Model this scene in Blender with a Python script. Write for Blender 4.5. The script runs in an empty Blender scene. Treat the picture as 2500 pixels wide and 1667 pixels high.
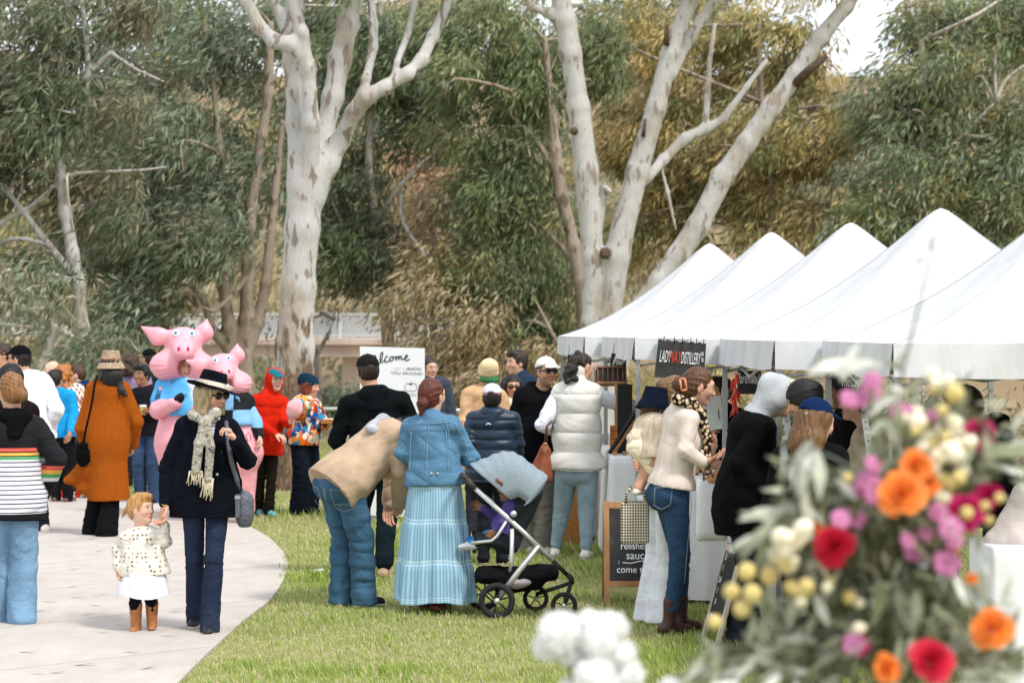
import bpy, math, random
import numpy as np
from mathutils import Vector, Matrix, noise as mnoise
random.seed(7); RNG = np.random.default_rng(11)
scene = bpy.context.scene
COL = scene.collection
R_ = math.radians
# ------------------------------------------------------------------ camera, sky, sun, exposure
FPX, CAMZ, HOR = 5900.0, 2.0, 800.0        # focal length in photo pixels, eye height, horizon row
cam_d = bpy.data.cameras.new('camera'); cam = bpy.data.objects.new('camera', cam_d); COL.objects.link(cam)
cam.location = (0, 0, CAMZ); cam.rotation_euler = (R_(90), 0, 0)
cam_d.sensor_width = 36.0; cam_d.lens = FPX / 2500 * 36; cam_d.shift_y = (HOR - 833.5) / 2500
cam_d.clip_start = 0.1; cam_d.clip_end = 2000
cam_d.dof.use_dof = True; cam_d.dof.focus_distance = 17.0; cam_d.dof.aperture_fstop = 3.5; cam_d.dof.aperture_blades = 9
scene.camera = cam
SUN = Vector((0.50, -0.52, 0.95)).normalized()
w = bpy.data.worlds.new('World'); scene.world = w; w.use_nodes = True
nt = w.node_tree; bg = nt.nodes['Background']
sky = nt.nodes.new('ShaderNodeTexSky'); sky.sky_type = 'NISHITA'; sky.sun_disc = False
sky.sun_elevation = math.asin(SUN.z); sky.sun_rotation = math.atan2(SUN.x, SUN.y)
sky.air_density = 1.0; sky.dust_density = 3.0; sky.ozone_density = 1.0
# thin bright cloud veil over the blue
ctc = nt.nodes.new('ShaderNodeTexCoord'); cmp_ = nt.nodes.new('ShaderNodeMapping'); cmp_.inputs['Scale'].default_value = (1, 1, 2.5); cn = nt.nodes.new('ShaderNodeTexNoise'); cn.inputs['Scale'].default_value = 2.2; cn.inputs['Detail'].default_value = 6
cr_ = nt.nodes.new('ShaderNodeMapRange'); cr_.inputs[1].default_value = .30; cr_.inputs[2].default_value = .62; cr_.inputs[3].default_value = .72; cr_.inputs[4].default_value = .95
cmx = nt.nodes.new('ShaderNodeMix'); cmx.data_type = 'RGBA'; cmx.inputs[7].default_value = (7.2, 7.5, 7.9, 1)
nt.links.new(ctc.outputs['Generated'], cmp_.inputs[0]); nt.links.new(cmp_.outputs[0], cn.inputs['Vector']); nt.links.new(cn.outputs[0], cr_.inputs[0]); nt.links.new(cr_.outputs[0], cmx.inputs[0]); nt.links.new(sky.outputs[0], cmx.inputs[6])
nt.links.new(cmx.outputs[2], bg.inputs[0]); bg.inputs[1].default_value = 0.135
sun_d = bpy.data.lights.new('sun', 'SUN'); sun_d.energy = 2.1; sun_d.angle = R_(10); sun_d.color = (1.0, 0.955, 0.88)
sun = bpy.data.objects.new('sun', sun_d); COL.objects.link(sun); sun.location = (0, 0, 30)
sun.rotation_euler = (-SUN).to_track_quat('-Z', 'Y').to_euler()
scene.view_settings.view_transform = 'Standard'; scene.view_settings.look = 'None'
scene.view_settings.exposure = 0.52; scene.view_settings.gamma = 1.0; scene.view_settings.use_curve_mapping = False
scene.render.engine = 'CYCLES'
cy = scene.cycles; cy.use_denoising = True; cy.max_bounces = 6; cy.transparent_max_bounces = 6
cy.diffuse_bounces = 3; cy.glossy_bounces = 2; cy.caustics_reflective = False; cy.caustics_refractive = False
try: cy.denoiser = 'OPENIMAGEDENOISE'
except Exception: pass

# ------------------------------------------------------------------ helpers
def PX(px, Y): return (px - 1250.0) / FPX * Y
def PZ(py, Y): return CAMZ - (py - HOR) / FPX * Y
def P3(px, py, Y): return np.array((PX(px, Y), Y, PZ(py, Y)))
def GY(py): return CAMZ * FPX / (py - HOR)          # distance of a ground point seen at row py

def tag(o, label=None, cat=None, group=None, kind=None):
    if label: o['label'] = label
    if cat: o['category'] = cat
    if group: o['group'] = group
    if kind: o['kind'] = kind
    return o
def empty(name, loc, label=None, cat=None, group=None, rz=0.0):
    o = bpy.data.objects.new(name, None); COL.objects.link(o); o.location = loc; o.rotation_euler[2] = rz
    o.empty_display_size = 0.1
    return tag(o, label, cat, group)
def mk(name, V, Fs, mat=None, parent=None, smooth=True, col=None, uv=None, loc=None):
    """mesh object from numpy verts and quads/tris (or a list of faces)"""
    me = bpy.data.meshes.new(name)
    V = np.asarray(V, np.float32)
    if isinstance(Fs, np.ndarray):
        n, k = Fs.shape
        me.vertices.add(len(V)); me.vertices.foreach_set('co', V.ravel())
        me.loops.add(n * k); me.loops.foreach_set('vertex_index', Fs.astype(np.int32).ravel())
        me.polygons.add(n); me.polygons.foreach_set('loop_start', np.arange(0, n * k, k, dtype=np.int32))
        me.update(calc_edges=True)
    else:
        me.from_pydata([tuple(map(float, v)) for v in V], [], Fs); me.update()
    me.polygons.foreach_set('use_smooth', np.full(len(me.polygons), smooth, bool))
    if col is not None:
        a = me.color_attributes.new('Col', 'FLOAT_COLOR', 'POINT')
        c = np.ones((len(V), 4), np.float32); c[:, :np.shape(col)[1]] = col
        a.data.foreach_set('color', c.ravel())
    if uv is not None:
        l = me.uv_layers.new(name='UVMap')
        vi = np.empty(len(me.loops), np.int32); me.loops.foreach_get('vertex_index', vi)
        l.data.foreach_set('uv', np.asarray(uv, np.float32)[vi].ravel())
    if mat is not None:
        for m in (mat if isinstance(mat, (list, tuple)) else [mat]): me.materials.append(m)
    o = bpy.data.objects.new(name, me); COL.objects.link(o)
    if parent is not None: o.parent = parent
    if loc is not None: o.location = loc
    return o
def mkdata(name, me, parent=None, loc=(0, 0, 0), rot=None, scale=None):
    o = bpy.data.objects.new(name, me); COL.objects.link(o); o.parent = parent; o.location = loc
    if rot is not None: o.rotation_euler = rot
    if scale is not None: o.scale = scale
    return o
def unit(v):
    v = np.asarray(v, float); return v / (np.linalg.norm(v) + 1e-12)

# ---- simple shape collector
class MB:
    def __init__(s): s.V = []; s.F = []
    def add(s, V, F):
        b = len(s.V); s.V += [tuple(map(float, v)) for v in V]; s.F += [tuple(b + i for i in f) for f in F]; return s
    def box(s, c, d, ax=None):
        ax = np.eye(3) if ax is None else np.array([unit(a) for a in ax]); c = np.asarray(c, float)
        V = [c + ax[0]*sx*d[0]/2 + ax[1]*sy*d[1]/2 + ax[2]*sz*d[2]/2 for sx in (-1, 1) for sy in (-1, 1) for sz in (-1, 1)]
        return s.add(V, [(0, 1, 3, 2), (4, 6, 7, 5), (0, 4, 5, 1), (2, 3, 7, 6), (0, 2, 6, 4), (1, 5, 7, 3)])
    def tube(s, pts, r, n=8, cap=True):
        pts = [np.asarray(p, float) for p in pts]; m = len(pts)
        rs = [r]*m if np.isscalar(r) else list(r); V = []; u = None
        for i, p in enumerate(pts):
            t = unit(pts[min(i+1, m-1)] - pts[max(i-1, 0)])
            if u is None: u = np.cross(t, (0, 0, 1)) if abs(t[2]) < .9 else np.cross(t, (1, 0, 0))
            u = unit(u - t*np.dot(u, t)); v = np.cross(t, u)
            V += [p + rs[i]*(u*math.cos(a) + v*math.sin(a)) for a in np.linspace(0, 2*math.pi, n, endpoint=False)]
        F = [(i*n+j, i*n+(j+1) % n, (i+1)*n+(j+1) % n, (i+1)*n+j) for i in range(m-1) for j in range(n)]
        if cap: F += [tuple(range(n-1, -1, -1)), tuple((m-1)*n+j for j in range(n))]
        return s.add(V, F)
    def lathe(s, prof, n=20, c=(0, 0, 0), ax=None, sx=1, sy=1):
        ax = np.eye(3) if ax is None else np.asarray(ax); c = np.asarray(c, float); V = []
        for (r, z) in prof:
            V += [c + ax[0]*r*sx*math.cos(a) + ax[1]*r*sy*math.sin(a) + ax[2]*z for a in np.linspace(0, 2*math.pi, n, endpoint=False)]
        m = len(prof)
        F = [(i*n+j, i*n+(j+1) % n, (i+1)*n+(j+1) % n, (i+1)*n+j) for i in range(m-1) for j in range(n)]
        return s.add(V, F)
    def build(s, name, mat, parent=None, smooth=False, loc=None):
        return mk(name, np.array(s.V), s.F, mat, parent, smooth, loc=loc)
def grid_faces(nu, nv, wrap=False):
    """faces for verts indexed i*nu+j (i over nv rows)"""
    J = np.arange(nu if wrap else nu-1); I = np.arange(nv-1)
    jj, ii = np.meshgrid(J, I); j2 = (jj+1) % nu
    return np.stack([ii*nu+jj, ii*nu+j2, (ii+1)*nu+j2, (ii+1)*nu+jj], -1).reshape(-1, 4)

def spline(pts, k=6):
    P = [np.array(p, float) for p in pts]; out = []
    for i in range(len(P)-1):
        p0, p1, p2, p3 = P[max(i-1, 0)], P[i], P[i+1], P[min(i+2, len(P)-1)]
        for t in np.linspace(0, 1, k, endpoint=False): out.append(.5*((2*p1)+(-p0+p2)*t+(2*p0-5*p1+4*p2-p3)*t*t+(-p0+3*p1-3*p2+p3)*t**3))
    return out+[P[-1]]
# ---- materials
MATS = {}
def lin(h):
    if isinstance(h, (tuple, list)): return tuple(h[:3])
    h = h.lstrip('#'); c = [int(h[i:i+2], 16)/255 for i in (0, 2, 4)]
    return tuple(x/12.92 if x <= .04045 else ((x+.055)/1.055)**2.4 for x in c)
def mat(name, color, rough=.8, var=.2, vscale=12, bump=.0, bscale=60, metal=0, spec=.3, attr=None, stretch=None, sheen=0, trans=0, var2=None):
    """principled material with noise colour variation and bump on object coordinates"""
    if name in MATS: return MATS[name]
    m = bpy.data.materials.new(name); m.use_nodes = True; MATS[name] = m
    nt = m.node_tree; N = nt.nodes; L = nt.links; b = N['Principled BSDF']
    b.inputs['Roughness'].default_value = rough; b.inputs['Metallic'].default_value = metal
    b.inputs['Specular IOR Level'].default_value = spec
    if sheen: b.inputs['Sheen Weight'].default_value = sheen
    tc = N.new('ShaderNodeTexCoord'); mp = N.new('ShaderNodeMapping'); L.new(tc.outputs['Object'], mp.inputs[0])
    if stretch: mp.inputs['Scale'].default_value = stretch
    if attr:
        src = N.new('ShaderNodeVertexColor'); src.layer_name = 'Col'; base = src.outputs[0]
    else:
        src = N.new('ShaderNodeRGB'); src.outputs[0].default_value = (*lin(color), 1); base = src.outputs[0]
    if var:
        nz = N.new('ShaderNodeTexNoise'); nz.inputs['Scale'].default_value = vscale; nz.inputs['Detail'].default_value = 5
        L.new(mp.outputs[0], nz.inputs['Vector'])
        mr = N.new('ShaderNodeMapRange'); mr.inputs[1].default_value = .3; mr.inputs[2].default_value = .7
        mr.inputs[3].default_value = 1-var; mr.inputs[4].default_value = 1+var; L.new(nz.outputs[0], mr.inputs[0])
        mx = N.new('ShaderNodeMix'); mx.data_type = 'RGBA'; mx.blend_type = 'MULTIPLY'; mx.inputs[0].default_value = 1
        L.new(base, mx.inputs[6]); L.new(mr.outputs[0], mx.inputs[7]); base = mx.outputs[2]
    L.new(base, b.inputs['Base Color'])
    if bump:
        nb = N.new('ShaderNodeTexNoise'); nb.inputs['Scale'].default_value = bscale; nb.inputs['Detail'].default_value = 3
        L.new(mp.outputs[0], nb.inputs['Vector'])
        bp = N.new('ShaderNodeBump'); bp.inputs['Strength'].default_value = bump; bp.inputs['Distance'].default_value = .01
        L.new(nb.outputs[0], bp.inputs['Height']); L.new(bp.outputs[0], b.inputs['Normal'])
    if trans:
        tr = N.new('ShaderNodeBsdfTranslucent'); L.new(base, tr.inputs[0]); ms = N.new('ShaderNodeMixShader'); ms.inputs[0].default_value = trans
        L.new(b.outputs[0], ms.inputs[1]); L.new(tr.outputs[0], ms.inputs[2]); L.new(ms.outputs[0], N['Material Output'].inputs[0])
    return m
def nd(m, kind, **kw):
    n = m.node_tree.nodes.new(kind)
    for k, v in kw.items():
        if k.startswith('i'): n.inputs[int(k[1:])].default_value = v
        else: setattr(n, k, v)
    return n
def math_n(m, op, a, b=None):
    n = nd(m, 'ShaderNodeMath', operation=op); L = m.node_tree.links
    for i, x in enumerate((a, b)):
        if x is None: continue
        if isinstance(x, (int, float)): n.inputs[i].default_value = x
        else: L.new(x, n.inputs[i])
    return n.outputs[0]
def ramp(m, fac, stops, interp='LINEAR'):
    n = nd(m, 'ShaderNodeValToRGB'); cr = n.color_ramp; cr.interpolation = interp
    while len(cr.elements) > 1: cr.elements.remove(cr.elements[0])
    cr.elements[0].position = stops[0][0]; cr.elements[0].color = (*lin(stops[0][1]), 1)
    for p, c in stops[1:]:
        e = cr.elements.new(p); e.color = (*lin(c), 1)
    m.node_tree.links.new(fac, n.inputs[0]); return n.outputs[0]
def mixc(m, fac, a, b, blend='MIX'):
    n = nd(m, 'ShaderNodeMix', data_type='RGBA', blend_type=blend); L = m.node_tree.links
    for i, x in ((0, fac), (6, a), (7, b)):
        if isinstance(x, (int, float)): n.inputs[i].default_value = x
        elif isinstance(x, (tuple, str, list)): n.inputs[i].default_value = (*lin(x), 1)
        else: L.new(x, n.inputs[i])
    return n.outputs[2]
def newmat(name, rough=.8, spec=.3, metal=0):
    m = bpy.data.materials.new(name); m.use_nodes = True; MATS[name] = m; b = m.node_tree.nodes['Principled BSDF']
    b.inputs['Roughness'].default_value = rough; b.inputs['Specular IOR Level'].default_value = spec; b.inputs['Metallic'].default_value = metal
    return m, b
def coords(m, which='Object'):
    tc = nd(m, 'ShaderNodeTexCoord'); return tc.outputs[which]
def sep(m, v):
    n = nd(m, 'ShaderNodeSeparateXYZ'); m.node_tree.links.new(v, n.inputs[0]); return n.outputs
def noise_n(m, vec, scale, detail=4, scl=None):
    L = m.node_tree.links
    if scl:
        mp = nd(m, 'ShaderNodeMapping'); mp.inputs['Scale'].default_value = scl; L.new(vec, mp.inputs[0]); vec = mp.outputs[0]
    n = nd(m, 'ShaderNodeTexNoise'); n.inputs['Scale'].default_value = scale; n.inputs['Detail'].default_value = detail
    L.new(vec, n.inputs['Vector']); return n.outputs[0]
def bump_n(m, b, h, strength=.3, dist=.01):
    n = nd(m, 'ShaderNodeBump'); n.inputs['Strength'].default_value = strength; n.inputs['Distance'].default_value = dist
    m.node_tree.links.new(h, n.inputs['Height']); m.node_tree.links.new(n.outputs[0], b.inputs['Normal'])

# ------------------------------------------------------------------ implicit surfaces (smooth unions of tapered limbs, meshed with surface nets)
def cone(a, b, ra, rb, k=.03, u=None, su=1.0, op='u'): return ('c', np.asarray(a, float), np.asarray(b, float), ra, rb, u, su, op, k)
def ball(c, r, k=.03, op='u'): return cone(c, np.asarray(c, float)+(0, 0, 1e-5), r, r, k, op=op)
def ell(c, rad, ax=None, k=.03, op='u'): return ('e', np.asarray(c, float), np.asarray(rad, float), np.eye(3) if ax is None else np.asarray(ax, float), op, k)
def plane(pt, n): return ('p', np.asarray(pt, float), unit(n))
def surf(prims, res):
    lo = np.full(3, 1e9); hi = np.full(3, -1e9); bbs = []
    for p in prims:
        if p[0] == 'c':
            m = max(p[3], p[4]) * max(1, p[6]); l = np.minimum(p[1], p[2]) - m; h = np.maximum(p[1], p[2]) + m; k = p[8]; op = p[7]
        elif p[0] == 'e':
            m = np.sqrt(((p[3] * p[2][:, None])**2).sum(0)); l = p[1]-m; h = p[1]+m; k = p[5]; op = p[4]
        else: bbs.append(None); continue
        bbs.append((l-k-2*res, h+k+2*res))
        if op == 'u': lo = np.minimum(lo, l); hi = np.maximum(hi, h)
    lo -= 3*res+.01; hi += 3*res+.01
    n = np.ceil((hi-lo)/res).astype(int)+1
    ax = [(lo[i] + res*np.arange(n[i])).astype(np.float32) for i in range(3)]
    f = np.full(n, .5, np.float32)
    for p, bb in zip(prims, bbs):
        if p[0] == 'p':
            d = (ax[0]-p[1][0])[:, None, None]*p[2][0] + (ax[1]-p[1][1])[None, :, None]*p[2][1] + (ax[2]-p[1][2])[None, None, :]*p[2][2]
            np.maximum(f, d.astype(np.float32), out=f); continue
        i0 = np.clip(np.floor((bb[0]-lo)/res).astype(int), 0, n); i1 = np.clip(np.ceil((bb[1]-lo)/res).astype(int)+1, 0, n)
        if (i1 <= i0).any(): continue
        sl = tuple(slice(a, b) for a, b in zip(i0, i1))
        x = ax[0][sl[0]][:, None, None]; y = ax[1][sl[1]][None, :, None]; z = ax[2][sl[2]][None, None, :]
        if p[0] == 'c':
            _, a, b, ra, rb, u, su, op, k = p
            x = x-a[0]; y = y-a[1]; z = z-a[2]; ba = b-a
            if u is not None and su != 1:
                g = (x*u[0]+y*u[1]+z*u[2])*(1-1/su); x = x-u[0]*g; y = y-u[1]*g; z = z-u[2]*g
                ba = ba - np.asarray(u)*np.dot(ba, u)*(1-1/su)
            t = np.clip((x*ba[0]+y*ba[1]+z*ba[2])/max(np.dot(ba, ba), 1e-9), 0, 1)
            d = np.sqrt((x-t*ba[0])**2+(y-t*ba[1])**2+(z-t*ba[2])**2) - (ra+(rb-ra)*t)
        else:
            _, c, r, A, op, k = p
            x = x-c[0]; y = y-c[1]; z = z-c[2]
            q = [(x*A[i][0]+y*A[i][1]+z*A[i][2])/r[i] for i in range(3)]
            k0 = np.sqrt(q[0]**2+q[1]**2+q[2]**2)+1e-6; k1 = np.sqrt((q[0]/r[0])**2+(q[1]/r[1])**2+(q[2]/r[2])**2)+1e-6
            d = k0*(k0-1)/k1
        g = f[sl]
        if op == 'u':
            h = np.maximum(k-np.abs(g-d), 0)/k; f[sl] = np.minimum(g, d)-h*h*k*.25
        elif op == 's':
            d = -d; h = np.maximum(k-np.abs(g-d), 0)/k; f[sl] = np.maximum(g, d)+h*h*k*.25
        else:
            f[sl] = np.maximum(g, d)
    ins = f < 0
    nx, ny, nz = n; cn = (nx-1, ny-1, nz-1); sums = {}
    acc_i = []; acc_p = []; quads = []
    for a in range(3):
        s0 = [slice(None)]*3; s1 = [slice(None)]*3; s0[a] = slice(0, -1); s1[a] = slice(1, None)
        idx = np.argwhere(ins[tuple(s0)] != ins[tuple(s1)])
        if not len(idx): continue
        ok = np.ones(len(idx), bool)
        o = [b for b in range(3) if b != a]
        for b in o: ok &= (idx[:, b] > 0) & (idx[:, b] < n[b]-1)
        idx = idx[ok]; j = idx.copy(); j[:, a] += 1
        f0 = f[tuple(idx.T)]; f1 = f[tuple(j.T)]; t = f0/(f0-f1)
        pos = idx.astype(np.float64); pos[:, a] += t
        cells = []
        for (db, dc) in ((0, 0), (1, 0), (1, 1), (0, 1)):
            c = idx.copy(); c[:, o[0]] -= db; c[:, o[1]] -= dc
            ci = (c[:, 0]*cn[1]+c[:, 1])*cn[2]+c[:, 2]; cells.append(ci); acc_i.append(ci); acc_p.append(pos)
        q = np.stack(cells, 1); flip = (f0 < 0) ^ (a == 1)
        q[flip] = q[flip][:, ::-1]; quads.append(q)
    I = np.concatenate(acc_i); Pp = np.concatenate(acc_p); Q = np.concatenate(quads)
    uq, inv = np.unique(I, return_inverse=True)
    cnt = np.bincount(inv); V = np.stack([np.bincount(inv, Pp[:, i])/cnt for i in range(3)], 1)*res+lo
    Q = np.searchsorted(uq, Q)
    return V, Q[:, ::-1].copy()
def normals(V, Q):
    n = np.cross(V[Q[:, 2]]-V[Q[:, 0]], V[Q[:, 3]]-V[Q[:, 1]]); N = np.zeros_like(V)
    for i in range(4): np.add.at(N, Q[:, i], n)
    return N/(np.linalg.norm(N, axis=1, keepdims=True)+1e-12)
def waves(V, seed, f=(20, 20, 40), n=5):
    """folded sine noise in about -1..1; f = frequency per axis"""
    r = np.random.default_rng(seed); f = np.asarray(f, float); P = V*f
    wp = np.stack([np.sin(P@r.normal(size=3)*.55+r.uniform(0, 6)) for _ in range(3)], 1)
    P = P+wp*1.3; s = 0
    for i in range(n): s = s+np.sin(P@unit(r.normal(size=3))*(1+.35*i)+r.uniform(0, 6))/(1+.3*i)
    return s/2.2
def folds(V, Q, amp, seed, f=(18, 18, 34)):
    if amp <= 0: return V
    N = normals(V, Q); w = waves(V, seed, f); w2 = np.abs(waves(V, seed+101, np.asarray(f)*.8))**.55-.62; w = .55*w+.95*w2
    return V+N*(amp*w)[:, None]
def joinvq(*parts):
    V = []; Q = []; b = 0
    for v, q in parts: V.append(v); Q.append(q+b); b += len(v)
    return np.concatenate(V), np.concatenate(Q)
# ------------------------------------------------------------------ people
SKIN = {'fair': (.62, .36, .26), 'tan': (.52, .28, .18), 'olive': (.42, .22, .13), 'brown': (.30, .15, .085), 'pale': (.70, .44, .34)}
def skin_mat():
    if 'skin' in MATS: return MATS['skin']
    m = mat('skin', (1, 1, 1), rough=.5, var=.07, vscale=40, bump=.08, bscale=160, attr=True, spec=.35)
    b = m.node_tree.nodes['Principled BSDF']; b.inputs['Subsurface Weight'].default_value = .12
    b.inputs['Subsurface Radius'].default_value = (.02, .008, .004); b.inputs['Subsurface Scale'].default_value = .3
    return m
def hair_mat(c):
    n = 'hair_%s' % c
    if n in MATS: return MATS[n]
    m, b = newmat(n, .48, .4); co = coords(m); L = m.node_tree.links
    nz = noise_n(m, co, 1.0, 5, (90, 90, 14)); k = lin(c)
    cc = ramp(m, nz, [(.25, tuple(x*.35 for x in k)), (.55, k), (.8, tuple(min(1, x*1.45+.008) for x in k))])
    L.new(cc, b.inputs['Base Color']); bump_n(m, b, nz, .8, .01); return m
def fab(c, rough=.95, var=.16, bump=.25, bscale=160, vscale=9, sheen=.0, n=None):
    nm = n or 'fabric_%s_%d_%d' % (c, int(rough*100), int(bump*100))
    if nm in MATS: return MATS[nm]
    m = mat(nm, c, rough, var, vscale, 0, spec=.08, sheen=sheen); creases(m, m.node_tree.nodes['Principled BSDF'], bump, bscale); return m
def creases(m, b, bump, bscale, amt=.19, scl=4.6):
    co = coords(m); d = noise_n(m, co, 3.2, 2); mp = nd(m, 'ShaderNodeVectorMath', operation='MULTIPLY_ADD'); L = m.node_tree.links
    L.new(d, mp.inputs[0]); mp.inputs[1].default_value = (.35, .35, .35); L.new(co, mp.inputs[2])
    n1 = noise_n(m, mp.outputs[0], scl, 2, (1, 1, 1.7)); rid = math_n(m, 'ABSOLUTE', math_n(m, 'SUBTRACT', n1, .5)); rid = math_n(m, 'POWER', math_n(m, 'MINIMUM', math_n(m, 'MULTIPLY', rid, 6.), 1.), .6)
    n2 = noise_n(m, co, bscale, 2); h = math_n(m, 'ADD', math_n(m, 'MULTIPLY', rid, amt), math_n(m, 'MULTIPLY', n2, bump*.35)); bump_n(m, b, h, .55, .02)
def denim(c):
    n = 'denim_' + c
    if n in MATS: return MATS[n]
    m, b = newmat(n, .85, .15); co = coords(m); L = m.node_tree.links; k = lin(c); gk = sum(k)/3; k = tuple((x*.82+gk*.18)*.80 for x in k)
    a = noise_n(m, co, 5, 6, (1, 1, .6)); w = noise_n(m, co, 260, 2, (1, 1, .25))
    base = ramp(m, a, [(.28, tuple(x*.62 for x in k)), (.5, k), (.72, tuple(x*1.45+.015 for x in k))])
    base = mixc(m, .35, base, ramp(m, w, [(.3, tuple(x*.5 for x in k)), (.7, tuple(x*1.7+.03 for x in k))]))
    L.new(base, b.inputs['Base Color']); creases(m, b, .3, 220, .22, 6.); return m
def leather(c, rough=.4): return mat('leather_' + c, c, rough, .25, 25, .25, 90, spec=.5)

def hand_prims(W, d, n, sd, g, curl=.5, spread=1.0):
    d = unit(d); n = unit(n - d*np.dot(n, d)); s = unit(sd - d*np.dot(sd, d) - n*np.dot(sd, n)); P = []
    P.append(cone(W - d*.03*g, W + d*.03*g, .021*g, .021*g, .015, s, 1.25))
    P.append(cone(W + d*.02*g, W + d*.078*g, .0165*g, .0175*g, .012, s, 2.1))
    for i, (o, l) in enumerate(((.030, .92), (.0105, 1.0), (-.0095, .94), (-.0285, .76))):
        a = W + d*(.083 - .006*abs(i-1))*g + s*o*g*1.02; ang = .15 + curl*.5
        dd = unit(d + s*o*2.2*spread)
        for j, (sl, r0, r1) in enumerate(((.040, .0092, .0084), (.026, .0084, .0078), (.021, .0078, .0066))):
            v = dd*math.cos(ang) + n*math.sin(ang); b = a + v*sl*l*g
            P.append(cone(a, b, r0*g, r1*g, .003)); a = b; ang += curl*(.85 if j == 0 else .6)
    a = W + d*.028*g + s*.03*g + n*.004*g; b = a + unit(d*.75 + s*.55 + n*.35)*.038*g; c = b + unit(d*.95 + s*.12 + n*(.25 + .5*curl))*.032*g
    P.append(cone(W + d*.012*g + s*.012*g, a, .016*g, .0125*g, .012)); P.append(cone(a, b, .0125*g, .010*g, .006)); P.append(cone(b, c, .010*g, .0078*g, .004))
    return P

def person(px, Y, h, th, label, group=None, skin='fair', b=1.0, sw=None, pel=None, nek=None, hed=None, hth=None, hpitch=0., hroll=0.,
           arms=None, hands=None, legs=None, top=None, pants=None, shoes=None, hair=None, hat=None, glasses=None, res=.010, female=False,
           hs=1.0, extra=None, stub=False, brow='#2a1a10', lip=(.45, .16, .14), noleg=False, smile=False, tang=None, wide=1.0, bend=False, nose=1.0):
    root = empty('person', (PX(px, Y), Y, 0), label, 'person', group)
    O = np.array(root.location); q = h/1.7; U = np.array((0, 0, 1.)); t_ = R_(th)
    F = np.array((math.sin(t_), math.cos(t_), 0)); Rr = np.array((math.cos(t_), -math.sin(t_), 0))
    W_ = lambda a, b_, dy=0.: P3(a, b_, Y+dy) - O
    hh = (.225*(.55+.45*q))*hs; g = hh/.225
    pel = U*.93*q if pel is None else W_(*pel)
    nek = pel + U*.525*q + F*.01 if nek is None else W_(*nek)
    Cc = nek + (U*.135+F*.025)*g if hed is None else W_(*hed)
    up = unit(nek-pel); Ln = np.linalg.norm(nek-pel); Ft = unit(F-up*np.dot(F, up)); Rt = np.cross(Ft, up)
    b = 1+(b-1)*.62; ba = 1+(b-1)*.8
    sw = (.140 if female else .165)*q if sw is None else sw*.86
    tp = lambda r, f, t: pel + up*(t*Ln) + Rt*r*q + Ft*f*q
    bq = b*q
    def torso(e, bust=True, lowt=-.1, slim=1.):
        P = [cone(tp(0, 0, .80), tp(0, .012, .40), .100*bq*slim+e, .096*bq*slim+e, .08, Rt, 1.40*wide),
             cone(tp(0, .012, .40), tp(0, 0, .05), .096*bq*slim+e, .110*bq*slim+e, .08, Rt, 1.34*wide),
             cone(tp(0, 0, .05), tp(0, -.01, lowt), .112*bq+e, .108*bq+e, .08, Rt, 1.38*wide),
             cone(tp(-sw/q*.95, 0, .855), tp(sw/q*.95, 0, .855), .044*q+e*.8, .044*q+e*.8, .06)]
        P += [cone(tp(0, -.015, .955), tp(s*sw/q*.9, -.005, .865), .046*q+e*.4, .040*q+e*.7, .05) for s in (-1, 1)]
        if female and bust: P += [ball(tp(s*.068, .075*b, .60), .060*q+e*.6, .05) for s in (-1, 1)]
        return P
    S = {'L': tp(-sw/q-.012, 0, .845), 'R': tp(sw/q+.012, 0, .845)}
    E = {}; Wr = {}
    for k, s in (('L', -1), ('R', 1)):
        a = (arms or {}).get(k)
        if a is None:
            E[k] = S[k] + Rt*s*.055*q - U*.27*q - F*.03*q; Wr[k] = E[k] - U*.235*q + F*.06*q + Rt*s*.0
        else:
            E[k] = W_(*a[:3]); Wr[k] = W_(*a[3:6])
    hips = {k: pel + Rr*s*.082*bq - U*.02*q for k, s in (('L', -1), ('R', 1))}
    A = {}; K = {}; TD = {}
    for k, s in (('L', -1), ('R', 1)):
        lg = (legs or {}).get(k)
        if lg is None: A[k] = Rr*s*.09*q + U*.085*q + pel*np.array((1, 1, 0))*.3
        else: A[k] = np.array((PX(lg[0], Y+lg[1])-O[0], lg[1], .085*q+(lg[2] if len(lg) > 2 else 0)))
        ta = R_((th if tang is None else tang.get(k, th))+s*8); TD[k] = np.array((math.sin(ta), math.cos(ta), 0))
        v = A[k]-hips[k]; D = np.linalg.norm(v); l1 = l2 = min(.425*q, D*.5035) if not bend else .42*q
        if D >= l1+l2: K[k] = hips[k]+v*.5
        else:
            x = (l1*l1-l2*l2+D*D)/(2*D); hgt = math.sqrt(max(l1*l1-x*x, 0)); n = v/D
            pole = unit(F-n*np.dot(F, n)); K[k] = hips[k]+n*x+pole*hgt
    # ---- head frame
    hy = R_(th if hth is None else hth); hp_ = R_(hpitch)
    f0 = np.array((math.sin(hy), math.cos(hy), 0)); hr = np.array((math.cos(hy), -math.sin(hy), 0))
    hf = f0*math.cos(hp_)-U*math.sin(hp_); hu = U*math.cos(hp_)+f0*math.sin(hp_)
    if hroll:
        c_, s_ = math.cos(R_(hroll)), math.sin(R_(hroll)); hr, hu = hr*c_+hu*s_, hu*c_-hr*s_
    H = lambda x, y, z: Cc+g*(hr*x+hf*y+hu*z); HA = np.array((hr, hf, hu))
    fm = .93 if female else 1.0
    hd = [ell(H(0, -.010, .022), np.array((.074, .094, .094))*g, HA, .03*g),
          ell(H(0, .022, -.048), np.array((.056*fm, .062, .064))*g, HA, .035*g),
          ball(H(0, .070, -.093), .021*g*fm, .03*g),
          ell(H(0, .055, .012), np.array((.062, .036, .05))*g, HA, .03*g),
          ell(H(0, .074, .036), np.array((.05, .016, .012))*g, HA, .02*g)]
    hd += [ell(H(s*.036, .060, -.024), np.array((.026, .026, .024))*g, HA, .02*g) for s in (-1, 1)]
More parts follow.
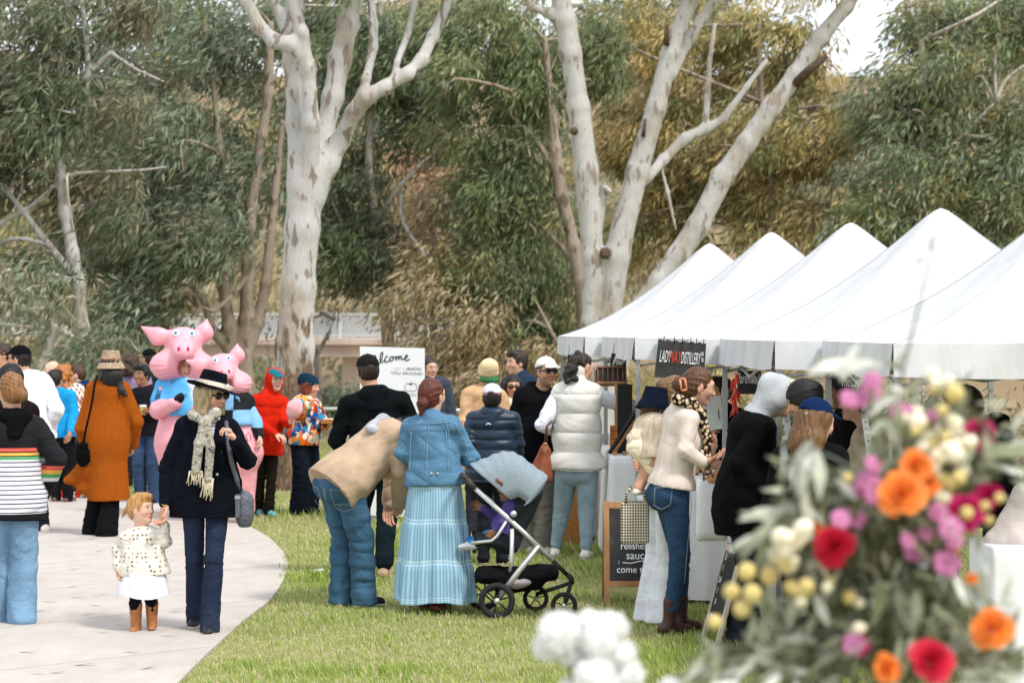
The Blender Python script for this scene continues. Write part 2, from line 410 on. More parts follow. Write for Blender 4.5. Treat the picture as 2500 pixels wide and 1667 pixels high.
    hd += [ell(H(s*.031, .102, .013), np.array((.017, .015, .011))*g, HA, .012*g, 's') for s in (-1, 1)]
    hd += [ball(H(s*.031, .078, .012), .0125*g, .004*g) for s in (-1, 1)]
    hd += [cone(H(0, .088, .014), H(0, .096+.014*nose, -.022), .0070*g, .0115*g*(.6+.4*nose), .014*g), ell(H(0, .092+.006*nose, -.027), np.array((.016*(.6+.4*nose), .010, .008))*g, HA, .010*g)]
    hd += [ell(H(0, .086, -.058), np.array((.024, .013, .0065))*g, HA, .006*g), ell(H(0, .085, -.068), np.array((.020, .013, .0065))*g, HA, .006*g)]
    hd += [ell(H(s*.077, -.004, -.004), np.array((.009, .020, .032))*g, HA, .008*g) for s in (-1, 1)]
    hd += [cone(H(0, -.018, -.05), tp(0, -.012, .86), .052*g*(1.08 if not female else .92)*(.7+.3*b), .060*q, .05)]
    hres = max(.0055*g, res*.62)
    V, Q = surf(hd, hres)
    X = np.stack([(V-Cc)@hr, (V-Cc)@hf, (V-Cc)@hu], 1)/g
    base = np.array(SKIN[skin]); C = np.tile(base, (len(V), 1))
    front = X[:, 1] > .05
    def blend(mask, col, a): C[:] = C*(1-mask[:, None]*a)+np.array(col)*mask[:, None]*a
    gs = lambda x, y, z, sx, sy, sz: np.exp(-(((X[:, 0]-x)/sx)**2+((X[:, 1]-y)/sy)**2+((X[:, 2]-z)/sz)**2))
    for s in (-1, 1):
        blend(gs(s*.04, .08, -.03, .022, .04, .02), base*np.array((1.15, .72, .68)), .55)
        blend(((np.abs(X[:, 2]-.036-.15*(.031-np.abs(X[:, 0]))) < .0055) & (np.abs(X[:, 0]-s*.032) < .019) & front).astype(float), lin(brow), .75)
        e = (((X[:, 0]-s*.031)/.0145)**2+((X[:, 2]-.012)/.0062)**2 < 1) & (X[:, 1] > .07)
        blend(e.astype(float), (.6, .57, .55), .9)
        blend((e & (np.abs(X[:, 0]-s*.031) < .0062)).astype(float), (.03, .02, .015), 1.)
        blend(((np.abs(X[:, 2]-.0195) < .0035) & (np.abs(X[:, 0]-s*.031) < .016) & (X[:, 1] > .07)).astype(float), (.05, .03, .025), .6)
        blend(gs(s*.077, 0, -.004, .02, .03, .03), base*np.array((1.05, .75, .7)), .4)
        blend(gs(s*.008, .108, -.036, .006, .01, .005), base*.3, .8)
    blend(gs(0, .11, -.024, .014, .016, .012), base*np.array((1.1, .78, .74)), .4)
    ml = (np.abs(X[:, 0]) < .025) & (np.abs(X[:, 2]+.063-(.25*X[:, 0]**2*60 if smile else 0)) < .0105) & front & (X[:, 1] > .078)
    blend(ml.astype(float), lip, .8)
    blend(((np.abs(X[:, 0]) < .022) & (np.abs(X[:, 2]+.063) < .0028) & (X[:, 1] > .078)).astype(float), (.75, .7, .66) if smile else (.12, .04, .035), .85)
    if stub:
        blend((((X[:, 2] < -.03) & (X[:, 1] > .0) & (X[:, 2] > -.125)) & ~ml).astype(float)*np.clip((-.03-X[:, 2])/.03, 0, 1), base*.38, .6)
    parts = [(V, Q)]; cols = [C]
    for k, s in (('L', -1), ('R', 1)):
        hd_ = (hands or {}).get(k, {})
        if hd_ is None: continue
        d = unit(Wr[k]-E[k]) if 'd' not in hd_ else unit(hd_['d'])
        n = np.array(hd_.get('n', -Rr*s*1.0)); sd = np.array(hd_.get('s', F))
        pr = hand_prims(Wr[k]+d*.01*q, d, n, sd, g*(.98 if female else 1.08)*hd_.get('g', 1), hd_.get('curl', .55), hd_.get('spread', 1))
        fs = (top or {}).get('sl', 1.)
        if fs < .95: pr.append(cone(E[k], Wr[k], .042*ba*q, .028*ba*q, .03)); pr.append(cone(S[k], E[k], .047*ba*q, .042*ba*q, .03))
        v, q_ = surf(pr, max(.0050, res*.5)); parts.append((v, q_)); cc = np.tile(base*np.array((1, .93, .9)), (len(v), 1)); cols.append(cc)
    inner = torso(-.035, False, -.02)
    for k in 'LR':
        inner += [cone(S[k], E[k], .038*q, .030*q, .03), cone(E[k], Wr[k], .030*q, .022*q, .03)]
        if not noleg: inner += [cone(hips[k], K[k], .058*bq, .036*bq, .02), cone(K[k], A[k], .034*bq, .026*bq, .02), cone(A[k]-U*.03*q, A[k]-U*.045*q+TD[k]*.12*q, .03*q, .022*q, .03)]
    v, q_ = surf(inner, .022); parts.append((v, q_)); cols.append(np.tile(base, (len(v), 1)))
    V, Q = joinvq(*parts); mk('body', V, Q, skin_mat(), root, col=np.concatenate(cols))
    ctx = dict(root=root, O=O, q=q, U=U, F=F, R=Rr, tp=tp, up=up, Ft=Ft, Rt=Rt, S=S, E=E, W=Wr, hips=hips, K=K, A=A, TD=TD, H=H, HA=HA, g=g, Cc=Cc, hf=hf, hr=hr, hu=hu, torso=torso, bq=bq, ba=ba*q, pel=pel, nek=nek, Ln=Ln, res=res, W_=W_, sw=sw, seed=int(px*7+h*100) % 9973)
    if pants: do_pants(ctx, **pants)
    if shoes: do_shoes(ctx, **shoes)
    if top: do_top(ctx, **top)
    if hair: do_hair(ctx, hatted=bool(hat), **hair)
    if hat: do_hat(ctx, **hat)
    if glasses: do_glasses(ctx, **glasses)
    if extra: extra(ctx)
    return root, ctx

def do_top(c, m, e=.014, sl=1.0, hem=-.16, fold=.006, name='jacket', coat=None, collar=None, hood=None, hoodmat=None, arm_e=None, cuff=None, bust=True,
           ff=(16, 16, 30), quilt=None, colf=None, band=None, slim=1., neckcut=None, low=None, rib=0, armcol=None, puff=0):
    tp, E, W, S, q, bq, up, Rt, U, F, Ft = (c[k] for k in ('tp', 'E', 'W', 'S', 'q', 'bq', 'up', 'Rt', 'U', 'F', 'Ft'))
    res = c['res']; ae = e*.8 if arm_e is None else arm_e; ba = c['ba']
    P = c['torso'](e, bust, min(-.1, hem+.06) if coat is None else -.1, slim)
    if coat:                       # (hem height m, front/back radius, width factor, sway)
        hz, rr, wf = coat[:3]; dx = coat[3] if len(coat) > 3 else (0, 0, 0)
        bot = np.array((c['pel'][0]*.5, c['pel'][1]*.5, hz-rr*.0))+np.array(dx)
        P.append(cone(tp(0, 0, .15), bot, .112*bq+e, rr, .10, Rt, wf))
        for pp in (coat[4] if len(coat) > 4 else []): P.append(pp)
    else:
        P.append(cone(tp(0, 0, 0), tp(0, 0, hem-.05), .116*bq+e*1.3, .113*bq+e*1.5, .06, Rt, 1.42))
    if low: P += low
    for k in 'LR':
        if sl >= .95: w = W[k]
        else: w = E[k]+(W[k]-E[k])*((sl-.5)*2) if sl > .5 else S[k]+(E[k]-S[k])*sl*2
        if sl > 0: P.append(cone(S[k], E[k] if sl > .5 else w, .049*ba+ae, .041*ba+ae, .025))
        if sl > .5:
            P.append(cone(E[k], w, .041*ba+ae, .029*ba+ae*.9, .02))
            d = unit(w-E[k]); P.append(('p2', w+d*.004, d))
    if collar: P.append(cone(tp(0, -.015, .93), tp(0, .0, 1.0+collar), .072*q, .066*q, .02))
    p2 = [p for p in P if p[0] == 'p2']; P = [p for p in P if p[0] != 'p2']
    if coat: P.append(plane(np.array((0, 0, coat[0])), (0, 0, -1)))
    else: P.append(plane(tp(0, 0, hem), -up))
    V, Q = surf(P, res)
    if quilt:                      # puffer channels: quilt=(spacing, depth)
        N = normals(V, Q); z = (V-c['pel'])@up
        arm = np.min([np.minimum(segd(V, S[k], E[k]), segd(V, E[k], W[k])) for k in 'LR'], 0) < .075*bq
        zz = np.where(arm, z*.9, z); w = np.abs(np.sin(zz/quilt[0]*math.pi))**.5
        V = V+N*((w-.75)*quilt[1])[:, None]
    V = folds(V, Q, fold, c['seed'], ff)
    for k in 'LR':                 # keep elbows and cuffs creased
        N = normals(V, Q); d = segd(V, E[k]-.01, E[k]+.01); wgt = np.exp(-(d/.075)**2)*.0035*(fold > 0)
        V = V+N*(wgt*2.0*waves(V, c['seed']+13, (40, 40, 60)))[:, None]
    col = None
    if colf is not None: col = colf(V, c)
    o = mk(name, V, Q, m, c['root'], col=col)
    if hood == 'down':
        HP = [cone(tp(-.06, -.05, 1.0), tp(.06, -.05, 1.0), .052*q, .052*q, .03), cone(tp(0, -.085, .98), tp(0, -.125, .78), .060*q, .030*q, .04, Rt, 1.75), cone(tp(-.075, -.01, .97), tp(-.035, .075, .88), .034*q, .026*q, .03), cone(tp(.075, -.01, .97), tp(.035, .075, .88), .034*q, .026*q, .03), cone(tp(-.06, -.05, 1.0), tp(-.08, -.01, .96), .045*q, .036*q, .03), cone(tp(.06, -.05, 1.0), tp(.08, -.01, .96), .045*q, .036*q, .03)]
        V, Q = surf(HP, res*.9); V = folds(V, Q, .006, c['seed']+21, (18, 18, 26)); mk('hood', V, Q, hoodmat or m if colf is None else fab('#0b0c0e'), o)
    if rib and not coat:           # ribbed or stitched waistband along the hem
        RP = [cone(tp(0, 0, 0), tp(0, 0, hem-.05), .116*bq+e*1.3+.004, .113*bq+e*1.5+.003, .06, Rt, 1.42), plane(tp(0, 0, hem-.004), -up), plane(tp(0, 0, hem+rib), up)]+([cone(tp(0, .012, .40), tp(0, 0, .05), .096*bq*slim+e+.004, .110*bq*slim+e+.004, .08, Rt, 1.34)] if hem+rib > .02 else [])
        RP = RP[:1]+RP[3:]+RP[1:3]; V, Q = surf(RP, res*.8); mk('waistband', V, Q, m if colf is None else fab('#0b0c0e'), o)
    if band:                       # ribbed hem / cuffs of another colour
        mb = MB()
        for k in 'LR':
            d = unit(W[k]-E[k]); mb.tube([W[k]-d*.012, W[k]+d*.022], .033*bq+ae, 14)
        mb.build('cuff', band, o, True)
    if hood == 'up':
        H, g, HA = c['H'], c['g'], c['HA']
        P = [ell(H(0, -.018, .026), np.array((.096, .118, .114))*g, HA, .04), cone(H(0, -.03, -.03), tp(0, -.025, .93), .086*g, .085*q, .06, c['hr'], 1.1),
             cone(tp(-.07, 0, .97), tp(.07, 0, .97), .045*q, .045*q, .05), ell(H(0, -.085, .07), np.array((.055, .055, .055))*g, HA, .05),
             ell(H(0, .128, -.015), np.array((.076, .118, .112))*g, HA, .015, 's')]
        V, Q = surf(P, res*.8); V = folds(V, Q, .004, c['seed']+5, (22, 22, 26)); mk('hood', V, Q, hoodmat or m, o)
    return o
def segd(V, a, b):
    ba = b-a; t = np.clip((V-a)@ba/(ba@ba+1e-9), 0, 1); return np.linalg.norm(V-a-t[:, None]*ba, axis=1)
def do_pants(c, m, r=(.088, .062, .055), e=.006, waist=.10, hem=.05, fold=.005, name='trousers', ff=(20, 20, 42), gather=0., butt=1.0, colf=None):
    tp, K, A, hips, q, bq, up, Rt, U = (c[k] for k in ('tp', 'K', 'A', 'hips', 'q', 'bq', 'up', 'Rt', 'U'))
    P = [cone(tp(0, 0, .12), tp(0, -.005, -.02), .104*bq+e, .106*bq+e, .05, Rt, 1.36)]
    P += [ball(c['pel']+c['R']*s*.07*bq-c['F']*.040*bq-U*.040*q, .080*bq*butt+e, .06) for s in (-1, 1)]
    for k in 'LR':
        d = unit(A[k]-K[k]); end = A[k]+U*(hem-.085)*q if hem < .085 else K[k]+(A[k]-K[k])*(1-(hem-.085)/.41)
        P += [cone(hips[k], K[k], r[0]*.90*bq+e*.7, r[1]*.92*bq+e*.7, .012), cone(K[k], end, r[1]*.92*bq+e*.7, r[2]*.95*bq+e*.7, .012)]
    P.append(plane(tp(0, 0, waist), up))
    P.append(plane((0, 0, max(.012, hem*q*.35)), (0, 0, -1)))
    V, Q = surf(P, c['res'])
    V = folds(V, Q, fold, c['seed']+2, ff)
    N = normals(V, Q)
    for k in 'LR':
        for cen, wd, am in ((K[k], .10, .004), (A[k]+U*.06*q, .09, .005+gather)):
            wgt = np.exp(-(np.linalg.norm(V-cen, axis=1)/wd)**2)*am*(fold > 0)
            V = V+N*(wgt*1.5*waves(V, c['seed']+11, (22, 22, 62)))[:, None]
    col = colf(V, c) if colf else None
    return mk(name, V, Q, m, c['root'], col=col)
def do_shoes(c, m, sole='#cfc8ba', shaft=0, shr=1.0, solez=.024, r=.036, l=.185, name='shoe'):
    q, U = c['q'], c['U']
    for k in 'LR':
        A, td = c['A'][k], c['TD'][k]; sd = np.cross(td, U)
        z0 = max(A[2]-.085*q, 0); base = np.array((A[0], A[1], z0))
        heel = base-td*.045*q+U*.038*q; toe = base+td*(l-.06)*q+U*.032*q
        P = [cone(heel, toe, r*q, r*.82*q, .02, sd, 1.12), cone(A+U*.0, heel+td*.02*q, .036*q, .034*q, .03), cone(base+td*.02*q+U*.065*q, toe, .03*q, .02*q, .03)]
        if shaft: P.append(cone(A, A+U*shaft*q+(c['K'][k]-A)*np.array((1, 1, 0))*.2, .040*q*shr, .052*q*shr, .02))
        P.append(plane(base+U*solez*q*.8, -U))
        V, Q = surf(P, min(c['res'], .009)); o = mk(name, V, Q, m, c['root'])
        S = [cone(heel, toe, (r+.004)*q, (r*.82+.005)*q, .02, sd, 1.12), plane(base+U*.001, -U), plane(base+U*solez*q, U)]
        V, Q = surf(S, min(c['res'], .008)); mk('sole', V, Q, mat('sole_'+sole, sole, .8, .2, 30), o)

def do_hair(c, style, color, hatted=False, bun=None, length=.3, side=0., n=40, vol=1.0, amp=.004):
    H, g, HA = c['H'], c['g'], c['HA']; hr, hf, hu = c['hr'], c['hf'], c['hu']; v = vol
    face = ell(H(0, .118, -.045), np.array((.066, .098, .098))*g, HA, .012, 's')
    cut = plane(H(0, 0, -.075), -hu); P = [ell(H(0, -.016, .030), np.array((.083*v, .103*v, .100*v))*g, HA, .02)]
    if style == 'short':
        P += [ell(H(0, -.045, -.01), np.array((.078, .066, .08))*g, HA, .03), ell(H(0, .055, .10), np.array((.06, .045, .03))*g, HA, .03), face, ell(H(0, .10, -.035), np.array((.12, .09, .06))*g, HA, .01, 's'), plane(H(0, -.05, -.075), -hu+.35*hf)]
    elif style == 'pulled':
        P += [ell(H(0, -.04, -.02), np.array((.074, .07, .08))*g, HA, .03), face, ell(H(0, .085, -.06), np.array((.12, .09, .075))*g, HA, .01, 's'), plane(H(0, -.05, -.085), -hu+.3*hf)]
        bx, by, bz, br = bun or (0, -.13, .02, .04); P.append(ball(H(bx, by, bz), br*g, .025))
        if length: P.append(cone(H(bx, by-.01, bz), H(bx+side, by-.015, bz-length), br*g*.9, br*g*.35, .03))
    elif style == 'long':
        P += [cone(H(0, -.035, .02), H(side*.4, -.06, -.12), .085*g, .085*g, .04, hr, 1.1), cone(H(side*.4, -.06, -.1), H(side, -.065, -length), .07*g*v, .035*g, .04, hr, 1.5), face]
    elif style == 'bob':
        for s in (-1, 1): P.append(cone(H(s*.066, -.012, .03), H(s*.077, -.004, -length), .034*g*v, .030*g*v, .03, hf, 1.7))
        P += [cone(H(0, -.06, 0), H(0, -.062, -length), .06*g, .05*g, .04, hr, 1.3), face, plane(H(0, 0, -length), -hu)]
    elif style == 'curly':
        r = np.random.default_rng(c['seed'])
        for i in range(n):
            a = r.uniform(-math.pi, math.pi); z = r.uniform(-length, .11)
            if z < .05 and math.sin(a) > .2: a = -a
            rad = math.sqrt(max(.02, 1-(max(z, 0)/.125)**2))
            P.append(ball(H(.085*v*rad*math.cos(a), -.03+.09*v*rad*math.sin(a), z), r.uniform(.022, .038)*g*v, .012))
        P.append(face)
    if hatted: P.append(plane(H(0, 0, .055), hu))
    V, Q = surf(P, max(.006*g, c['res']*.7))
    N = normals(V, Q); X = (V-c['Cc'])@HA.T/g
    an = np.arctan2(X[:, 0], -X[:, 1])
    if style == 'pulled':
        b0 = np.array(bun[:3] if bun else (0, -.13, .02)); D = X-b0; an = np.arctan2(D[:, 0], D[:, 2])
    V = V+N*(amp*.5*g*(np.sin(an*19+5*np.sin(X[:, 2]*17+an*2))+.7*np.sin(an*41+X[:, 2]*30+3*np.sin(an*5))))[:, None]
    V = folds(V, Q, .003*g, c['seed']+3, (30, 30, 12))
    return mk('hair', V, Q, hair_mat(color), c['root'])

def do_hat(c, style, m, band=None, brim=None, tilt=0, back=False, back_gap=None, col=None, colf=None, brimc=None):
    H, g, HA, hu, hf, hr = (c[k] for k in ('H', 'g', 'HA', 'hu', 'hf', 'hr'))
    rs = .0055*max(g, c['res']/.010*.9)
    if style == 'cap':
        s = -1 if back else 1
        P = [ell(H(0, -.012, .050), np.array((.088, .107, .086))*g, HA, .02), plane(H(0, 0, .046), -hu+hf*.22)]
        if back_gap: P.append(ell(H(0, -.13, .03), np.array((.04, .06, .035))*g, HA, .006, 's'))
        V, Q = surf(P, rs)
        X = (V-c['Cc'])@HA.T/g; N = normals(V, Q); an = np.arctan2(X[:, 0], X[:, 1])
        V = V-N*(.002*g*np.exp(-(((an*3/math.pi+.0) % 1-.5)/.06)**2))[:, None]
        o = mk('cap', V, Q, m, c['root'], col=None if colf is None else colf(X))
        fb = unit(hf*.97-hu*.16)*s; B = np.array((hr, fb, np.cross(hr, fb)))
        P = [ell(H(0, s*.112, .054), np.array((.070, .072, .008))*g, B, .01), cone(H(-.05, s*.092, .062), H(.05, s*.092, .062), .006*g, .006*g, .01)]
        V, Q = surf(P, rs*.8); X = (V-c['Cc'])@HA.T/g; V = V-hu*((X[:, 0]/.075)**2*.014*g)[:, None]
        mk('brim', V, Q, brim or m, o); mb = MB(); mb.lathe([(0, .006), (.006, .005), (.008, 0)], 8, H(0, -.012, .134), HA, g, g); mb.build('button', m, o, True)
    elif style == 'beanie':
        P = [ell(H(0, -.02, .045), np.array((.090, .110, .096))*g, HA, .03), plane(H(0, 0, .005), -hu+hf*.35)]
        if band == 'slouch': P.insert(1, ell(H(0, -.085, .075), np.array((.075, .07, .07))*g, HA, .04))
        P.insert(1, cone(H(0, -.02, .035), H(0, -.015, .02), .098*g, .1*g, .01, hf, 1.15))
        V, Q = surf(P, rs); N = normals(V, Q); X = (V-c['Cc'])@HA.T/g; an = np.arctan2(X[:, 0], X[:, 1]+.02)
        V = V+N*(.0028*g*np.sin(an*38))[:, None]; o = mk('beanie', V, Q, m, c['root'])
    elif style == 'bucket':
        P = [cone(H(0, -.012, .055), H(0, -.012, .115), .098*g, .083*g, .012, hf, 1.12), plane(H(0, 0, .03), -hu), plane(H(0, 0, .145), hu)]
        V, Q = surf(P, rs); V = folds(V, Q, .003, 5); o = mk('crown', V, Q, m, c['root'])
        mb = MB(); mb.lathe([(.098, .045), (.118, .015), (.136, -.022), (.137, -.025), (.117, .009), (.096, .04)], 36, H(0, -.012, 0), HA, g, g*1.1); mb.build('brim', brim or m, o, True)
        if band: mb = MB(); [mb.lathe([(.1005-.003*i, .045+.0115*i), (.1015-.003*i, .056+.0115*i)], 36, H(0, -.012, 0), HA, g, g*1.12) for i in (1,)]; mb.build('band', band, o, True)
    elif style == 'fedora':
        a = R_(tilt); B = np.array((hr*math.cos(a)+hu*math.sin(a), hf, hu*math.cos(a)-hr*math.sin(a))); b0 = H(0, -.010, .045)
        L = lambda x, y, z: b0+g*(B[0]*x+B[1]*y+B[2]*z)
        P = [cone(L(0, 0, .0), L(0, 0, .085), .099*g, .080*g, .012, hf, 1.15), ell(L(0, 0, .135), np.array((.028, .11, .045))*g, B, .03, 's'), plane(L(0, 0, .0), -B[2]), plane(L(0, 0, .118), B[2])]
        V, Q = surf(P, rs); o = mk('crown', V, Q, m, c['root'])
        ring = []; n = 44
        for rr, dz in ((.094, .012), (.098, .004), (.158, .0), (.161, .004), (.158, .007), (.098, .012)):
            for j in range(n):
                t = 2*math.pi*j/n; x, y = math.cos(t), math.sin(t)
                fl = ((rr-.098)/.08)**2 if rr > .098 else 0
                ring.append(L(rr*x, rr*y*1.12, dz+fl*(.030*x*x-.022*max(0, y)+.012*max(0, -y))))
        mk('brim', np.array(ring), grid_faces(n, 6, True), m, o)
        mb = MB()
        for z0, z1 in ((.016, .046),): mb.lathe([(.1015-z0*.22, z0), (.1015-z1*.22, z1)], 40, b0, B*g, 1, 1.15)
        mb.build('band', band, o, True)
    return o
def do_glasses(c, m=None, clear=False, big=1.0):
    H, g, HA = c['H'], c['g'], c['HA']; m = m or mat('sunglass_black', (.006, .006, .007), .12, 0, spec=.6)
    if clear:
        mb = MB()
        for s in (-1, 1):
            mb.tube([H(s*.033+.025*math.cos(t)*1.0, .108-.004*abs(math.cos(t)), .010+.020*math.sin(t)) for t in np.linspace(0, 2*math.pi, 15)], .0022*g, 5)
            mb.tube([H(s*.058, .104, .016), H(s*.079, .01, .012)], .0022*g, 5)
        mb.tube([H(-.009, .109, .014), H(.009, .109, .014)], .0022*g, 5); return mb.build('glasses', m, c['root'], True)
    P = [ell(H(s*.034, .101-.002, .010), np.array((.029*big, .0105, .021*big))*g, HA, .006) for s in (-1, 1)]
    P += [cone(H(-.02, .108, .018), H(.02, .108, .018), .006*g, .006*g, .004)]
    for s in (-1, 1): P.append(cone(H(s*.060, .092, .016), H(s*.081, .0, .010), .0065*g, .0055*g, .004))
    V, Q = surf(P, .0042*max(g, c['res']*100*.8)); return mk('sunglasses', V, Q, m, c['root'])
def skirt(c, name, m, z0, z1, r0, r1, nf=9, amp=.03, dx=(0, 0), wf=1.3, tiers=None, nu=120, nv=40, r_f=None, cen=None):
    """gathered skirt: loft with folds and uv (u round, v down)"""
    u = np.linspace(0, 1, nu, endpoint=False); v = np.linspace(0, 1, nv); uu, vv = np.meshgrid(u, v); a = uu*2*math.pi
    r = r0+(r1-r0)*vv**.85
    if tiers:
        for t in tiers: r = r+np.where(vv > t, .009*np.minimum(1, (vv-t)/.05)-.002*np.clip((vv-t)/.3, 0, 1), 0)
    r = r+amp*vv**.8*(np.sin(a*nf+1.5*np.sin(a*2+1))*.6+np.sin(a*(nf*1.7)+2)*.4)+.004*np.sin(a*31+vv*6)*vv
    cx = c['pel'][0] if cen is None else cen[0]; cyy = c['pel'][1] if cen is None else cen[1]; R2, F2 = c['R'], c['F']
    X = cx+dx[0]*vv+r*(np.cos(a)*wf*R2[0]+np.sin(a)*F2[0]); Yy = cyy+dx[1]*vv+r*(np.cos(a)*wf*R2[1]+np.sin(a)*F2[1]); Z = z0+(z1-z0)*vv+.012*np.sin(a*nf*.5)*vv
    V = np.stack([X, Yy, Z], -1).reshape(-1, 3); Fs = grid_faces(nu, nv, True)
    return mk(name, V, Fs, m, c['root'], uv=np.stack([uu, vv], -1).reshape(-1, 2))
# ------------------------------------------------------------------ ground, path, grass
def ground_z(x, y):
    y = np.asarray(y, float); z = np.zeros_like(y)
    z = z - 2.6*np.clip((y-50)/16, 0, 1)**2*(3-2*np.clip((y-50)/16, 0, 1))
    z = z + np.where(y > 118, (y-118)*.16, 0)
    return z
xs = np.concatenate([np.linspace(-300, -30, 12), np.linspace(-28, 28, 57), np.linspace(30, 300, 12)])
ys = np.concatenate([np.linspace(-40, 48, 60), np.linspace(49, 70, 22), np.linspace(74, 118, 10), np.linspace(122, 420, 20)])
gx, gy = np.meshgrid(xs, ys); gz = ground_z(gx, gy)
m, b = newmat('grass_ground', .95, .1); co = coords(m); L = m.node_tree.links
n1 = noise_n(m, co, .9, 6); n2 = noise_n(m, co, 14, 4); n3 = noise_n(m, co, 90, 3)
c1 = ramp(m, n1, [(.36, (.19, .235, .06)), (.50, (.25, .28, .085)), (.62, (.40, .36, .19)), (.74, (.42, .35, .23))])
c1 = mixc(m, .55, c1, ramp(m, n2, [(.3, (.15, .18, .05)), (.52, (.26, .27, .09)), (.75, (.44, .39, .22))]))
c1 = mixc(m, .5, c1, ramp(m, n3, [(.3, (.10, .12, .03)), (.7, (.40, .38, .18))]))
yy = sep(m, co)[1]; far = math_n(m, 'SMOOTH_MAX', math_n(m, 'MULTIPLY', math_n(m, 'SUBTRACT', yy, 36.), .1), 0.); far = math_n(m, 'MINIMUM', far, 1.)
c1 = mixc(m, far, c1, ramp(m, n2, [(.3, (.16, .12, .07)), (.55, (.30, .22, .13)), (.75, (.42, .30, .19))]))
L.new(c1, b.inputs['Base Color']); bump_n(m, b, n3, .6, .02)
g = mk('ground', np.stack([gx, gy, gz], -1).reshape(-1, 3), grid_faces(len(xs), len(ys)), m); tag(g, 'grassy park ground falling to a river beyond the trees', 'ground', kind='structure')

PATH_R = [(-1.9, -12), (-1.9, 0), (-1.88, 9), (-1.87, 13.6), (-1.86, 14.84), (-1.82, 16.4), (-1.76, 17.6), (-1.79, 18.9), (-1.876, 20.27), (-2.03, 21.45), (-2.28, 22.8), (-2.57, 23.98), (-2.85, 25.0), (-3.35, 26.4), (-4.3, 27.9), (-6.0, 29.2), (-8.5, 30.0), (-12, 30.6), (-16, 31)]
PATH_L = [(-6.2, -12), (-6.2, 0), (-6.2, 9), (-6.2, 12.4), (-6.2, 13.8), (-6.2, 15.0), (-6.2, 16.0), (-6.2, 17.0), (-6.25, 18.0), (-6.35, 19.0), (-6.5, 20.0), (-6.8, 21.0), (-7.2, 22.0), (-7.8, 23.0), (-8.6, 23.9), (-9.6, 24.6), (-11, 25.2), (-13, 25.6), (-16, 26)]
_pr = np.array(PATH_R); _pl = np.array(PATH_L)
def _arc(p): return np.concatenate([[0], np.cumsum(np.linalg.norm(np.diff(p, axis=0), axis=1))])
_ar, _al = _arc(_pr), _arc(_pl)
def pr_at(t): return np.array([np.interp(t*_ar[-1], _ar, _pr[:, i]) for i in (0, 1)])
def pl_at(t): return np.array([np.interp(t*_al[-1], _al, _pl[:, i]) for i in (0, 1)])
m, b = newmat('concrete', .88, .2); co = coords(m); L = m.node_tree.links
n1 = noise_n(m, co, 1.3, 6); n2 = noise_n(m, co, 9, 6, (1, .35, 1)); n3 = noise_n(m, co, 160, 2)
c1 = ramp(m, n1, [(.3, (.42, .365, .325)), (.7, (.54, .49, .445))]); c1 = mixc(m, .4, c1, ramp(m, n2, [(.3, (.40, .365, .335)), (.7, (.57, .535, .50))]))
c1 = mixc(m, .25, c1, ramp(m, n3, [(.35, (.32, .29, .265)), (.65, (.60, .565, .53))])); L.new(c1, b.inputs['Base Color']); bump_n(m, b, n3, .25, .004)
MCONC = m
path = empty('path', (0, 0, 0)); tag(path, 'pale concrete footpath curving away to the left', 'path', kind='structure')
yj = [-12, -6, 0, 4.6, 7.2, 9.8, 12.4, 15.06, 17.7, 20.3, 22.6, 24.7, 26.6]
ts = [np.interp(y, _pr[:15, 1], _ar[:15])/_ar[-1] for y in yj]+[.80, .86, .92, 1.0]
for i in range(len(ts)-1):
    K_ = 7; g_ = .024/_ar[-1]; tt = np.linspace(ts[i]+g_*.5, ts[i+1]-g_*.5, K_)
    top = []
    for t in tt: top.append((pl_at(t), pr_at(t)))
    V = []; NU = 9
    for a, c_ in top:
        for u in np.linspace(0, 1, NU): p = a+(c_-a)*u; V.append((p[0], p[1], .020+.0015*math.sin(p[0]*2+p[1])))
    n0 = len(V); Vb = [(x, y, -.06) for x, y, z in V]
    F = [tuple(f) for f in grid_faces(NU, K_)]
    rim = [j for j in range(NU)]+[(i_*NU+NU-1) for i_ in range(1, K_)]+[(K_-1)*NU+j for j in range(NU-2, -1, -1)]+[i_*NU for i_ in range(K_-2, 0, -1)]
    F += [(rim[j], rim[j-1], rim[j-1]+n0, rim[j]+n0) for j in range(len(rim))]
    mk('concrete_slab', np.array(V+Vb), F, MCONC, path, smooth=False)
def edge_x(y): return np.interp(y, _pr[:19, 1], _pr[:19, 0])

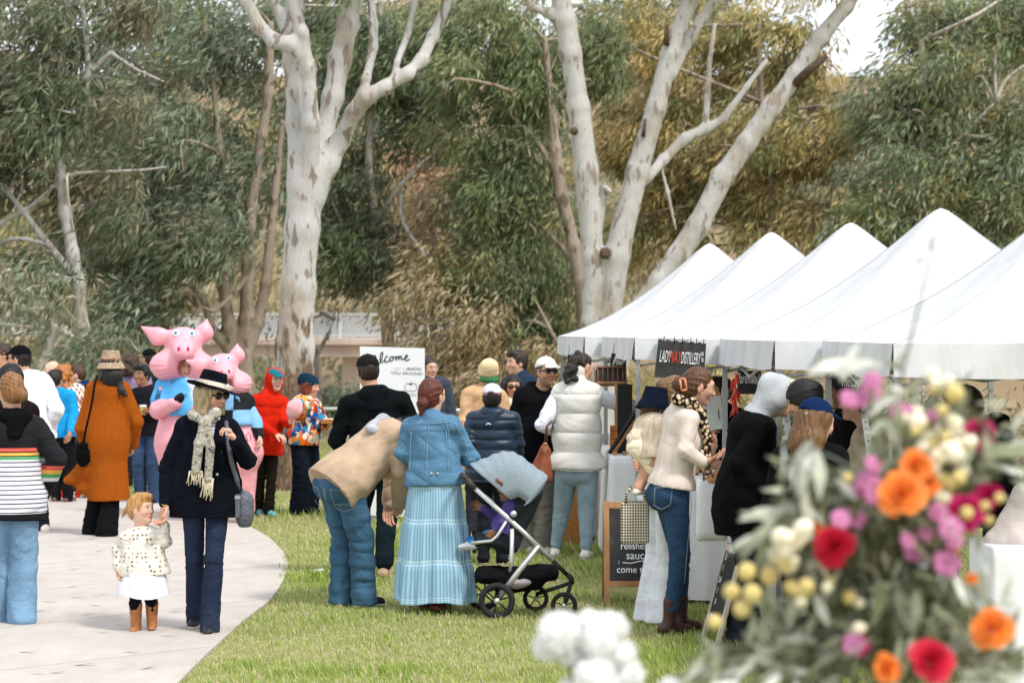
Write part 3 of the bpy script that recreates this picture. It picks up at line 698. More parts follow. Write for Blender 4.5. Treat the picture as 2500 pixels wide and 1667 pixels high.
def blades(n, y0, y1, seed, hgt, wid):
    r = np.random.default_rng(seed)
    # rows weighted so density falls with distance
    y = y0+(y1-y0)*r.random(n)**1.35
    half = 1400/FPX*y+1.2
    x = r.uniform(-1, 1, n)*half
    e = edge_x(y); keep = x > e-.03+.05*r.random(n)**3*np.sin(y*9+np.sin(y*23))
    keep |= (y > 31)
    x, y = x[keep], y[keep]; n = len(x)
    def nz(fx, fy, s): return np.sin(x*fx+1.7*np.sin(y*fy*.7+s)+s)*np.sin(y*fy+1.3*np.sin(x*fx*.6-s)+2*s)
    lush = np.clip(.52+.42*nz(1.1, .9, .4)+.34*nz(2.7, 2.3, 1.9)+.26*nz(6.1, 5.2, 3.1), .03, 1.15)
    edge = np.clip((x-edge_x(y))/.35, 0, 1); lush = lush*(.45+.55*edge)
    h = hgt*(.32+1.1*lush)*r.uniform(.55, 1.35, n); wd = wid*r.uniform(.7, 1.4, n)
    a = r.uniform(0, 2*math.pi, n); lean = r.uniform(.1, .9, n)*h; ld = r.normal(-.35, 1.1, n)+math.pi
    dx, dy = np.cos(ld)*lean, np.sin(ld)*lean*.6; sx, sy = np.cos(a)*wd/2, np.sin(a)*wd/2
    z0 = ground_z(x, y)
    V = np.empty((n, 5, 3), np.float32)
    V[:, 0] = np.stack([x-sx, y-sy, z0-.004], 1); V[:, 1] = np.stack([x+sx, y+sy, z0-.004], 1)
    V[:, 2] = np.stack([x+sx*.8+dx*.35, y+sy*.8+dy*.35, z0+h*.55], 1); V[:, 3] = np.stack([x-sx*.8+dx*.35, y-sy*.8+dy*.35, z0+h*.55], 1)
    V[:, 4] = np.stack([x+dx, y+dy, z0+h*np.sqrt(np.maximum(.15, 1-(lean/h)**2*.6))], 1)
    i = np.arange(n)[:, None]*5; T = np.concatenate([i+[0, 1, 2], i+[0, 2, 3], i+[3, 2, 4]])
    pal = np.array([(.34, .45, .09), (.22, .33, .06), (.46, .52, .16), (.64, .60, .33), (.66, .58, .40)])
    pr = np.stack([.20+.30*lush, .10+.26*lush, .26+0*lush, .42-.30*lush, .40-.38*lush], 1).clip(.01); pr /= pr.sum(1, keepdims=True)
    k = (r.random(n)[:, None] > np.cumsum(pr, 1)).sum(1).clip(0, 4)
    c = pal[k]*r.uniform(.75, 1.2, (n, 1)); c = np.repeat(c[:, None], 5, 1)
    return V.reshape(-1, 3), T, c.reshape(-1, 3)
V1, T1_, c1 = blades(210000, 12.6, 22, 3, .043, .0055); V2, T2_, c2 = blades(120000, 19, 44, 4, .065, .010)
gm = mat('grass_blade', (1, 1, 1), .75, 0, attr=True, spec=.15, trans=.35)
go = mk('grass', np.concatenate([V1, V2]), np.concatenate([T1_, T2_+len(V1)]), gm, smooth=False, col=np.concatenate([c1, c2])); tag(go, 'short green and straw coloured lawn grass', 'grass', kind='stuff')

# ------------------------------------------------------------------ trees
def bark(name, pale, patch, dark, lowz=None):
    m, b = newmat(name, .9, .15); co = coords(m); L = m.node_tree.links
    n1 = noise_n(m, co, 2.2, 6, (1, 1, .28)); n2 = noise_n(m, co, 9, 6, (1, 1, .35)); n3 = noise_n(m, co, 40, 3, (1, 1, .3))
    c = ramp(m, n1, [(.40, patch), (.48, pale), (.62, tuple(min(.8, x*1.12) for x in pale)), (.75, patch)])
    c = mixc(m, ramp(m, n2, [(.565, (0, 0, 0)), (.61, (1, 1, 1))]), c, dark)
    c = mixc(m, .3, c, ramp(m, n3, [(.3, tuple(x*.6 for x in pale)), (.7, tuple(min(.85, x*1.2) for x in pale))]))
    if lowz:
        z = sep(m, co)[2]; f = math_n(m, 'ADD', math_n(m, 'MULTIPLY', math_n(m, 'SUBTRACT', lowz, z), .9), math_n(m, 'MULTIPLY', math_n(m, 'SUBTRACT', n2, .5), 3.2))
        f = math_n(m, 'MINIMUM', math_n(m, 'MAXIMUM', math_n(m, 'MULTIPLY', f, 2.5), 0.), 1.)
        c = mixc(m, f, c, ramp(m, n3, [(.3, (.07, .045, .03)), (.55, (.17, .11, .075)), (.75, (.30, .22, .16))]))
    L.new(c, b.inputs['Base Color']); bump_n(m, b, n2, .5, .03); return m
BARK1 = bark('gum_bark', (.47, .455, .44), (.36, .29, .22), (.18, .12, .08), 1.9)
BARK2 = bark('gum_bark_smooth', (.45, .435, .415), (.36, .31, .255), (.22, .165, .125))
BARK3 = bark('gum_bark_brown', (.30, .245, .195), (.20, .15, .11), (.09, .065, .045))
BARK4 = bark('gum_bark_grey', (.42, .385, .34), (.30, .24, .18), (.15, .11, .08))
def stems(Y, sts, res, k=.08):
    P = []
    for st in sts:
        dy = 0
        for i in range(len(st)-1):
            a, c = st[i], st[i+1]; da = a[3] if len(a) > 3 else 0; dc = c[3] if len(c) > 3 else 0
            s = FPX/Y; P.append(cone(P3(a[0], a[1], Y+da), P3(c[0], c[1], Y+dc), a[2]/s, c[2]/s, k*(.5 if a[2] < 12 else 1)))
    V, Q = surf(P, res); V = folds(V, Q, .012, 3, (3, 3, 1.5)); V = folds(V, Q, .006, 9, (11, 11, 5)); return V, Q
def leaf_mesh(blobs, n, size, pal, seed, wind=(-.5, 0, -1.), clump=120, cr=.46, spread=.36, asp=.21, shell=.5):
    """blobs: (centre xyz, radii xyz, weight). Leaves hang in drooping clumps through each blob."""
    r = np.random.default_rng(seed); B = np.array([np.concatenate([b_[0], b_[1]]) for b_ in blobs]); wt = np.array([b_[2] if len(b_) > 2 else b_[1][0]*b_[1][2] for b_ in blobs]); wt = wt/wt.sum()
    nc = max(1, n//clump); bi = r.choice(len(B), nc, p=wt)
    d = r.normal(size=(nc, 3)); d /= np.linalg.norm(d, axis=1, keepdims=True); rad = (shell+(1-shell)*r.random(nc))
    cc = B[bi, :3]+d*rad[:, None]*B[bi, 3:]
    ct = r.random(nc); cs = r.uniform(.55, 1.35, nc); cb = r.uniform(.72, 1.3, nc)
    idx = np.repeat(np.arange(nc), clump); N = len(idx); e = r.normal(size=(N, 3)); e /= np.linalg.norm(e, axis=1, keepdims=True)
    rr = r.random(N)**.42; p = cc[idx]+(e*rr[:, None]*np.array((1, 1, .72)))*(cr*cs[idx])[:, None]+np.array(wind)*(r.random(N)*cr*.55)[:, None]
    dr = np.array(wind)*.75+e*.45+r.normal(size=(N, 3))*spread; dr /= np.linalg.norm(dr, axis=1, keepdims=True)
    sz = size*r.uniform(.6, 1.35, N); sd2 = np.cross(dr, r.normal(size=(N, 3))); sd2 /= np.linalg.norm(sd2, axis=1, keepdims=True)+1e-9
    ok = p[:, 2] > ground_z(p[:, 0], p[:, 1])+.02
    p, dr, sz, sd2, idx = p[ok], dr[ok], sz[ok], sd2[ok], idx[ok]; N = len(p)
    V = np.empty((N, 4, 3), np.float32); L_ = dr*sz[:, None]; Wd = sd2*(sz*asp/2)[:, None]
    V[:, 0] = p; V[:, 1] = p+L_*.42+Wd; V[:, 2] = p+L_; V[:, 3] = p+L_*.42-Wd
    i = np.arange(N)[:, None]*4; Fq = i+np.array([0, 1, 2, 3])
    pal = np.array(pal)*1.22; ck = pal[(ct[idx]*len(pal)).astype(int)]; ck = ck*.6+pal[r.integers(0, len(pal), N)]*.4; ck = ck*(cb[idx]*r.uniform(.75, 1.25, N))[:, None]
    return V.reshape(-1, 3), Fq, np.repeat(ck[:, None], 4, 1).reshape(-1, 3)
LEAFM = mat('gum_leaf', (1, 1, 1), .5, 0, attr=True, spec=.4, trans=.35)
G_DARK = [(.085, .125, .065), (.105, .145, .08), (.135, .17, .105), (.18, .205, .14), (.16, .13, .075)]
G_GREY = [(.14, .185, .115), (.18, .22, .15), (.24, .275, .20), (.11, .15, .09), (.22, .19, .11)]
G_OLIVE = [(.32, .265, .10), (.40, .325, .13), (.25, .22, .085), (.18, .175, .075), (.44, .32, .15)]
G_TAN = [(.38, .31, .19), (.46, .38, .25), (.29, .25, .15), (.22, .20, .11), (.42, .30, .20)]
G_GREEN = [(.14, .185, .075), (.18, .22, .095), (.11, .15, .06), (.22, .24, .125), (.28, .25, .12)]
G_RUST = [(.46, .28, .19), (.52, .34, .24), (.38, .23, .15), (.32, .26, .15), (.26, .23, .12)]
def bl(Y, lst, dep=1.4):
    s = FPX/Y; return [(P3(x, y, Y+(d[0] if d else 0)), np.array((rx/s, dep*max(.5, (rx+ry)/s*.5/1.4), ry/s))) for x, y, rx, ry, *d in lst]
def tree(name, label, Y, sts, blobs, n, size, pal, bk, seed, res=.035, dep=1.4, group='gum trees behind the market', wind=(-.5, 0, -1.), cat='tree', **kw):
    x0, y0 = sts[0][0][0], sts[0][0][1]; base = np.array((PX(x0, Y), Y, float(ground_z(0, Y)) if Y > 49 else 0.))
    root = empty(name, base, label, cat, group)
    V, Q = stems(Y, sts, res); mk('trunk', V-base, Q, bk, root)
    if n:
        V, Q, c = leaf_mesh(bl(Y, blobs, dep), n, size, pal, seed, wind, **kw); mk('crown', V-base, Q, LEAFM, root, smooth=False, col=c); rl = np.random.default_rng(seed); pts = [P3(a_[0], a_[1], Y+(a_[3] if len(a_) > 3 else 0)) for st_ in sts for a_ in st_[1:]]
        for bc, brd in bl(Y, blobs, dep):
            for _ in range(2):
                tgt = bc+rl.normal(size=3)*brd*.55; lo = [p_ for p_ in pts if p_[2] < tgt[2]+.4] or pts; s0 = min(lo, key=lambda p_: np.linalg.norm(p_-tgt)); md_ = (s0+tgt)/2+rl.normal(size=3)*.12*np.linalg.norm(tgt-s0)+np.array((0, 0, .1))
                MB().tube([q_-base for q_ in spline([s0, md_, tgt, tgt+rl.normal(size=3)*.3+np.array((0, 0, -.15))], 3)], list(np.linspace(.045, .008, 10)), 6).build('limb', bk, root, True)
    return root
T1st = [[(712, 1200, 66), (715, 1120, 56), (718, 950, 50), (720, 850, 46), (727, 704, 41), (738, 560, 42), (746, 450, 44), (744, 400, 38)],
        [(742, 420, 38), (727, 300, 29), (718, 150, 26), (716, 60, 24), (728, -60, 22)], [(755, 420, 28, -.1), (760, 300, 22, -.3), (752, 170, 19, -.4), (737, 80, 16, -.5), (700, -50, 14, -.5)],
        [(752, 160, 16, -.4), (707, 108, 18, -.5), (671, 102, 17, -.5), (636, 70, 14, -.5), (600, 0, 13, -.5), (560, -70, 12, -.5)], [(705, 105, 12, -.4), (690, 50, 12), (655, -20, 11)],
        [(772, 420, 32), (788, 330, 26, .2), (812, 240, 26, .3), (830, 150, 27, .4), (850, 60, 25, .5), (870, -50, 23, .5)],
        [(765, 480, 34), (800, 400, 28), (830, 346, 23), (865, 275, 20, -.2), (894, 237, 20, -.3), (941, 214, 17, -.3), (994, 182, 16, -.3), (1029, 147, 14, -.2), (1058, 88, 12), (1088, 18, 11), (1098, -50, 10)],
        [(878, 250, 12, -.2), (894, 193, 10, -.2), (912, 117, 9), (912, 58, 9), (903, -20, 8)], [(956, 205, 8, -.3), (970, 152, 8, -.3), (994, 88, 8), (1011, 12, 7), (1018, -40, 7)]]
tree('gum_tree', 'big pale gum tree with flaking white bark forking above the inflated pig heads', 30.0, T1st, [(560, -120, 160, 80), (900, -160, 300, 90), (1080, -120, 120, 90)], 5000, .15, G_GREEN, BARK1, 21, .025)
T2st = [[(1475, 1110, 46), (1462, 950, 30), (1448, 860, 20), (1443, 785, 20), (1447, 628, 26), (1432, 418, 29), (1412, 262, 27), (1394, 131, 26), (1380, 52, 27), (1362, -40, 22)],
        [(1380, 60, 16), (1345, 35, 12), (1299, 18, 10), (1270, -30, 9)], [(1478, 1000, 34), (1484, 860, 27), (1486, 785, 27), (1505, 628, 31), (1556, 418, 27), (1602, 262, 24), (1636, 131, 22), (1685, 0, 20), (1705, -60, 18)],
        [(1640, 180, 14), (1672, 110, 15, .3), (1712, 50, 14, .5), (1760, -20, 13, .6)], [(1478, 1020, 34), (1505, 880, 28), (1535, 800, 29), (1610, 690, 28), (1655, 625, 27), (1704, 553, 26), (1764, 434, 25), (1823, 349, 23), (1883, 264, 24), (1942, 183, 22), (2002, 94, 20), (2065, 17, 17), (2110, -50, 16)],
        [(1545, 470, 12, .3), (1580, 435, 12, .5), (1619, 391, 12, .8), (1670, 340, 13, 1), (1721, 315, 12, 1.2), (1764, 293, 11, 1.3), (1823, 212, 9, 1.4), (1870, 150, 7, 1.5)], [(1721, 312, 8, 1.2), (1727, 240, 8, 1.3), (1733, 150, 7, 1.4), (1745, 60, 6, 1.5)],
        [(1462, 560, 8), (1478, 460, 9, -.1), (1490, 468, 7, -.2)], [(1650, 560, 4, .6), (1630, 470, 5, .7), (1612, 400, 4, .8)]]
t2 = tree('gum_tree', 'smooth barked gum tree with three leaning stems rising behind the white tents', 37.0, T2st, [(1400, -110, 200, 70), (1750, -140, 200, 80), (2000, -90, 160, 60)], 5000, .16, G_OLIVE, BARK2, 22, .03)
DEADW = mat('dead_wood', (.10, .065, .045), .9, .4, 20, .5, 30)                                       # knots and the snapped dark limb of that tree
base = np.array(t2.location)
for (x, y, r) in ((1402, 320, 9), (1478, 618, 13)):
    kb = MB(); kb.lathe([(0, -.05), (r/160*.6, -.055), (r/160, -.03), (r/160*1.15, .03)], 12, P3(x, y, 37-.16)-base, np.array(((1, 0, 0), (0, 0, 1), (0, 1, 0)))); kb.build('knot', DEADW, t2, True)
kb = MB(); kb.tube([P3(1942, 205, 36.9)-base, P3(1975, 172, 36.7)-base, P3(2019, 136, 36.6)-base], [.075, .07, .045], 9); kb.build('dead_limb', DEADW, t2, True); kb = MB(); kb.tube([P3(1627, 112, 36.85)-base, P3(1628, 60, 36.8)-base], [.05, .03], 8); kb.build('dead_limb', DEADW, t2, True); kb = MB()
kb.tube([P3(1570, 335, 36.82)-base, P3(1576, 290, 36.8)-base], [.035, .02], 8)
kb.build('dead_limb', DEADW, t2, True)
tree('gum_tree', 'dark brown many stemmed gum tree behind the pig costumes', 42.0,
     [[(588, 1082, 42), (585, 960, 40), (580, 880, 36)], [(580, 890, 26), (560, 800, 17), (545, 700, 14), (530, 560, 12), (540, 400, 10), (520, 200, 8)], [(585, 890, 24), (600, 780, 17), (605, 640, 15), (615, 500, 13), (640, 330, 13), (655, 230, 12), (660, 60, 9)], [(590, 890, 20), (630, 790, 14), (650, 690, 13), (662, 560, 11), (690, 300, 8)],
      [(575, 870, 16), (520, 810, 12), (500, 740, 8), (470, 700, 6), (420, 690, 5)], [(545, 700, 8), (500, 640, 6), (440, 640, 4)], [(600, 680, 8, -.3), (560, 730, 8, -.6), (520, 760, 6, -.8), (480, 745, 4, -1)], [(655, 620, 6), (610, 690, 6), (545, 730, 5)]],
     [(430, 90, 190, 130), (620, 120, 120, 160, .8), (330, 330, 200, 150, -1), (520, 400, 190, 160, .4), (420, 560, 200, 110, -1), (280, 620, 160, 110, -.6), (560, 580, 120, 90, .8), (350, 750, 130, 80, -1.2)], 36000, .185, G_GREY, BARK3, 23, wind=(-.75, 0, -.8))
tree('gum_tree', 'pale trunked gum tree with hanging olive leaves at the far left', 37.0,
     [[(215, 1110, 26), (208, 950, 22), (200, 800, 17), (190, 690, 16), (178, 620, 15), (160, 520, 16), (150, 440, 14), (135, 300, 12), (150, 150, 10), (170, -40, 9)], [(185, 680, 9), (120, 600, 9), (60, 520, 8), (20, 470, 8), (-60, 420, 7)], [(160, 430, 6), (80, 500, 6), (0, 548, 6), (-60, 580, 6)], [(150, 250, 7), (215, 180, 7), (270, 130, 6), (330, 170, 5, .3), (400, 200, 4, .3)], [(205, 330, 6), (215, 150, 7), (200, 0, 6)]],
     [(60, 60, 200, 130), (250, 20, 150, 110, .6), (60, 260, 190, 130, -.3), (240, 230, 130, 110, .5), (40, 420, 120, 80, .8), (60, 660, 160, 80, -.4), (250, 480, 110, 100, .6), (-100, 300, 120, 300), (130, 770, 70, 70, 1.5)], 27000, .18, G_DARK+[(.30, .26, .17)], BARK2, 24, wind=(-.6, 0, -.9))
tree('gum_tree', 'low pale gum with long limbs reaching over the crowd at the left edge', 34.0,
     [[(88, 1147, 15), (92, 1000, 14), (105, 900, 13), (122, 840, 10), (140, 800, 10), (90, 765, 10), (40, 745, 9), (-50, 738, 8), (-120, 760, 7)], [(135, 800, 6), (80, 800, 6), (0, 790, 6), (-80, 780, 6)], [(140, 800, 9), (190, 832, 8), (240, 850, 5)], [(112, 870, 7, .3), (150, 830, 8, .4), (160, 800, 6, .4)], [(120, 1147, 12, .5), (135, 980, 11, .5), (150, 900, 10, .4), (165, 850, 9, .2)]],
     [(250, 850, 80, 50, -.6), (200, 880, 60, 50, .6), (-20, 830, 60, 50, 1), (40, 690, 60, 40, -.5), (120, 730, 50, 30, -.6)], 4200, .14, G_GREY, BARK4, 25, res=.025)
tree('gum_tree', 'dark leaved gum tree to the right of the big forked trunk', 45.0,
     [[(960, 1062, 16), (955, 900, 15), (940, 760, 14), (925, 600, 12), (900, 420, 11), (905, 200, 9), (930, 0, 8)], [(905, 560, 8), (980, 450, 7), (1050, 380, 6), (1110, 330, 5)], [(910, 640, 7), (840, 560, 6), (800, 470, 5)]],
     [(880, 130, 150, 140), (1040, 150, 130, 130, .6), (840, 430, 130, 140, .3), (900, 600, 140, 110, -.3), (830, 620, 80, 80, -.8), (1010, 330, 90, 60, .8), (760, 330, 60, 150, 1), (760, 60, 90, 90, 1)], 30000, .19, G_DARK+G_GREEN[:2], BARK4, 26)
tree('gum_tree', 'slim grey saplings under the bridge behind the beanie', 47.0, [[(772, 1050, 11), (775, 950, 11), (768, 860, 9), (740, 800, 6), (700, 770, 4)], [(770, 870, 6), (800, 820, 5), (815, 780, 3)], [(668, 1050, 6), (660, 900, 5), (650, 820, 3)]], [(800, 765, 35, 14), (690, 800, 25, 25)], 240, .12, G_DARK, BARK4, 27, cat='tree')
tree('gum_tree', 'dense dark green gum tree left of the three leaning stems', 43.0,
     [[(1405, 1074, 18), (1425, 800, 17), (1418, 690, 17), (1400, 600, 16), (1372, 480, 16), (1355, 365, 14), (1345, 250, 11), (1330, 100, 9)], [(1360, 420, 8), (1300, 330, 7), (1220, 260, 5)], [(1405, 640, 8), (1330, 560, 6), (1240, 500, 5), (1180, 470, 4)], [(1400, 900, 8), (1340, 800, 6), (1300, 720, 5), (1230, 640, 4)]],
     [(1180, 60, 140, 110), (1180, 260, 150, 130), (1290, 180, 110, 150, .8), (1220, 440, 130, 130, .2), (1310, 560, 110, 130, .6), (1200, 640, 90, 90), (1360, 740, 70, 90, 1), (1260, 800, 90, 80, .6), (1460, 120, 70, 120, 1.5), (1110, 160, 60, 60, -.6)], 32000, .18, G_GREEN+G_DARK[:2], BARK3, 28)
tree('gum_tree', 'golden olive gum tree spreading above the middle tents', 47.0,
     [[(1885, 1050, 16), (1885, 700, 14), (1884, 560, 12), (1878, 420, 10), (1860, 250, 8), (1850, 60, 7)], [(1885, 620, 9), (1930, 580, 8), (1985, 560, 7), (2015, 520, 6), (2060, 480, 4)], [(1884, 520, 6), (1960, 490, 5), (2020, 500, 4)], [(1880, 420, 5), (1940, 340, 5), (2000, 260, 4)], [(1990, 425, 5), (2050, 440, 5), (2100, 445, 4)]],
     [(1560, 70, 110, 90), (1700, 160, 130, 130, .8), (1880, 90, 150, 90, .6), (1560, 300, 110, 110, 1), (1880, 330, 150, 120), (1760, 430, 150, 100, 1.2), (2010, 330, 110, 110, .4), (1960, 180, 110, 70, 1), (1880, 520, 130, 80), (1640, 560, 90, 80, 1.3), (2030, 560, 90, 60, .6), (1560, 560, 50, 80, 1.6), (1600, 430, 80, 80, 1.4)], 37000, .19, G_OLIVE+G_GREEN[:1], BARK3, 29)
tree('gum_tree', 'bushy grey green gum tree above the tents at the right edge', 45.0,
     [[(2240, 1062, 18), (2240, 700, 16), (2230, 500, 14), (2260, 300, 10), (2250, 100, 8)], [(2235, 520, 8), (2150, 430, 6), (2090, 440, 4)], [(2245, 420, 8), (2350, 330, 6), (2430, 250, 5)]],
     [(2280, 150, 110, 90), (2180, 260, 110, 90, .4), (2360, 300, 150, 130, .6), (2200, 430, 130, 110, -.3), (2420, 470, 140, 130, .4), (2140, 570, 110, 80, -.2), (2280, 560, 120, 80), (2540, 330, 100, 200, .6), (2440, 610, 110, 70), (2400, 120, 80, 80, 1), (2330, 30, 90, 60, 1), (2480, 40, 110, 90, 1.5), (2250, 60, 60, 50, .5)], 44000, .185, G_GREEN+G_GREY[:3]+G_OLIVE[:1], BARK4, 30)
tree('tall_shrub', 'sandy brown feathery shrub with bare white twigs in the middle of the bank', 43.0,
     [[(1120, 1074, 8), (1135, 900, 7), (1185, 790, 5), (1150, 700, 4), (1135, 640, 3)], [(1185, 790, 3), (1195, 720, 4), (1205, 690, 3)], [(1150, 720, 3), (1090, 680, 3), (1060, 650, 2)], [(1150, 700, 3), (1165, 650, 3), (1150, 610, 2)], [(1135, 900, 4), (1060, 800, 4), (1010, 740, 3)], [(1130, 950, 4), (1250, 850, 4), (1320, 760, 3)]],
     [(1060, 620, 90, 80, .4), (1020, 730, 70, 90), (1130, 760, 130, 90), (1220, 880, 130, 80), (1040, 870, 90, 80), (1320, 900, 90, 80), (1060, 500, 80, 80, .8), (1130, 940, 120, 60, -.5)], 20000, .16, G_TAN+G_OLIVE[:1], BARK2, 31, group='bushes on the river bank', cat='shrub')
tree('tall_shrub', 'rust tinted bush in the gap beyond the dark gum tree', 56.0, [[(1060, 1011+27, 8), (1060, 700, 8), (1055, 400, 6)]], [(1040, 360, 80, 80), (1090, 460, 80, 70), (1010, 460, 60, 50)], 5000, .2, G_RUST, BARK3, 32, group='bushes on the river bank', cat='shrub')
for i, (x, Y, rx, ry, pal, lab) in enumerate(((330, 46, 130, 70, G_DARK, 'dark scrubby bush behind the orange coat'), (60, 44, 130, 60, G_TAN, 'dry tan bush at the far left behind the crowd'), (690, 50, 70, 48, G_DARK, 'dark low bush under the bridge'), (830, 54, 90, 48, G_DARK, 'shadowy bush under the bridge beside the welcome board'), (500, 48, 120, 70, G_GREY, 'grey green bush behind the smaller pig'),
        (1500, 44, 110, 110, G_OLIVE, 'olive bush seen under the farthest tent'), (1740, 40, 120, 110, G_OLIVE, 'yellow green bush seen under the black banner tent'), (1960, 36, 130, 110, G_GREEN, 'mid green bush behind the hooded man'), (2230, 32, 150, 120, G_GREY, 'dusty bush behind the cupcake sign'), (2480, 30, 140, 120, G_TAN, 'pale dry bush beyond the right hand tent'), (1180, 52, 140, 60, G_RUST, 'reddish dry scrub behind the beige coat'))):
    yc = HOR+CAMZ*FPX/Y-ry*.8
    tree('bush', lab, Y, [[(x, yc+ry*.8, 5), (x-10, yc, 4), (x-30, yc-ry*.6, 3)], [(x, yc+ry*.5, 4), (x+40, yc-ry*.4, 3)]], [(x, yc, rx, ry), (x-rx*.5, yc+ry*.3, rx*.6, ry*.6), (x+rx*.5, yc+ry*.2, rx*.6, ry*.7)], 7000, .16, pal, BARK3, 60+i, group='bushes on the river bank', cat='bush')
# far wood: one mass of crowns and trunks beyond the river
r = np.random.default_rng(5); bb = []
for i in range(190):
    Y = r.uniform(72, 96) if i < 115 else r.uniform(112, 150); px = r.uniform(-300, 2800); py = r.uniform(-60, 640) if i % 3 else r.uniform(400, 800)
    if Y < 100 and 600 < px < 1010 and py > 560: continue
    if 2020 < px < 2260 and py < 200: continue
    s = FPX/Y; rr = r.uniform(110, 190)/s; bb.append((P3(px, py, Y), np.array((rr, rr*.8, rr*.85))))
for i in range(34): Y = r.uniform(108, 125); px = r.uniform(500, 1150); s = FPX/Y; bb.append((P3(px, r.uniform(640, 930), Y), np.array((1.8, 1.5, 1.6))))
V, Q, c = leaf_mesh(bb, 175000, .36, G_GREY+G_TAN[:3]+G_OLIVE[:2]+G_DARK[:2], 40, cr=1.0, asp=.26)
fw = mk('far_wood', V, Q, LEAFM, None, smooth=False, col=c); tag(fw, 'mass of distant gum foliage beyond the river', 'trees', kind='stuff')
# ------------------------------------------------------------------ bridge beyond the river
BY = 100.0; br = empty('bridge', (PX(640, BY), BY, -2.6), 'concrete road bridge with white railing seen beside the big gum trunk', 'bridge'); o_ = np.array(br.location)
mc = mat('bridge_concrete', (.62, .52, .45), .9, .15, .8); mw = mat('railing_white', (.66, .69, .72), .6, .1, 3)
zd, zt, zb_ = PZ(826, BY), PZ(768, BY), PZ(868, BY)
x0, x1 = PX(-900, BY), PX(1300, BY); xm = (x0+x1)/2
MB().box(np.array((xm, BY, (zd+zb_)/2))-o_, (x1-x0, 7, zd-zb_)).build('deck', mc, br)
MB().box(np.array((xm, BY-3.6, zd-.12))-o_, (x1-x0, .3, .22)).build('kerb_beam', mc, br)
for z in (zt, zd+.12): MB().box(np.array((xm, BY-3.5, z))-o_, (x1-x0, .06, .07)).build('rail', mw, br)
MB().box(np.array((xm, BY-3.45, (zt+zd)/2))-o_, (x1-x0, .012, zt-zd-.2)).build('mesh_panel', mat('rail_mesh', (.72, .74, .76), .7, .1), br)
pk = MB().box((0, 0, 0), (.035, .035, zt-zd-.1)); pm = pk.build('picket', mw, br); pm.location = np.array((PX(650, BY), BY-3.52, (zt+zd)/2))-o_
for i in range(1, 44): mkdata('picket', pm.data, br, np.array((PX(650, BY)+i*.125, BY-3.52, (zt+zd)/2))-o_)
for px in (-500, -100, 300, 470, 640, 845, 1050, 1250): MB().box(np.array((PX(px, BY), BY-3.5, (zt+zd)/2+.02))-o_, (.1, .1, zt-zd)).build('post', mw, br)
for px in (-300, 250, 868, 1230): MB().box(np.array((PX(px, BY), BY, (zb_-2.6)/2))-o_, (.7, 5.5, zb_+2.6-.02)).build('pier', mc, br)
# low galvanised rail along the top of the bank
fe = empty('rail_fence', (PX(820, 38), 38, 0), 'low galvanised pipe fence behind the patchwork jacket', 'fence'); o_ = np.array(fe.location); mg = mat('galvanised', (.48, .50, .52), .5, .15, 8, metal=.4)
MB().tube([P3(400, 1000, 38.4)-o_, P3(820, 998, 38)-o_, P3(1330, 1004, 37.6)-o_], .03, 8).build('rail', mg, fe, True)
for px in (430, 640, 846, 1050, 1250): MB().tube([np.array((PX(px, 38), 38.02, 0))-o_, P3(px, 994, 38.02)-o_], .035, 8).build('post', mg, fe, True)
# ------------------------------------------------------------------ market tents
TENTW, b = newmat('tent_pvc', .55, .3); L = TENTW.node_tree.links; co = coords(TENTW)
n1 = noise_n(TENTW, co, 3, 5, (1, 1, .4)); L.new(ramp(TENTW, n1, [(.3, (.53, .54, .555)), (.6, (.61, .62, .635))]), b.inputs['Base Color']); bump_n(TENTW, b, noise_n(TENTW, co, 5, 5, (1, 1, .35)), .45, .04)
ALU = mat('aluminium', (.42, .42, .43), .45, .12, 20, metal=.6); CLOTH = mat('white_cloth', (.78, .78, .79), .85, .05, 6, .2, 90, sheen=.1)
WOOD = mat('oiled_wood', (.36, .18, .075), .6, .3, 14, .3, 30, stretch=(1, 1, .2)); DKWOOD = mat('dark_wood', (.14, .06, .03), .6, .35, 14, .3, 30, stretch=(1, 1, .2)); BLACK = mat('matt_black', (.012, .012, .013), .6, .2, 20)
SEAM = mat('tent_seam', (.50, .51, .53), .6, .1, 5)
VB, VT = 1.735, 1.915
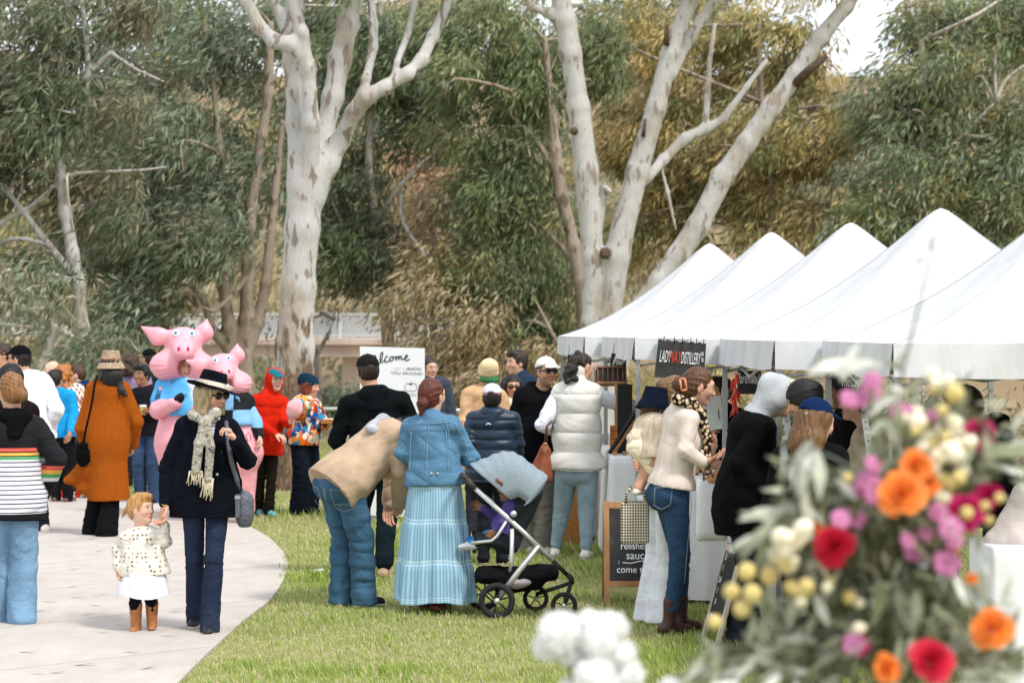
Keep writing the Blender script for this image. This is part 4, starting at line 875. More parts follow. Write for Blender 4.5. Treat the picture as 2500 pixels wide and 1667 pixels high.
def tent(label, xl, yl, xc, yc, wd, pz, seed, sag=1.0):
    base = np.array(((xl+xc)/2+wd/2, (yl+yc)/2, 0)); root = empty('market_tent', base, label, 'tent', 'white market tents')
    Lc, Cc = np.array((xl, yl, 0)), np.array((xc, yc, 0)); B1, B2 = Cc+(wd, 0, 0), Lc+(wd, 0, 0)
    quad = lambda u, v: ((1-u)*(1-v)*Cc[:, None]+(1-u)*v*Lc[:, None]+u*(1-v)*B1[:, None]+u*v*B2[:, None]).T
    K_ = 24; NR = 30; per = []
    for k in range(4):
        for j in range(K_): per.append([(-1+2*j/K_, -1), (1, -1+2*j/K_), (1-2*j/K_, 1), (-1, 1-2*j/K_)][k])
    per = np.array(per); ms = np.concatenate([[.004], np.linspace(.03, 1, NR)]); VV = []
    for mm in ms:
        xy = per*mm; uf, vf = (xy[:, 0]+1)/2, (xy[:, 1]+1)/2; p = quad(uf, vf); cc = np.abs(per).min(1)
        t = 1-math.sqrt(mm*mm+.0009)+.0; t = max(t, 0); prof = .64*t**1.85+.36*t
        z = VT+(pz-VT)*prof/(.64*.97**1.85+.36*.97)-.075*sag*(1-cc**2)*mm*(1-mm)*2.2
        z = z+(.0030*np.sin(uf*37+3*np.sin(vf*11+seed))+.0028*np.sin(vf*33+seed+4*uf))*np.clip((mm-.4)*2, 0, 1)*np.clip((1-mm)*12, 0, 1)
        if mm > .999: z = np.full(len(p), VT)
        p[:, 2] = z; VV.append(p)
    mk('canopy', np.concatenate(VV)-base, grid_faces(4*K_, len(ms), True), TENTW, root)
    for k in range(4):
        cr_ = [VV[i][k*K_]-base+(0, 0, .001) for i in range(2, len(ms))]; MB().tube(cr_, .0035, 5).build('seam', SEAM, root, True)
    tp_ = MB(); tp_.lathe([(0, pz+.004), (.045, pz-.012), (.05, pz-.05)], 12, np.array((0, 0, 0))); 
    cen = quad(np.array([.5]), np.array([.5]))[0]; tp_ = MB(); tp_.lathe([(0, pz-.022), (.03, pz-.027), (.06, pz-.06), (.062, pz-.065)], 14, (cen[0]-base[0], cen[1]-base[1], 0)); tp_.build('peak_cap', TENTW, root, True)
    rr = np.random.default_rng(seed)
    for (a, c2, k) in ((Lc, Cc, 0), (Cc, B1, 1), (B1, B2, 2), (B2, Lc, 3)):
        nn, mv = 70, 8; s = np.linspace(0, 1, nn); d = unit(c2-a); nrm = np.array((d[1], -d[0], 0)); out = nrm if np.dot(nrm, (a+c2)/2-base) > 0 else -nrm
        VV = []
        ph = rr.uniform(0, 6, 4)
        for j in range(mv):
            f = j/(mv-1); fold = (.014*np.sin(s*23+ph[0]+2*np.sin(s*7+ph[1]))+.009*np.sin(s*57+ph[2]+f*2+1.5*np.sin(s*13)))*(.3+f)*np.sin(np.pi*np.clip(s*1.0, .02, .98))**.3
            zz = VT+(VB-VT)*f-.012*f*np.sin(s*9+ph[3])*np.sin(np.pi*s)-.010*f*np.sin(np.pi*s)
            VV.append(a+np.outer(s, c2-a)+np.outer(fold+.004+.012*f, out)+np.outer(zz, (0, 0, 1)))
        mk('valance', np.concatenate(VV)-base, grid_faces(nn, mv), TENTW, root)
    for c2 in (Lc, Cc, B1, B2):
        q = c2+(base*(1, 1, 0)-c2)*.022; o = MB().box((q[0]-base[0], q[1]-base[1], .945), (.036, .036, 1.86)).build('pole', ALU, root)
        MB().box((q[0]-base[0], q[1]-base[1], .008), (.09, .09, .014)).build('foot', ALU, o)
        for zj in (.98, 1.52): MB().box((q[0]-base[0], q[1]-base[1]-.004, zj), (.047, .052, .07)).build('slider', ALU, o)
    for (a, c2) in ((Lc, Cc), (Cc, B1), (B1, B2), (B2, Lc)):
        a2 = a+(base*(1, 1, 0)-a)*.022; c3 = c2+(base*(1, 1, 0)-c2)*.022; mid = (a2+c3)/2
        MB().tube([a2+(0, 0, 1.86)-base, mid+(0, 0, 1.66)-base, c3+(0, 0, 1.86)-base], .012, 6).build('truss_bar', ALU, root, True)
        MB().tube([a2+(0, 0, 1.68)-base, mid+(0, 0, 1.88)-base, c3+(0, 0, 1.68)-base], .012, 6).build('truss_bar', ALU, root, True)
    return root
TENTS = [('white peaked market tent farthest away, over the white vest', .487, 25.0, .682, 22.62, 2.72, 2.83, 1), ('white peaked market tent second from the far end', .843, 22.58, 1.027, 20.22, 2.72, 2.845, 2),
         ('white peaked market tent carrying the black and red banner, middle of the row', 1.222, 20.18, 1.30, 17.82, 2.8, 2.825, 3), ('white peaked market tent above the hooded man', 1.533, 17.78, 1.678, 15.42, 2.68, 2.82, 4), ('nearest white market tent running out of the right edge', 1.979, 15.38, 2.051, 13.0, 2.72, 2.83, 5)]
for t in TENTS: tent(*t)
# ---- tables with floor-length cloths
def table(label, x0, x1, y0, y1, zt=.93, seed=1):
    base = np.array(((x0+x1)/2, (y0+y1)/2, 0)); root = empty('market_table', base, label, 'table', 'cloth covered stall tables')
    hx, hy = (x1-x0)/2, (y1-y0)/2
    MB().box((0, 0, zt-.02), (2*hx-.02, 2*hy-.02, .036)).build('tabletop', WOOD, root)
    for sx in (-1, 1):
        for sy in (-1, 1): MB().tube([(sx*(hx-.06), sy*(hy-.06), 0), (sx*(hx-.06), sy*(hy-.06), zt-.035)], .014, 8).build('leg', ALU, root, True)
    # cloth: top ring then hanging skirt with pleats
    n = 200; per = 4*(hx+hy); s = np.linspace(0, per, n, endpoint=False); pts = []; nr = []
    for q in s:
        if q < 2*hx: pts.append((-hx+q, -hy)); nr.append((0, -1))
        elif q < 2*hx+2*hy: pts.append((hx, -hy+q-2*hx)); nr.append((1, 0))
        elif q < 4*hx+2*hy: pts.append((hx-(q-2*hx-2*hy), hy)); nr.append((0, 1))
        else: pts.append((-hx, hy-(q-4*hx-2*hy))); nr.append((-1, 0))
    pts, nr = np.array(pts), np.array(nr); V = [np.column_stack([pts*.002, np.full(n, zt+.004)]), np.column_stack([pts*.995, np.full(n, zt+.004)])]
    for f in np.linspace(0, 1, 14):
        w_ = (.018*np.sin(s*13+seed+2*np.sin(s*3.1))+.010*np.sin(s*31+seed*2))*f**.7+.004+.03*f
        V.append(np.column_stack([pts+nr*w_[:, None], np.full(n, zt-.004-(zt-.03)*f)+.008*np.sin(s*7)*f]))
    mk('tablecloth', np.concatenate(V), grid_faces(n, 16, True), CLOTH, root); return root
table('white clothed table at the farthest tent behind pale blue leggings', .60, 1.25, 22.75, 24.8, .92, 1)
table('white clothed table with wooden display boxes beside the chalkboard', .835, 1.5, 20.28, 22.45, .91, 2)
table('white clothed table in the banner tent behind the tote bag', 1.13, 1.75, 17.5, 19.6, .92, 3)
table('white clothed table in front of the dark haired person in sunglasses', 1.75, 2.3, 15.6, 17.4, .93, 4)
table('white clothed table under the cupcake slate', 2.12, 2.6, 14.2, 15.2, .93, 6)
table('bright white counter cloth at the right edge of the picture', 2.62, 4.0, 13.15, 13.85, .80, 5)
# ---- lettering
def text(body, size, loc, ax, m, parent, shear=0, sx=1., align='CENTER', name='lettering', ext=.0008):
    cu = bpy.data.curves.new(name, 'FONT'); cu.body = body; cu.size = size; cu.align_x = align; cu.align_y = 'CENTER'; cu.shear = shear; cu.extrude = ext; cu.resolution_u = 3
    o = bpy.data.objects.new('tmp', cu); COL.objects.link(o); dg = bpy.context.evaluated_depsgraph_get(); me = bpy.data.meshes.new_from_object(o.evaluated_get(dg)); bpy.data.objects.remove(o)
    me.materials.clear(); me.materials.append(m); A = np.array([unit(a) for a in ax])
    co = np.empty(len(me.vertices)*3, np.float32); me.vertices.foreach_get('co', co); co = co.reshape(-1, 3)*np.array((sx, 1, 1)); co = co@A+np.asarray(loc)
    me.vertices.foreach_set('co', co.astype(np.float32).ravel()); me.update(); return mkdata(name, me, parent)
def stroke(pts, r, m, parent, name='lettering', A=None, loc=None, n=5):
    p = [np.asarray(loc)+A[0]*a+A[1]*b_+A[2]*.001 for a, b_ in pts]; mb = MB(); mb.tube(p, r, n); return mb.build(name, m, parent, True)
WHITEP = mat('chalk_white', (.78, .80, .80), .9, .1, 60); REDP = mat('red_print', (.62, .055, .03), .7, .1, 30); INK = mat('ink', (.03, .045, .05), .7, .1); GREYP = mat('grey_print', (.36, .38, .39), .8, .05); PALEP = mat('pale_print', (.55, .57, .58), .8, .05)
BOARD, b = newmat('chalkboard', .75, .25); L = BOARD.node_tree.links; L.new(ramp(BOARD, noise_n(BOARD, coords(BOARD), 7, 6), [(.3, (.022, .024, .024)), (.62, (.035, .037, .036)), (.8, (.09, .09, .088))]), b.inputs['Base Color'])
SIGNW = mat('sign_white', (.73, .75, .77), .5, .03, 3)
# banner on the middle tent: tied sheet with slanted tall lettering
by = 17.72; bn = empty('banner', P3(1665, 874, by), 'black cloth banner with slanted white and red lettering tied below the tent edge', 'banner'); o_ = np.array(bn.location)
c4 = [P3(1607, 829, by)-o_, P3(1724, 838, by-.05)-o_, P3(1719, 925, by-.05)-o_, P3(1597, 921, by)-o_]
n, mv = 30, 14; VV = []
for j in range(mv):
    f = j/(mv-1)
    for i in range(n):
        s = i/(n-1); p = (c4[0]*(1-s)+c4[1]*s)*(1-f)+(c4[3]*(1-s)+c4[2]*s)*f
        p = p+np.array((0, -.008*math.sin(s*26)*(1-f)**2-.006*math.sin(s*9+f*3), .006*math.sin(s*38)*(1-f)**6)); VV.append(p)
mk('sheet', np.array(VV), grid_faces(n, mv), mat('banner_black', (.045, .045, .042), .7, .25, 20, .2, 40), bn)
bx = c4[1]-c4[0]; ax = np.array((unit(bx), unit((0, 0, 1.)), (0, -1., 0))); ax[1] = unit(np.array((.02, 0, 1))); cc_ = sum(c4)/4
for bd, off, mm_, w_ in (('LADY', -.112, WHITEP, .27), ('MAY', -.042, REDP, .36), ('DISTILLERY', .075, WHITEP, .225)): text(bd, .125, cc_+ax[0]*(off-.006)+ax[1]*.012+np.array((0, -.022, 0)), ax, mm_, bn, shear=.42, sx=w_)
for dz in (.055, .012): MB().box(cc_+ax[0]*.158+ax[1]*dz+np.array((0, -.02, 0)), (.017, .002, .03)).build('patch', GREYP, bn)
for s in (.12, .34, .5, .68, .8, .95):
    p = c4[0]*(1-s)+c4[1]*s; MB().tube([p+(0, -.012, -.012), p+(0, .0, .004), p+(.004, .03, .03)], .0035, 6).build('tie', BLACK, bn, True)
# small hanging slates under each tent edge
def slate(label, px0, px1, py0, py1, Y, marks=None, words=None, tilt=0., group='hanging stall name slates'):
    root = empty('name_slate', P3((px0+px1)/2, (py0+py1)/2, Y), label, 'sign', group); s = FPX/Y; w_, h_ = (px1-px0)/s, (py1-py0)/s
    ca, sa = math.cos(tilt), math.sin(tilt); A = np.array(((ca, 0, -sa), (sa, 0, ca), (0, -1, 0.)))
    MB().box((0, 0, 0), (w_, h_, .008), A).build('board', BOARD, root)
    for sx in (-1, 1): MB().tube([A[0]*sx*w_*.4+A[1]*h_*.48, A[0]*sx*w_*.4+A[1]*(h_*.5+.09)], .003, 5).build('cord', BLACK, root)
    for t_ in (words or []): text(t_[0], t_[1], A[0]*t_[2]*w_+A[1]*t_[3]*h_+A[2]*.006, A, WHITEP, root, shear=.3, sx=t_[4])
    for st in (marks or []): stroke([(a*w_, b_*h_) for a, b_ in spline(st, 4)], .0035, WHITEP, root, 'chalk_mark', A, A[2]*.004)
    return root
zig = lambda x, a, b_: [(x, a), (x+.05, b_), (x+.10, a*.9), (x+.06, b_*.8)]
slate('small black name slate hanging at the farthest tent', 1385, 1412, 867, 899, 23.6, marks=[[(-.3+.13*i, -.35), (-.22+.13*i, .3), (-.25+.13*i, -.1)] for i in range(5)], tilt=.06)
slate('small tilted black name slate above the wooden trays', 1490, 1529, 864, 911, 21.3, marks=[[(-.38+.14*i, -.1-.2*(i == 0)), (-.2+.13*i, .42), (-.24+.12*i, -.05), (-.18+.12*i, .1)] for i in range(5)], tilt=.12)
slate('black slate with white script beside the red chillies', 1800, 1858, 905, 962, 16.9, words=[('Clarence,', .105, -.16, .16, .40), ('Valley', .105, .36, .14, .40)])
slate('black slate reading the cupcake company name behind pink blossom', 2063, 2128, 911, 963, 14.6, words=[('The Daily', .09, -.24, .1, .40), ('Cupcake Co', .09, .24, .06, .40)])
# string of red chillies
ch = empty('chilli_string', P3(1795, 955, 16.8), 'string of glossy red chillies hanging from the tent pole', 'decoration'); mch = mat('chilli_red', (.55, .02, .012), .3, .2, 20, spec=.5); rr = np.random.default_rng(3)
MB().tube([(0, 0, .13), (0, 0, -.13)], .003, 5).build('string', mat('twine', (.3, .22, .1), .9), ch)
for i in range(24):
    z = .125-.25*i/23; a = rr.uniform(0, 6.28); d = np.array((math.cos(a)*.5, math.sin(a)*.5, -.85)); p = np.array((math.cos(a)*.006, math.sin(a)*.006, z)); l = rr.uniform(.05, .075)
    MB().tube([p, p+d*l*.35, p+d*l*.75+np.array((0, 0, -.008)), p+d*l+np.array((0, 0, -.012))], [.007, .0085, .006, .001], 7).build('chilli', mch, ch, True)
# welcome board
WY = 25.0; wb = empty('welcome_board', (PX(958, WY), WY, 0), 'tall white welcome board with handwritten lettering behind the man in black', 'sign'); o_ = np.array(wb.location); s = FPX/WY
A = np.array((unit((1, 0, -.028)), unit((.0, 0.0, 1)), (0, -1, 0.))); w_ = 158/s; zt = PZ(849, WY); cen = np.array((0, 0, zt/2+.03))
MB().box(cen, (w_, zt-.05, .03), A).build('panel', SIGNW, wb); MB().box((-.2, .06, .3), (.05, .12, .6)).build('strut', ALU, wb); MB().box((.2, .06, .3), (.05, .12, .6)).build('strut', ALU, wb)
def at(px, py): p = P3(px, py, WY)-o_; return np.array((p[0], -.017, p[2]))
zz = lambda L_: [(880+x/8.25, 830+y/8.25) for x, y in L_]
script = [zz([(60, 300), (85, 420), (110, 445), (140, 330), (165, 430), (200, 420), (225, 320)]), zz([(240, 420), (290, 390), (310, 330), (285, 310), (262, 350), (270, 420), (320, 440), (352, 410)]),
          zz([(365, 492), (412, 430), (442, 330), (452, 262), (432, 244), (406, 300), (400, 400), (420, 446), (462, 430), (505, 395)]), zz([(552, 335), (532, 322), (500, 362), (490, 405), (512, 442), (560, 428), (598, 392)]), zz([(650, 332), (612, 340), (590, 385), (610, 418), (645, 405), (662, 362), (650, 330), (675, 345), (705, 350)]),
          zz([(722, 322), (712, 402), (740, 345), (768, 322), (774, 345), (766, 396), (795, 340), (822, 322), (828, 350), (826, 384), (860, 382), (895, 368)]), zz([(890, 372), (930, 352), (950, 320), (932, 300), (905, 330), (898, 385), (925, 410), (965, 400), (998, 380)])]
for st in script: mb = MB(); mb.tube([at(*p) for p in spline(st, 5)], .0062, 6); mb.build('handwriting', INK, wb, True)
text('LET US', .040, at(978, 900), A, PALEP, wb, sx=1.2); text('SHOW', .040, at(1012, 901), A, INK, wb, sx=1.2); text('YOU AROUND', .040, at(993, 911.5), A, mat('dark_grey_print', (.10, .11, .12), .8, .05), wb, sx=1.22)
tom = [(1003+(-14.5)*math.copysign(abs(math.cos(a))**.75, -math.cos(a)), 945-10.5*math.copysign(abs(math.sin(a))**.75, math.sin(a))-(2.0*math.exp(-(math.cos(a)/.25)**2)*(-1 if math.sin(a) > 0 else .7))) for a in np.linspace(0, 2*math.pi, 40)]
mb = MB(); mb.tube([at(*p) for p in tom], .0022, 5); mb.build('logo_outline', INK, wb, True); mb = MB()
for e in ((1008, 936), (998, 937), (1005, 932), (1001, 940), (1006, 940)): mb.tube([at(1003, 937), at(*e)], [.005, .002], 5)
mb.build('logo_stem', INK, wb, True); text('OSH', .045, at(1006, 964), A, GREYP, wb); text('N', .045, at(993, 964), A, GREYP, wb)
for i, y in enumerate((1228, 1241, 1253)):
    for x in (965, 978): MB().lathe([(0, .003), (.008, .002), (.009, 0)], 8, at(x, y), np.array(((1, 0, 0), (0, 0, 1), (0, -1, 0)))).build('map_pin', INK, wb)
    MB().box(at(992, y), (.05, .002, .003)).build('map_line', GREYP, wb)
# ---- chalkboard A-frames
def aframe(label, x, Y, wd, hg, yaw, words, lines=(), frame=WOOD, open_=.42):
    root = empty('chalkboard_stand', (x, Y, 0), label, 'chalkboard', 'chalkboard stands'); ca, sa = math.cos(yaw), math.sin(yaw)
    X = np.array((ca, sa, 0)); N = np.array((sa, -ca, 0)); tl = open_/2/hg; up = unit(np.array((0, 0, 1))-N*tl); nn = np.cross(X, up); nn = nn if np.dot(nn, N) > 0 else -nn
    for face in (1, -1):
        u2 = unit(np.array((0, 0, 1))-N*tl*face); n2 = unit(N*face+np.array((0, 0, 1))*tl); b0 = N*face*(open_/2+.004); A2 = np.array((X, u2, n2))
        for sx in (-1, 1): MB().box(b0+X*sx*wd/2+u2*hg/2, (.042, hg, .022), A2).build('leg', frame, root)
        MB().box(b0+u2*(hg-.025), (wd-.045, .042, .020), A2).build('rail', frame, root); MB().box(b0+u2*.16, (wd-.045, .042, .020), A2).build('rail', frame, root)
        o = MB().box(b0+u2*(hg*.5+.065), (wd-.043, hg-.24, .010), A2).build('slate', BOARD, root)
        if face == 1:
            for wo in words: text(wo[0], wo[1], b0+X*wo[2]+u2*wo[3]+n2*.0075, (X, u2, n2), WHITEP, o, sx=wo[4] if len(wo) > 4 else 1, align='LEFT')
            for ln in lines: stroke(spline(ln, 5), .004, WHITEP, o, 'chalk_mark', A2, b0+n2*.006)
    return root
CB_Y = 17.5; s_ = FPX/CB_Y
aframe('wooden framed chalkboard inviting passers-by to taste relishes and sauces', PX(1560, CB_Y), CB_Y+.1, .47, .76, 0.0,
       [('relishes &', .075, -.135, .435, .85), ('sauces', .085, -.095, .365, .9), ('come taste', .072, -.165, .262, .92)], [[(-.12, .315), (-.06, .31), (0, .323), (.08, .325), (.14, .318)], [(-.15, .325), (-.146, .318)], [(-.15, .31), (-.147, .304)]])
aframe('weathered chalkboard stand seen nearly edge-on at the feet of the hooded man', PX(1800, 15.3), 15.35, .42, .64, math.radians(-83), [('D', .06, -.15, .55), ('I', .055, -.14, .48), ('5.0', .055, -.17, .40), ('/', .055, -.14, .33), ('0', .055, -.12, .26)], frame=mat('bleached_wood', (.50, .42, .37), .85, .3, 18, .4, 40, stretch=(1, 1, .2)), open_=.34)
# ------------------------------------------------------------------ the people
def legs2(l, r): return {'L': l, 'R': r}
def part(c, name, prims, m, res=.008, fold=0, parent=None, seed=1, ff=(20, 20, 30)):
    V, Q = surf(prims, res); V = folds(V, Q, fold, seed, ff); return mk(name, V, Q, m, parent or c['root'])
NAVY = '#11151f'; BLK = '#0b0c0e'
# 1 striped hoodie, back view, left edge
def hoodie_mat():
    m, b = newmat('striped_hoodie', .9, .15); L = m.node_tree.links; co = coords(m); z = sep(m, co)[2]
    zn = math_n(m, 'DIVIDE', math_n(m, 'SUBTRACT', z, .70), .55)
    f = lambda zz: (zz-.70)/.55
    body = ramp(m, zn, [(0, (.010, .011, .013)), (f(.757), (.70, .70, .76)), (f(1.118), (.10, .34, .15)), (f(1.140), (.012, .012, .014)), (f(1.146), (.75, .42, .08)), (f(1.165), (.012, .012, .014)), (f(1.173), (.62, .10, .08)), (f(1.195), (.012, .013, .015))], 'CONSTANT')
    fr = math_n(m, 'FRACT', math_n(m, 'DIVIDE', z, .0305)); ln = math_n(m, 'LESS_THAN', fr, .24)
    inz = math_n(m, 'MULTIPLY', math_n(m, 'LESS_THAN', z, 1.112), math_n(m, 'GREATER_THAN', z, .757)); ln = math_n(m, 'MULTIPLY', ln, inz)
    body = mixc(m, ln, body, (.03, .03, .05))
    arm = ramp(m, math_n(m, 'ADD', zn, f(1.13+.70)-f(1.02+.70)), [(0, (.010, .011, .013)), (f(1.075), (.70, .70, .74)), (f(1.10), (.10, .34, .15)), (f(1.128), (.75, .42, .08)), (f(1.155), (.62, .10, .08)), (f(1.185), (.012, .013, .015))], 'CONSTANT')
    vc = nd(m, 'ShaderNodeVertexColor', layer_name='Col'); L.new(mixc(m, vc.outputs[0], body, arm), b.inputs['Base Color']); bump_n(m, b, noise_n(m, co, 200, 2), .2, .004); return m
def arm_mask(V, c):
    d = np.min([np.minimum(segd(V, c['S'][k]*.6+c['E'][k]*.4, c['E'][k]), segd(V, c['E'][k], c['W'][k])) for k in 'LR'], 0)
    mm = (d < .082*c['bq']).astype(float); return np.stack([mm]*3, 1)
person(38, 16.25, 1.69, -12, 'person in a black hoodie with rainbow and white stripes and loose pale jeans', skin='fair', female=True, b=1.05, res=.008,
       pel=(30, 1213), nek=(36, 1015), hed=(26, 955), hth=-35, hpitch=8, arms={'R': (140, 1120, -.05, 108, 1205, .16), 'L': (-62, 1120, -.05, -40, 1205, .16)}, legs=legs2((8, .12), (54, -.02, .02)),
       top=dict(m=hoodie_mat(), e=.024, hem=-.27, rib=.10, hood='down', colf=arm_mask, name='hoodie', fold=.009, slim=1.12), pants=dict(m=denim('#6d9cc0'), r=(.098, .088, .092), e=.012, fold=.010, hem=.03, ff=(16, 16, 22)), shoes=dict(m=fab('#23262c'), sole='#d9cdb8'), hair=dict(style='pulled', color='#8a5f38', bun=(.025, -.125, -.045, .042), length=0))
# 2 long black hair
person(24, 18.6, 1.70, 5, 'person with long straight black hair and dark top behind the striped hoodie', skin='olive', female=True, nek=(30, 977), hed=(28, 930), top=dict(m=fab('#1d1216'), e=.014), pants=dict(m=fab(BLK)), shoes=dict(m=fab(BLK)), hair=dict(style='long', color='#0a0808', length=.42, vol=1.1, side=.06))
# 3 white shirt, black cap
person(80, 23.6, 1.84, -45, 'man in a white long sleeved shirt and black cap turned to the left', skin='tan', b=1.05, nek=(66, 915, 0), hed=(46, 877, 0), hth=-80, arms={'R': (140, 1000, -.05, 118, 1050, .22), 'L': (10, 990, .1, 5, 1040, .3)}, legs=legs2((70, .1), (106, 0)), top=dict(m=fab('#e9eaef'), e=.028, hem=-.2, name='shirt', fold=.009), pants=dict(m=fab('#20222a')), shoes=dict(m=fab('#dedad2'), sole='#e8dcc4'),
       hair=dict(style='short', color='#14100e'), hat=dict(style='cap', m=fab('#0c0d10')), glasses=dict(clear=True, m=BLACK), stub=True, brow='#14100e', sw=.205)
# 4
person(0, 26.2, 1.80, -60, 'balding man with cropped hair at the very left edge', skin='tan', nek=(5, 910), hed=(4, 866), hth=-120, top=dict(m=fab('#b7aea2'), e=.015), pants=dict(m=fab('#2a2c30')), shoes=dict(m=fab(BLK)), res=.012, hair=dict(style='short', color='#3a2a1e', vol=.97))
# 5 cyan
person(150, 27.6, 1.50, 20, 'person in a bright cyan fleece and dark shorts pushing the red pushchair', skin='olive', b=1.1, res=.011, hed=(135, 928), nek=(142, 955), arms={'R': (180, 1010, -.1, 172, 1052, -.3), 'L': (118, 1015, .05, 125, 1060, .2)}, top=dict(m=fab('#1e8fcb'), e=.03, hem=-.15, name='fleece'), pants=dict(m=fab('#15161a'), r=(.095, .075, .06)), shoes=dict(m=leather('#5a3a2c')), hair=dict(style='short', color='#1c120d', vol=1.06))
# 6 ginger
def poncho_mat():
    m, b = newmat('patterned_knit', .9, .1); L = m.node_tree.links; co = coords(m); X = sep(m, co)
    tri = math_n(m, 'PINGPONG', math_n(m, 'ADD', X[0], X[1]), .045); zz = math_n(m, 'ADD', X[2], math_n(m, 'MULTIPLY', tri, 1.6)); fr = math_n(m, 'FRACT', math_n(m, 'DIVIDE', zz, .30))
    L.new(ramp(m, fr, [(0, '#e6ded2'), (.2, '#8a4526'), (.3, '#e6ded2'), (.48, '#27424a'), (.58, '#e6ded2'), (.72, '#d99a3c'), (.78, '#16181c'), (.84, '#d98a86'), (.88, '#1d3f55'), (.95, '#d98a86')], 'CONSTANT'), b.inputs['Base Color']); return m
person(176, 29.2, 1.58, -20, 'person with curly ginger hair in a zigzag patterned jumper', skin='fair', female=True, b=1.1, res=.011, hed=(150, 915), nek=(162, 945), hth=-60, top=dict(m=poncho_mat(), e=.035, hem=-.25, name='jumper'), pants=dict(m=fab('#17181c')), shoes=dict(m=fab(BLK)), hair=dict(style='curly', color='#b06f35', length=.16, vol=1.05))
# 7, 8
person(122, 31, 1.63, -90, 'bald man in dark sunglasses beside the curly ginger hair', skin='pale', res=.012, hth=-100, hed=(127, 903), top=dict(m=fab('#3d4a55'), e=.018), pants=dict(m=fab('#22262c')), shoes=dict(m=fab(BLK)), glasses=dict())
person(198, 29.8, 1.58, -70, 'bearded man in a royal blue hooded jacket facing left', skin='pale', res=.011, stub=True, b=1.1, hed=(187, 915), nek=(196, 940), hth=-95, top=dict(m=fab('#152a52'), e=.024, hood='down'), pants=dict(m=denim('#4a6f9a')), shoes=dict(m=fab(BLK)), hair=dict(style='short', color='#4a3020'))
# 10 orange coat
def orange_extra(c):
    W_ = c['W_']
    part(c, 'hair_tail', [cone(W_(286, 905, -.05), W_(300, 960, -.10), .035, .03, .03), cone(W_(300, 955, -.10), W_(312, 968, -.13), .028, .006, .02), cone(W_(288, 930, -.1), W_(292, 975, -.14), .022, .004, .02)], hair_mat('#0d0a09'), .007, .004)
def orange_coat(c): W_ = c['W_']; return [cone(W_(250, 1080, -.02), W_(178, 1170, -.02), .10, .045, .10), cone(W_(250, 1140, .03), W_(162, 1172, 0), .07, .03, .08), cone(W_(240, 1190, .04), W_(200, 1192, .02), .08, .05, .08)]
TEDDY, b = newmat('teddy_fleece', .95, .05); L = TEDDY.node_tree.links; co = coords(TEDDY); nn_ = noise_n(TEDDY, co, 170, 3); L.new(ramp(TEDDY, nn_, [(.25, '#954611'), (.5, '#c0621b'), (.75, '#d87c30')]), b.inputs['Base Color']); bump_n(TEDDY, b, nn_, 1.0, .03)
_, cO = person(262, 23.1, 1.72, 12, 'woman in a long orange teddy coat and patterned bucket hat seen from behind', skin='tan', female=True, b=1.02, res=.009, hed=(272, 893), nek=(265, 930), arms={'L': (200, 1045, .0, 208, 1082, .12), 'R': (334, 1030, .0, 326, 1085, .12)}, legs=legs2((228, .1), (260, -.1)),
       pants=dict(m=fab('#101113'), r=(.085, .07, .105), e=.01, hem=.05, fold=.007), shoes=dict(m=fab('#dcd8cc'), sole='#a8703c'), hair=dict(style='long', color='#0d0a09', length=.2, side=.06), hat=dict(style='bucket', m=mat('monogram_canvas', '#a08b74', .9, .5, 70), band=mat('band_red_black', '#8f1d1c', .8, .1)), extra=orange_extra)
do_top(cO, TEDDY, e=.030, coat=(.355, .180, 1.15, (0.02, 0, -.04), [cone(p[1], p[2], p[3], p[4], p[8]) for p in orange_coat(cO)]), name='teddy_coat', fold=.006, collar=.05, ff=(8, 8, 6))
mb = MB(); mb.lathe([(.0985, .058), (.0965, .066)], 36, cO['H'](0, -.012, 0), cO['HA'], cO['g'], cO['g']*1.12); mb.build('band', BLACK, cO['root'], True)
bg_ = empty('handbag', P3(203, 1108, 22.98), 'small fluffy black shoulder bag hanging on the orange coat', 'bag'); o_ = np.array(bg_.location)
V, Q = surf([ell((0, 0, -.02), (.072, .05, .105), None, .02), ell((.0, 0, .08), (.05, .035, .03), None, .03)], .008); V = folds(V, Q, .008, 4, (70, 70, 70)); mk('pouch', V, Q, fab('#08080a', n='black_fur', bump=.9, bscale=90), bg_)
MB().tube([P3(203, 1085, 23.0)-o_, P3(208, 1055, 22.90)-o_, P3(225, 980, 22.86)-o_, P3(232, 932, 22.95)-o_, P3(238, 918, 23.1)-o_], .011, 8).build('strap', fab('#0d0c0c'), bg_, True)
# 11 boy with cup
person(360, 27.4, 1.60, 195, 'boy in a dark hooded jacket holding a yellow paper cup', skin='brown', nose=.5, b=1.02, res=.0105, brow='#0c0807', hth=205, hed=(345, 916), nek=(356, 950), arms={'R': (330, 1040, 0, 342, 1010, -.2), 'L': (384, 1040, 0, 370, 1006, -.22)}, hands={'L': dict(d=(-1, -.2, .1), n=(0, -.3, -1), s=(0, -.3, 1), curl=.9), 'R': dict(curl=.9)}, top=dict(m=fab('#1b1a20'), e=.022, hem=-.2, rib=.08, hood='down', name='jacket'), pants=dict(m=denim('#27466e'), r=(.09, .075, .07), e=.012), shoes=dict(m=fab('#20242c')), hair=dict(style='short', color='#0c0908', vol=1.07))
cu = empty('paper_cup', P3(349, 1001, 27.13), 'yellow and white paper cup in the boy\'s hand', 'cup'); MB().lathe([(0, -.055), (.028, -.055), (.04, .05), (.042, .053), (.038, .053), (.036, .045), (0, .045)], 18).build('cup', mat('cup_yellow', '#e0cd84', .7, .05), cu, True); MB().lathe([(.0405, .04), (.0425, .056), (.040, .058), (.037, .05)], 18).build('rim', SIGNW, cu, True)
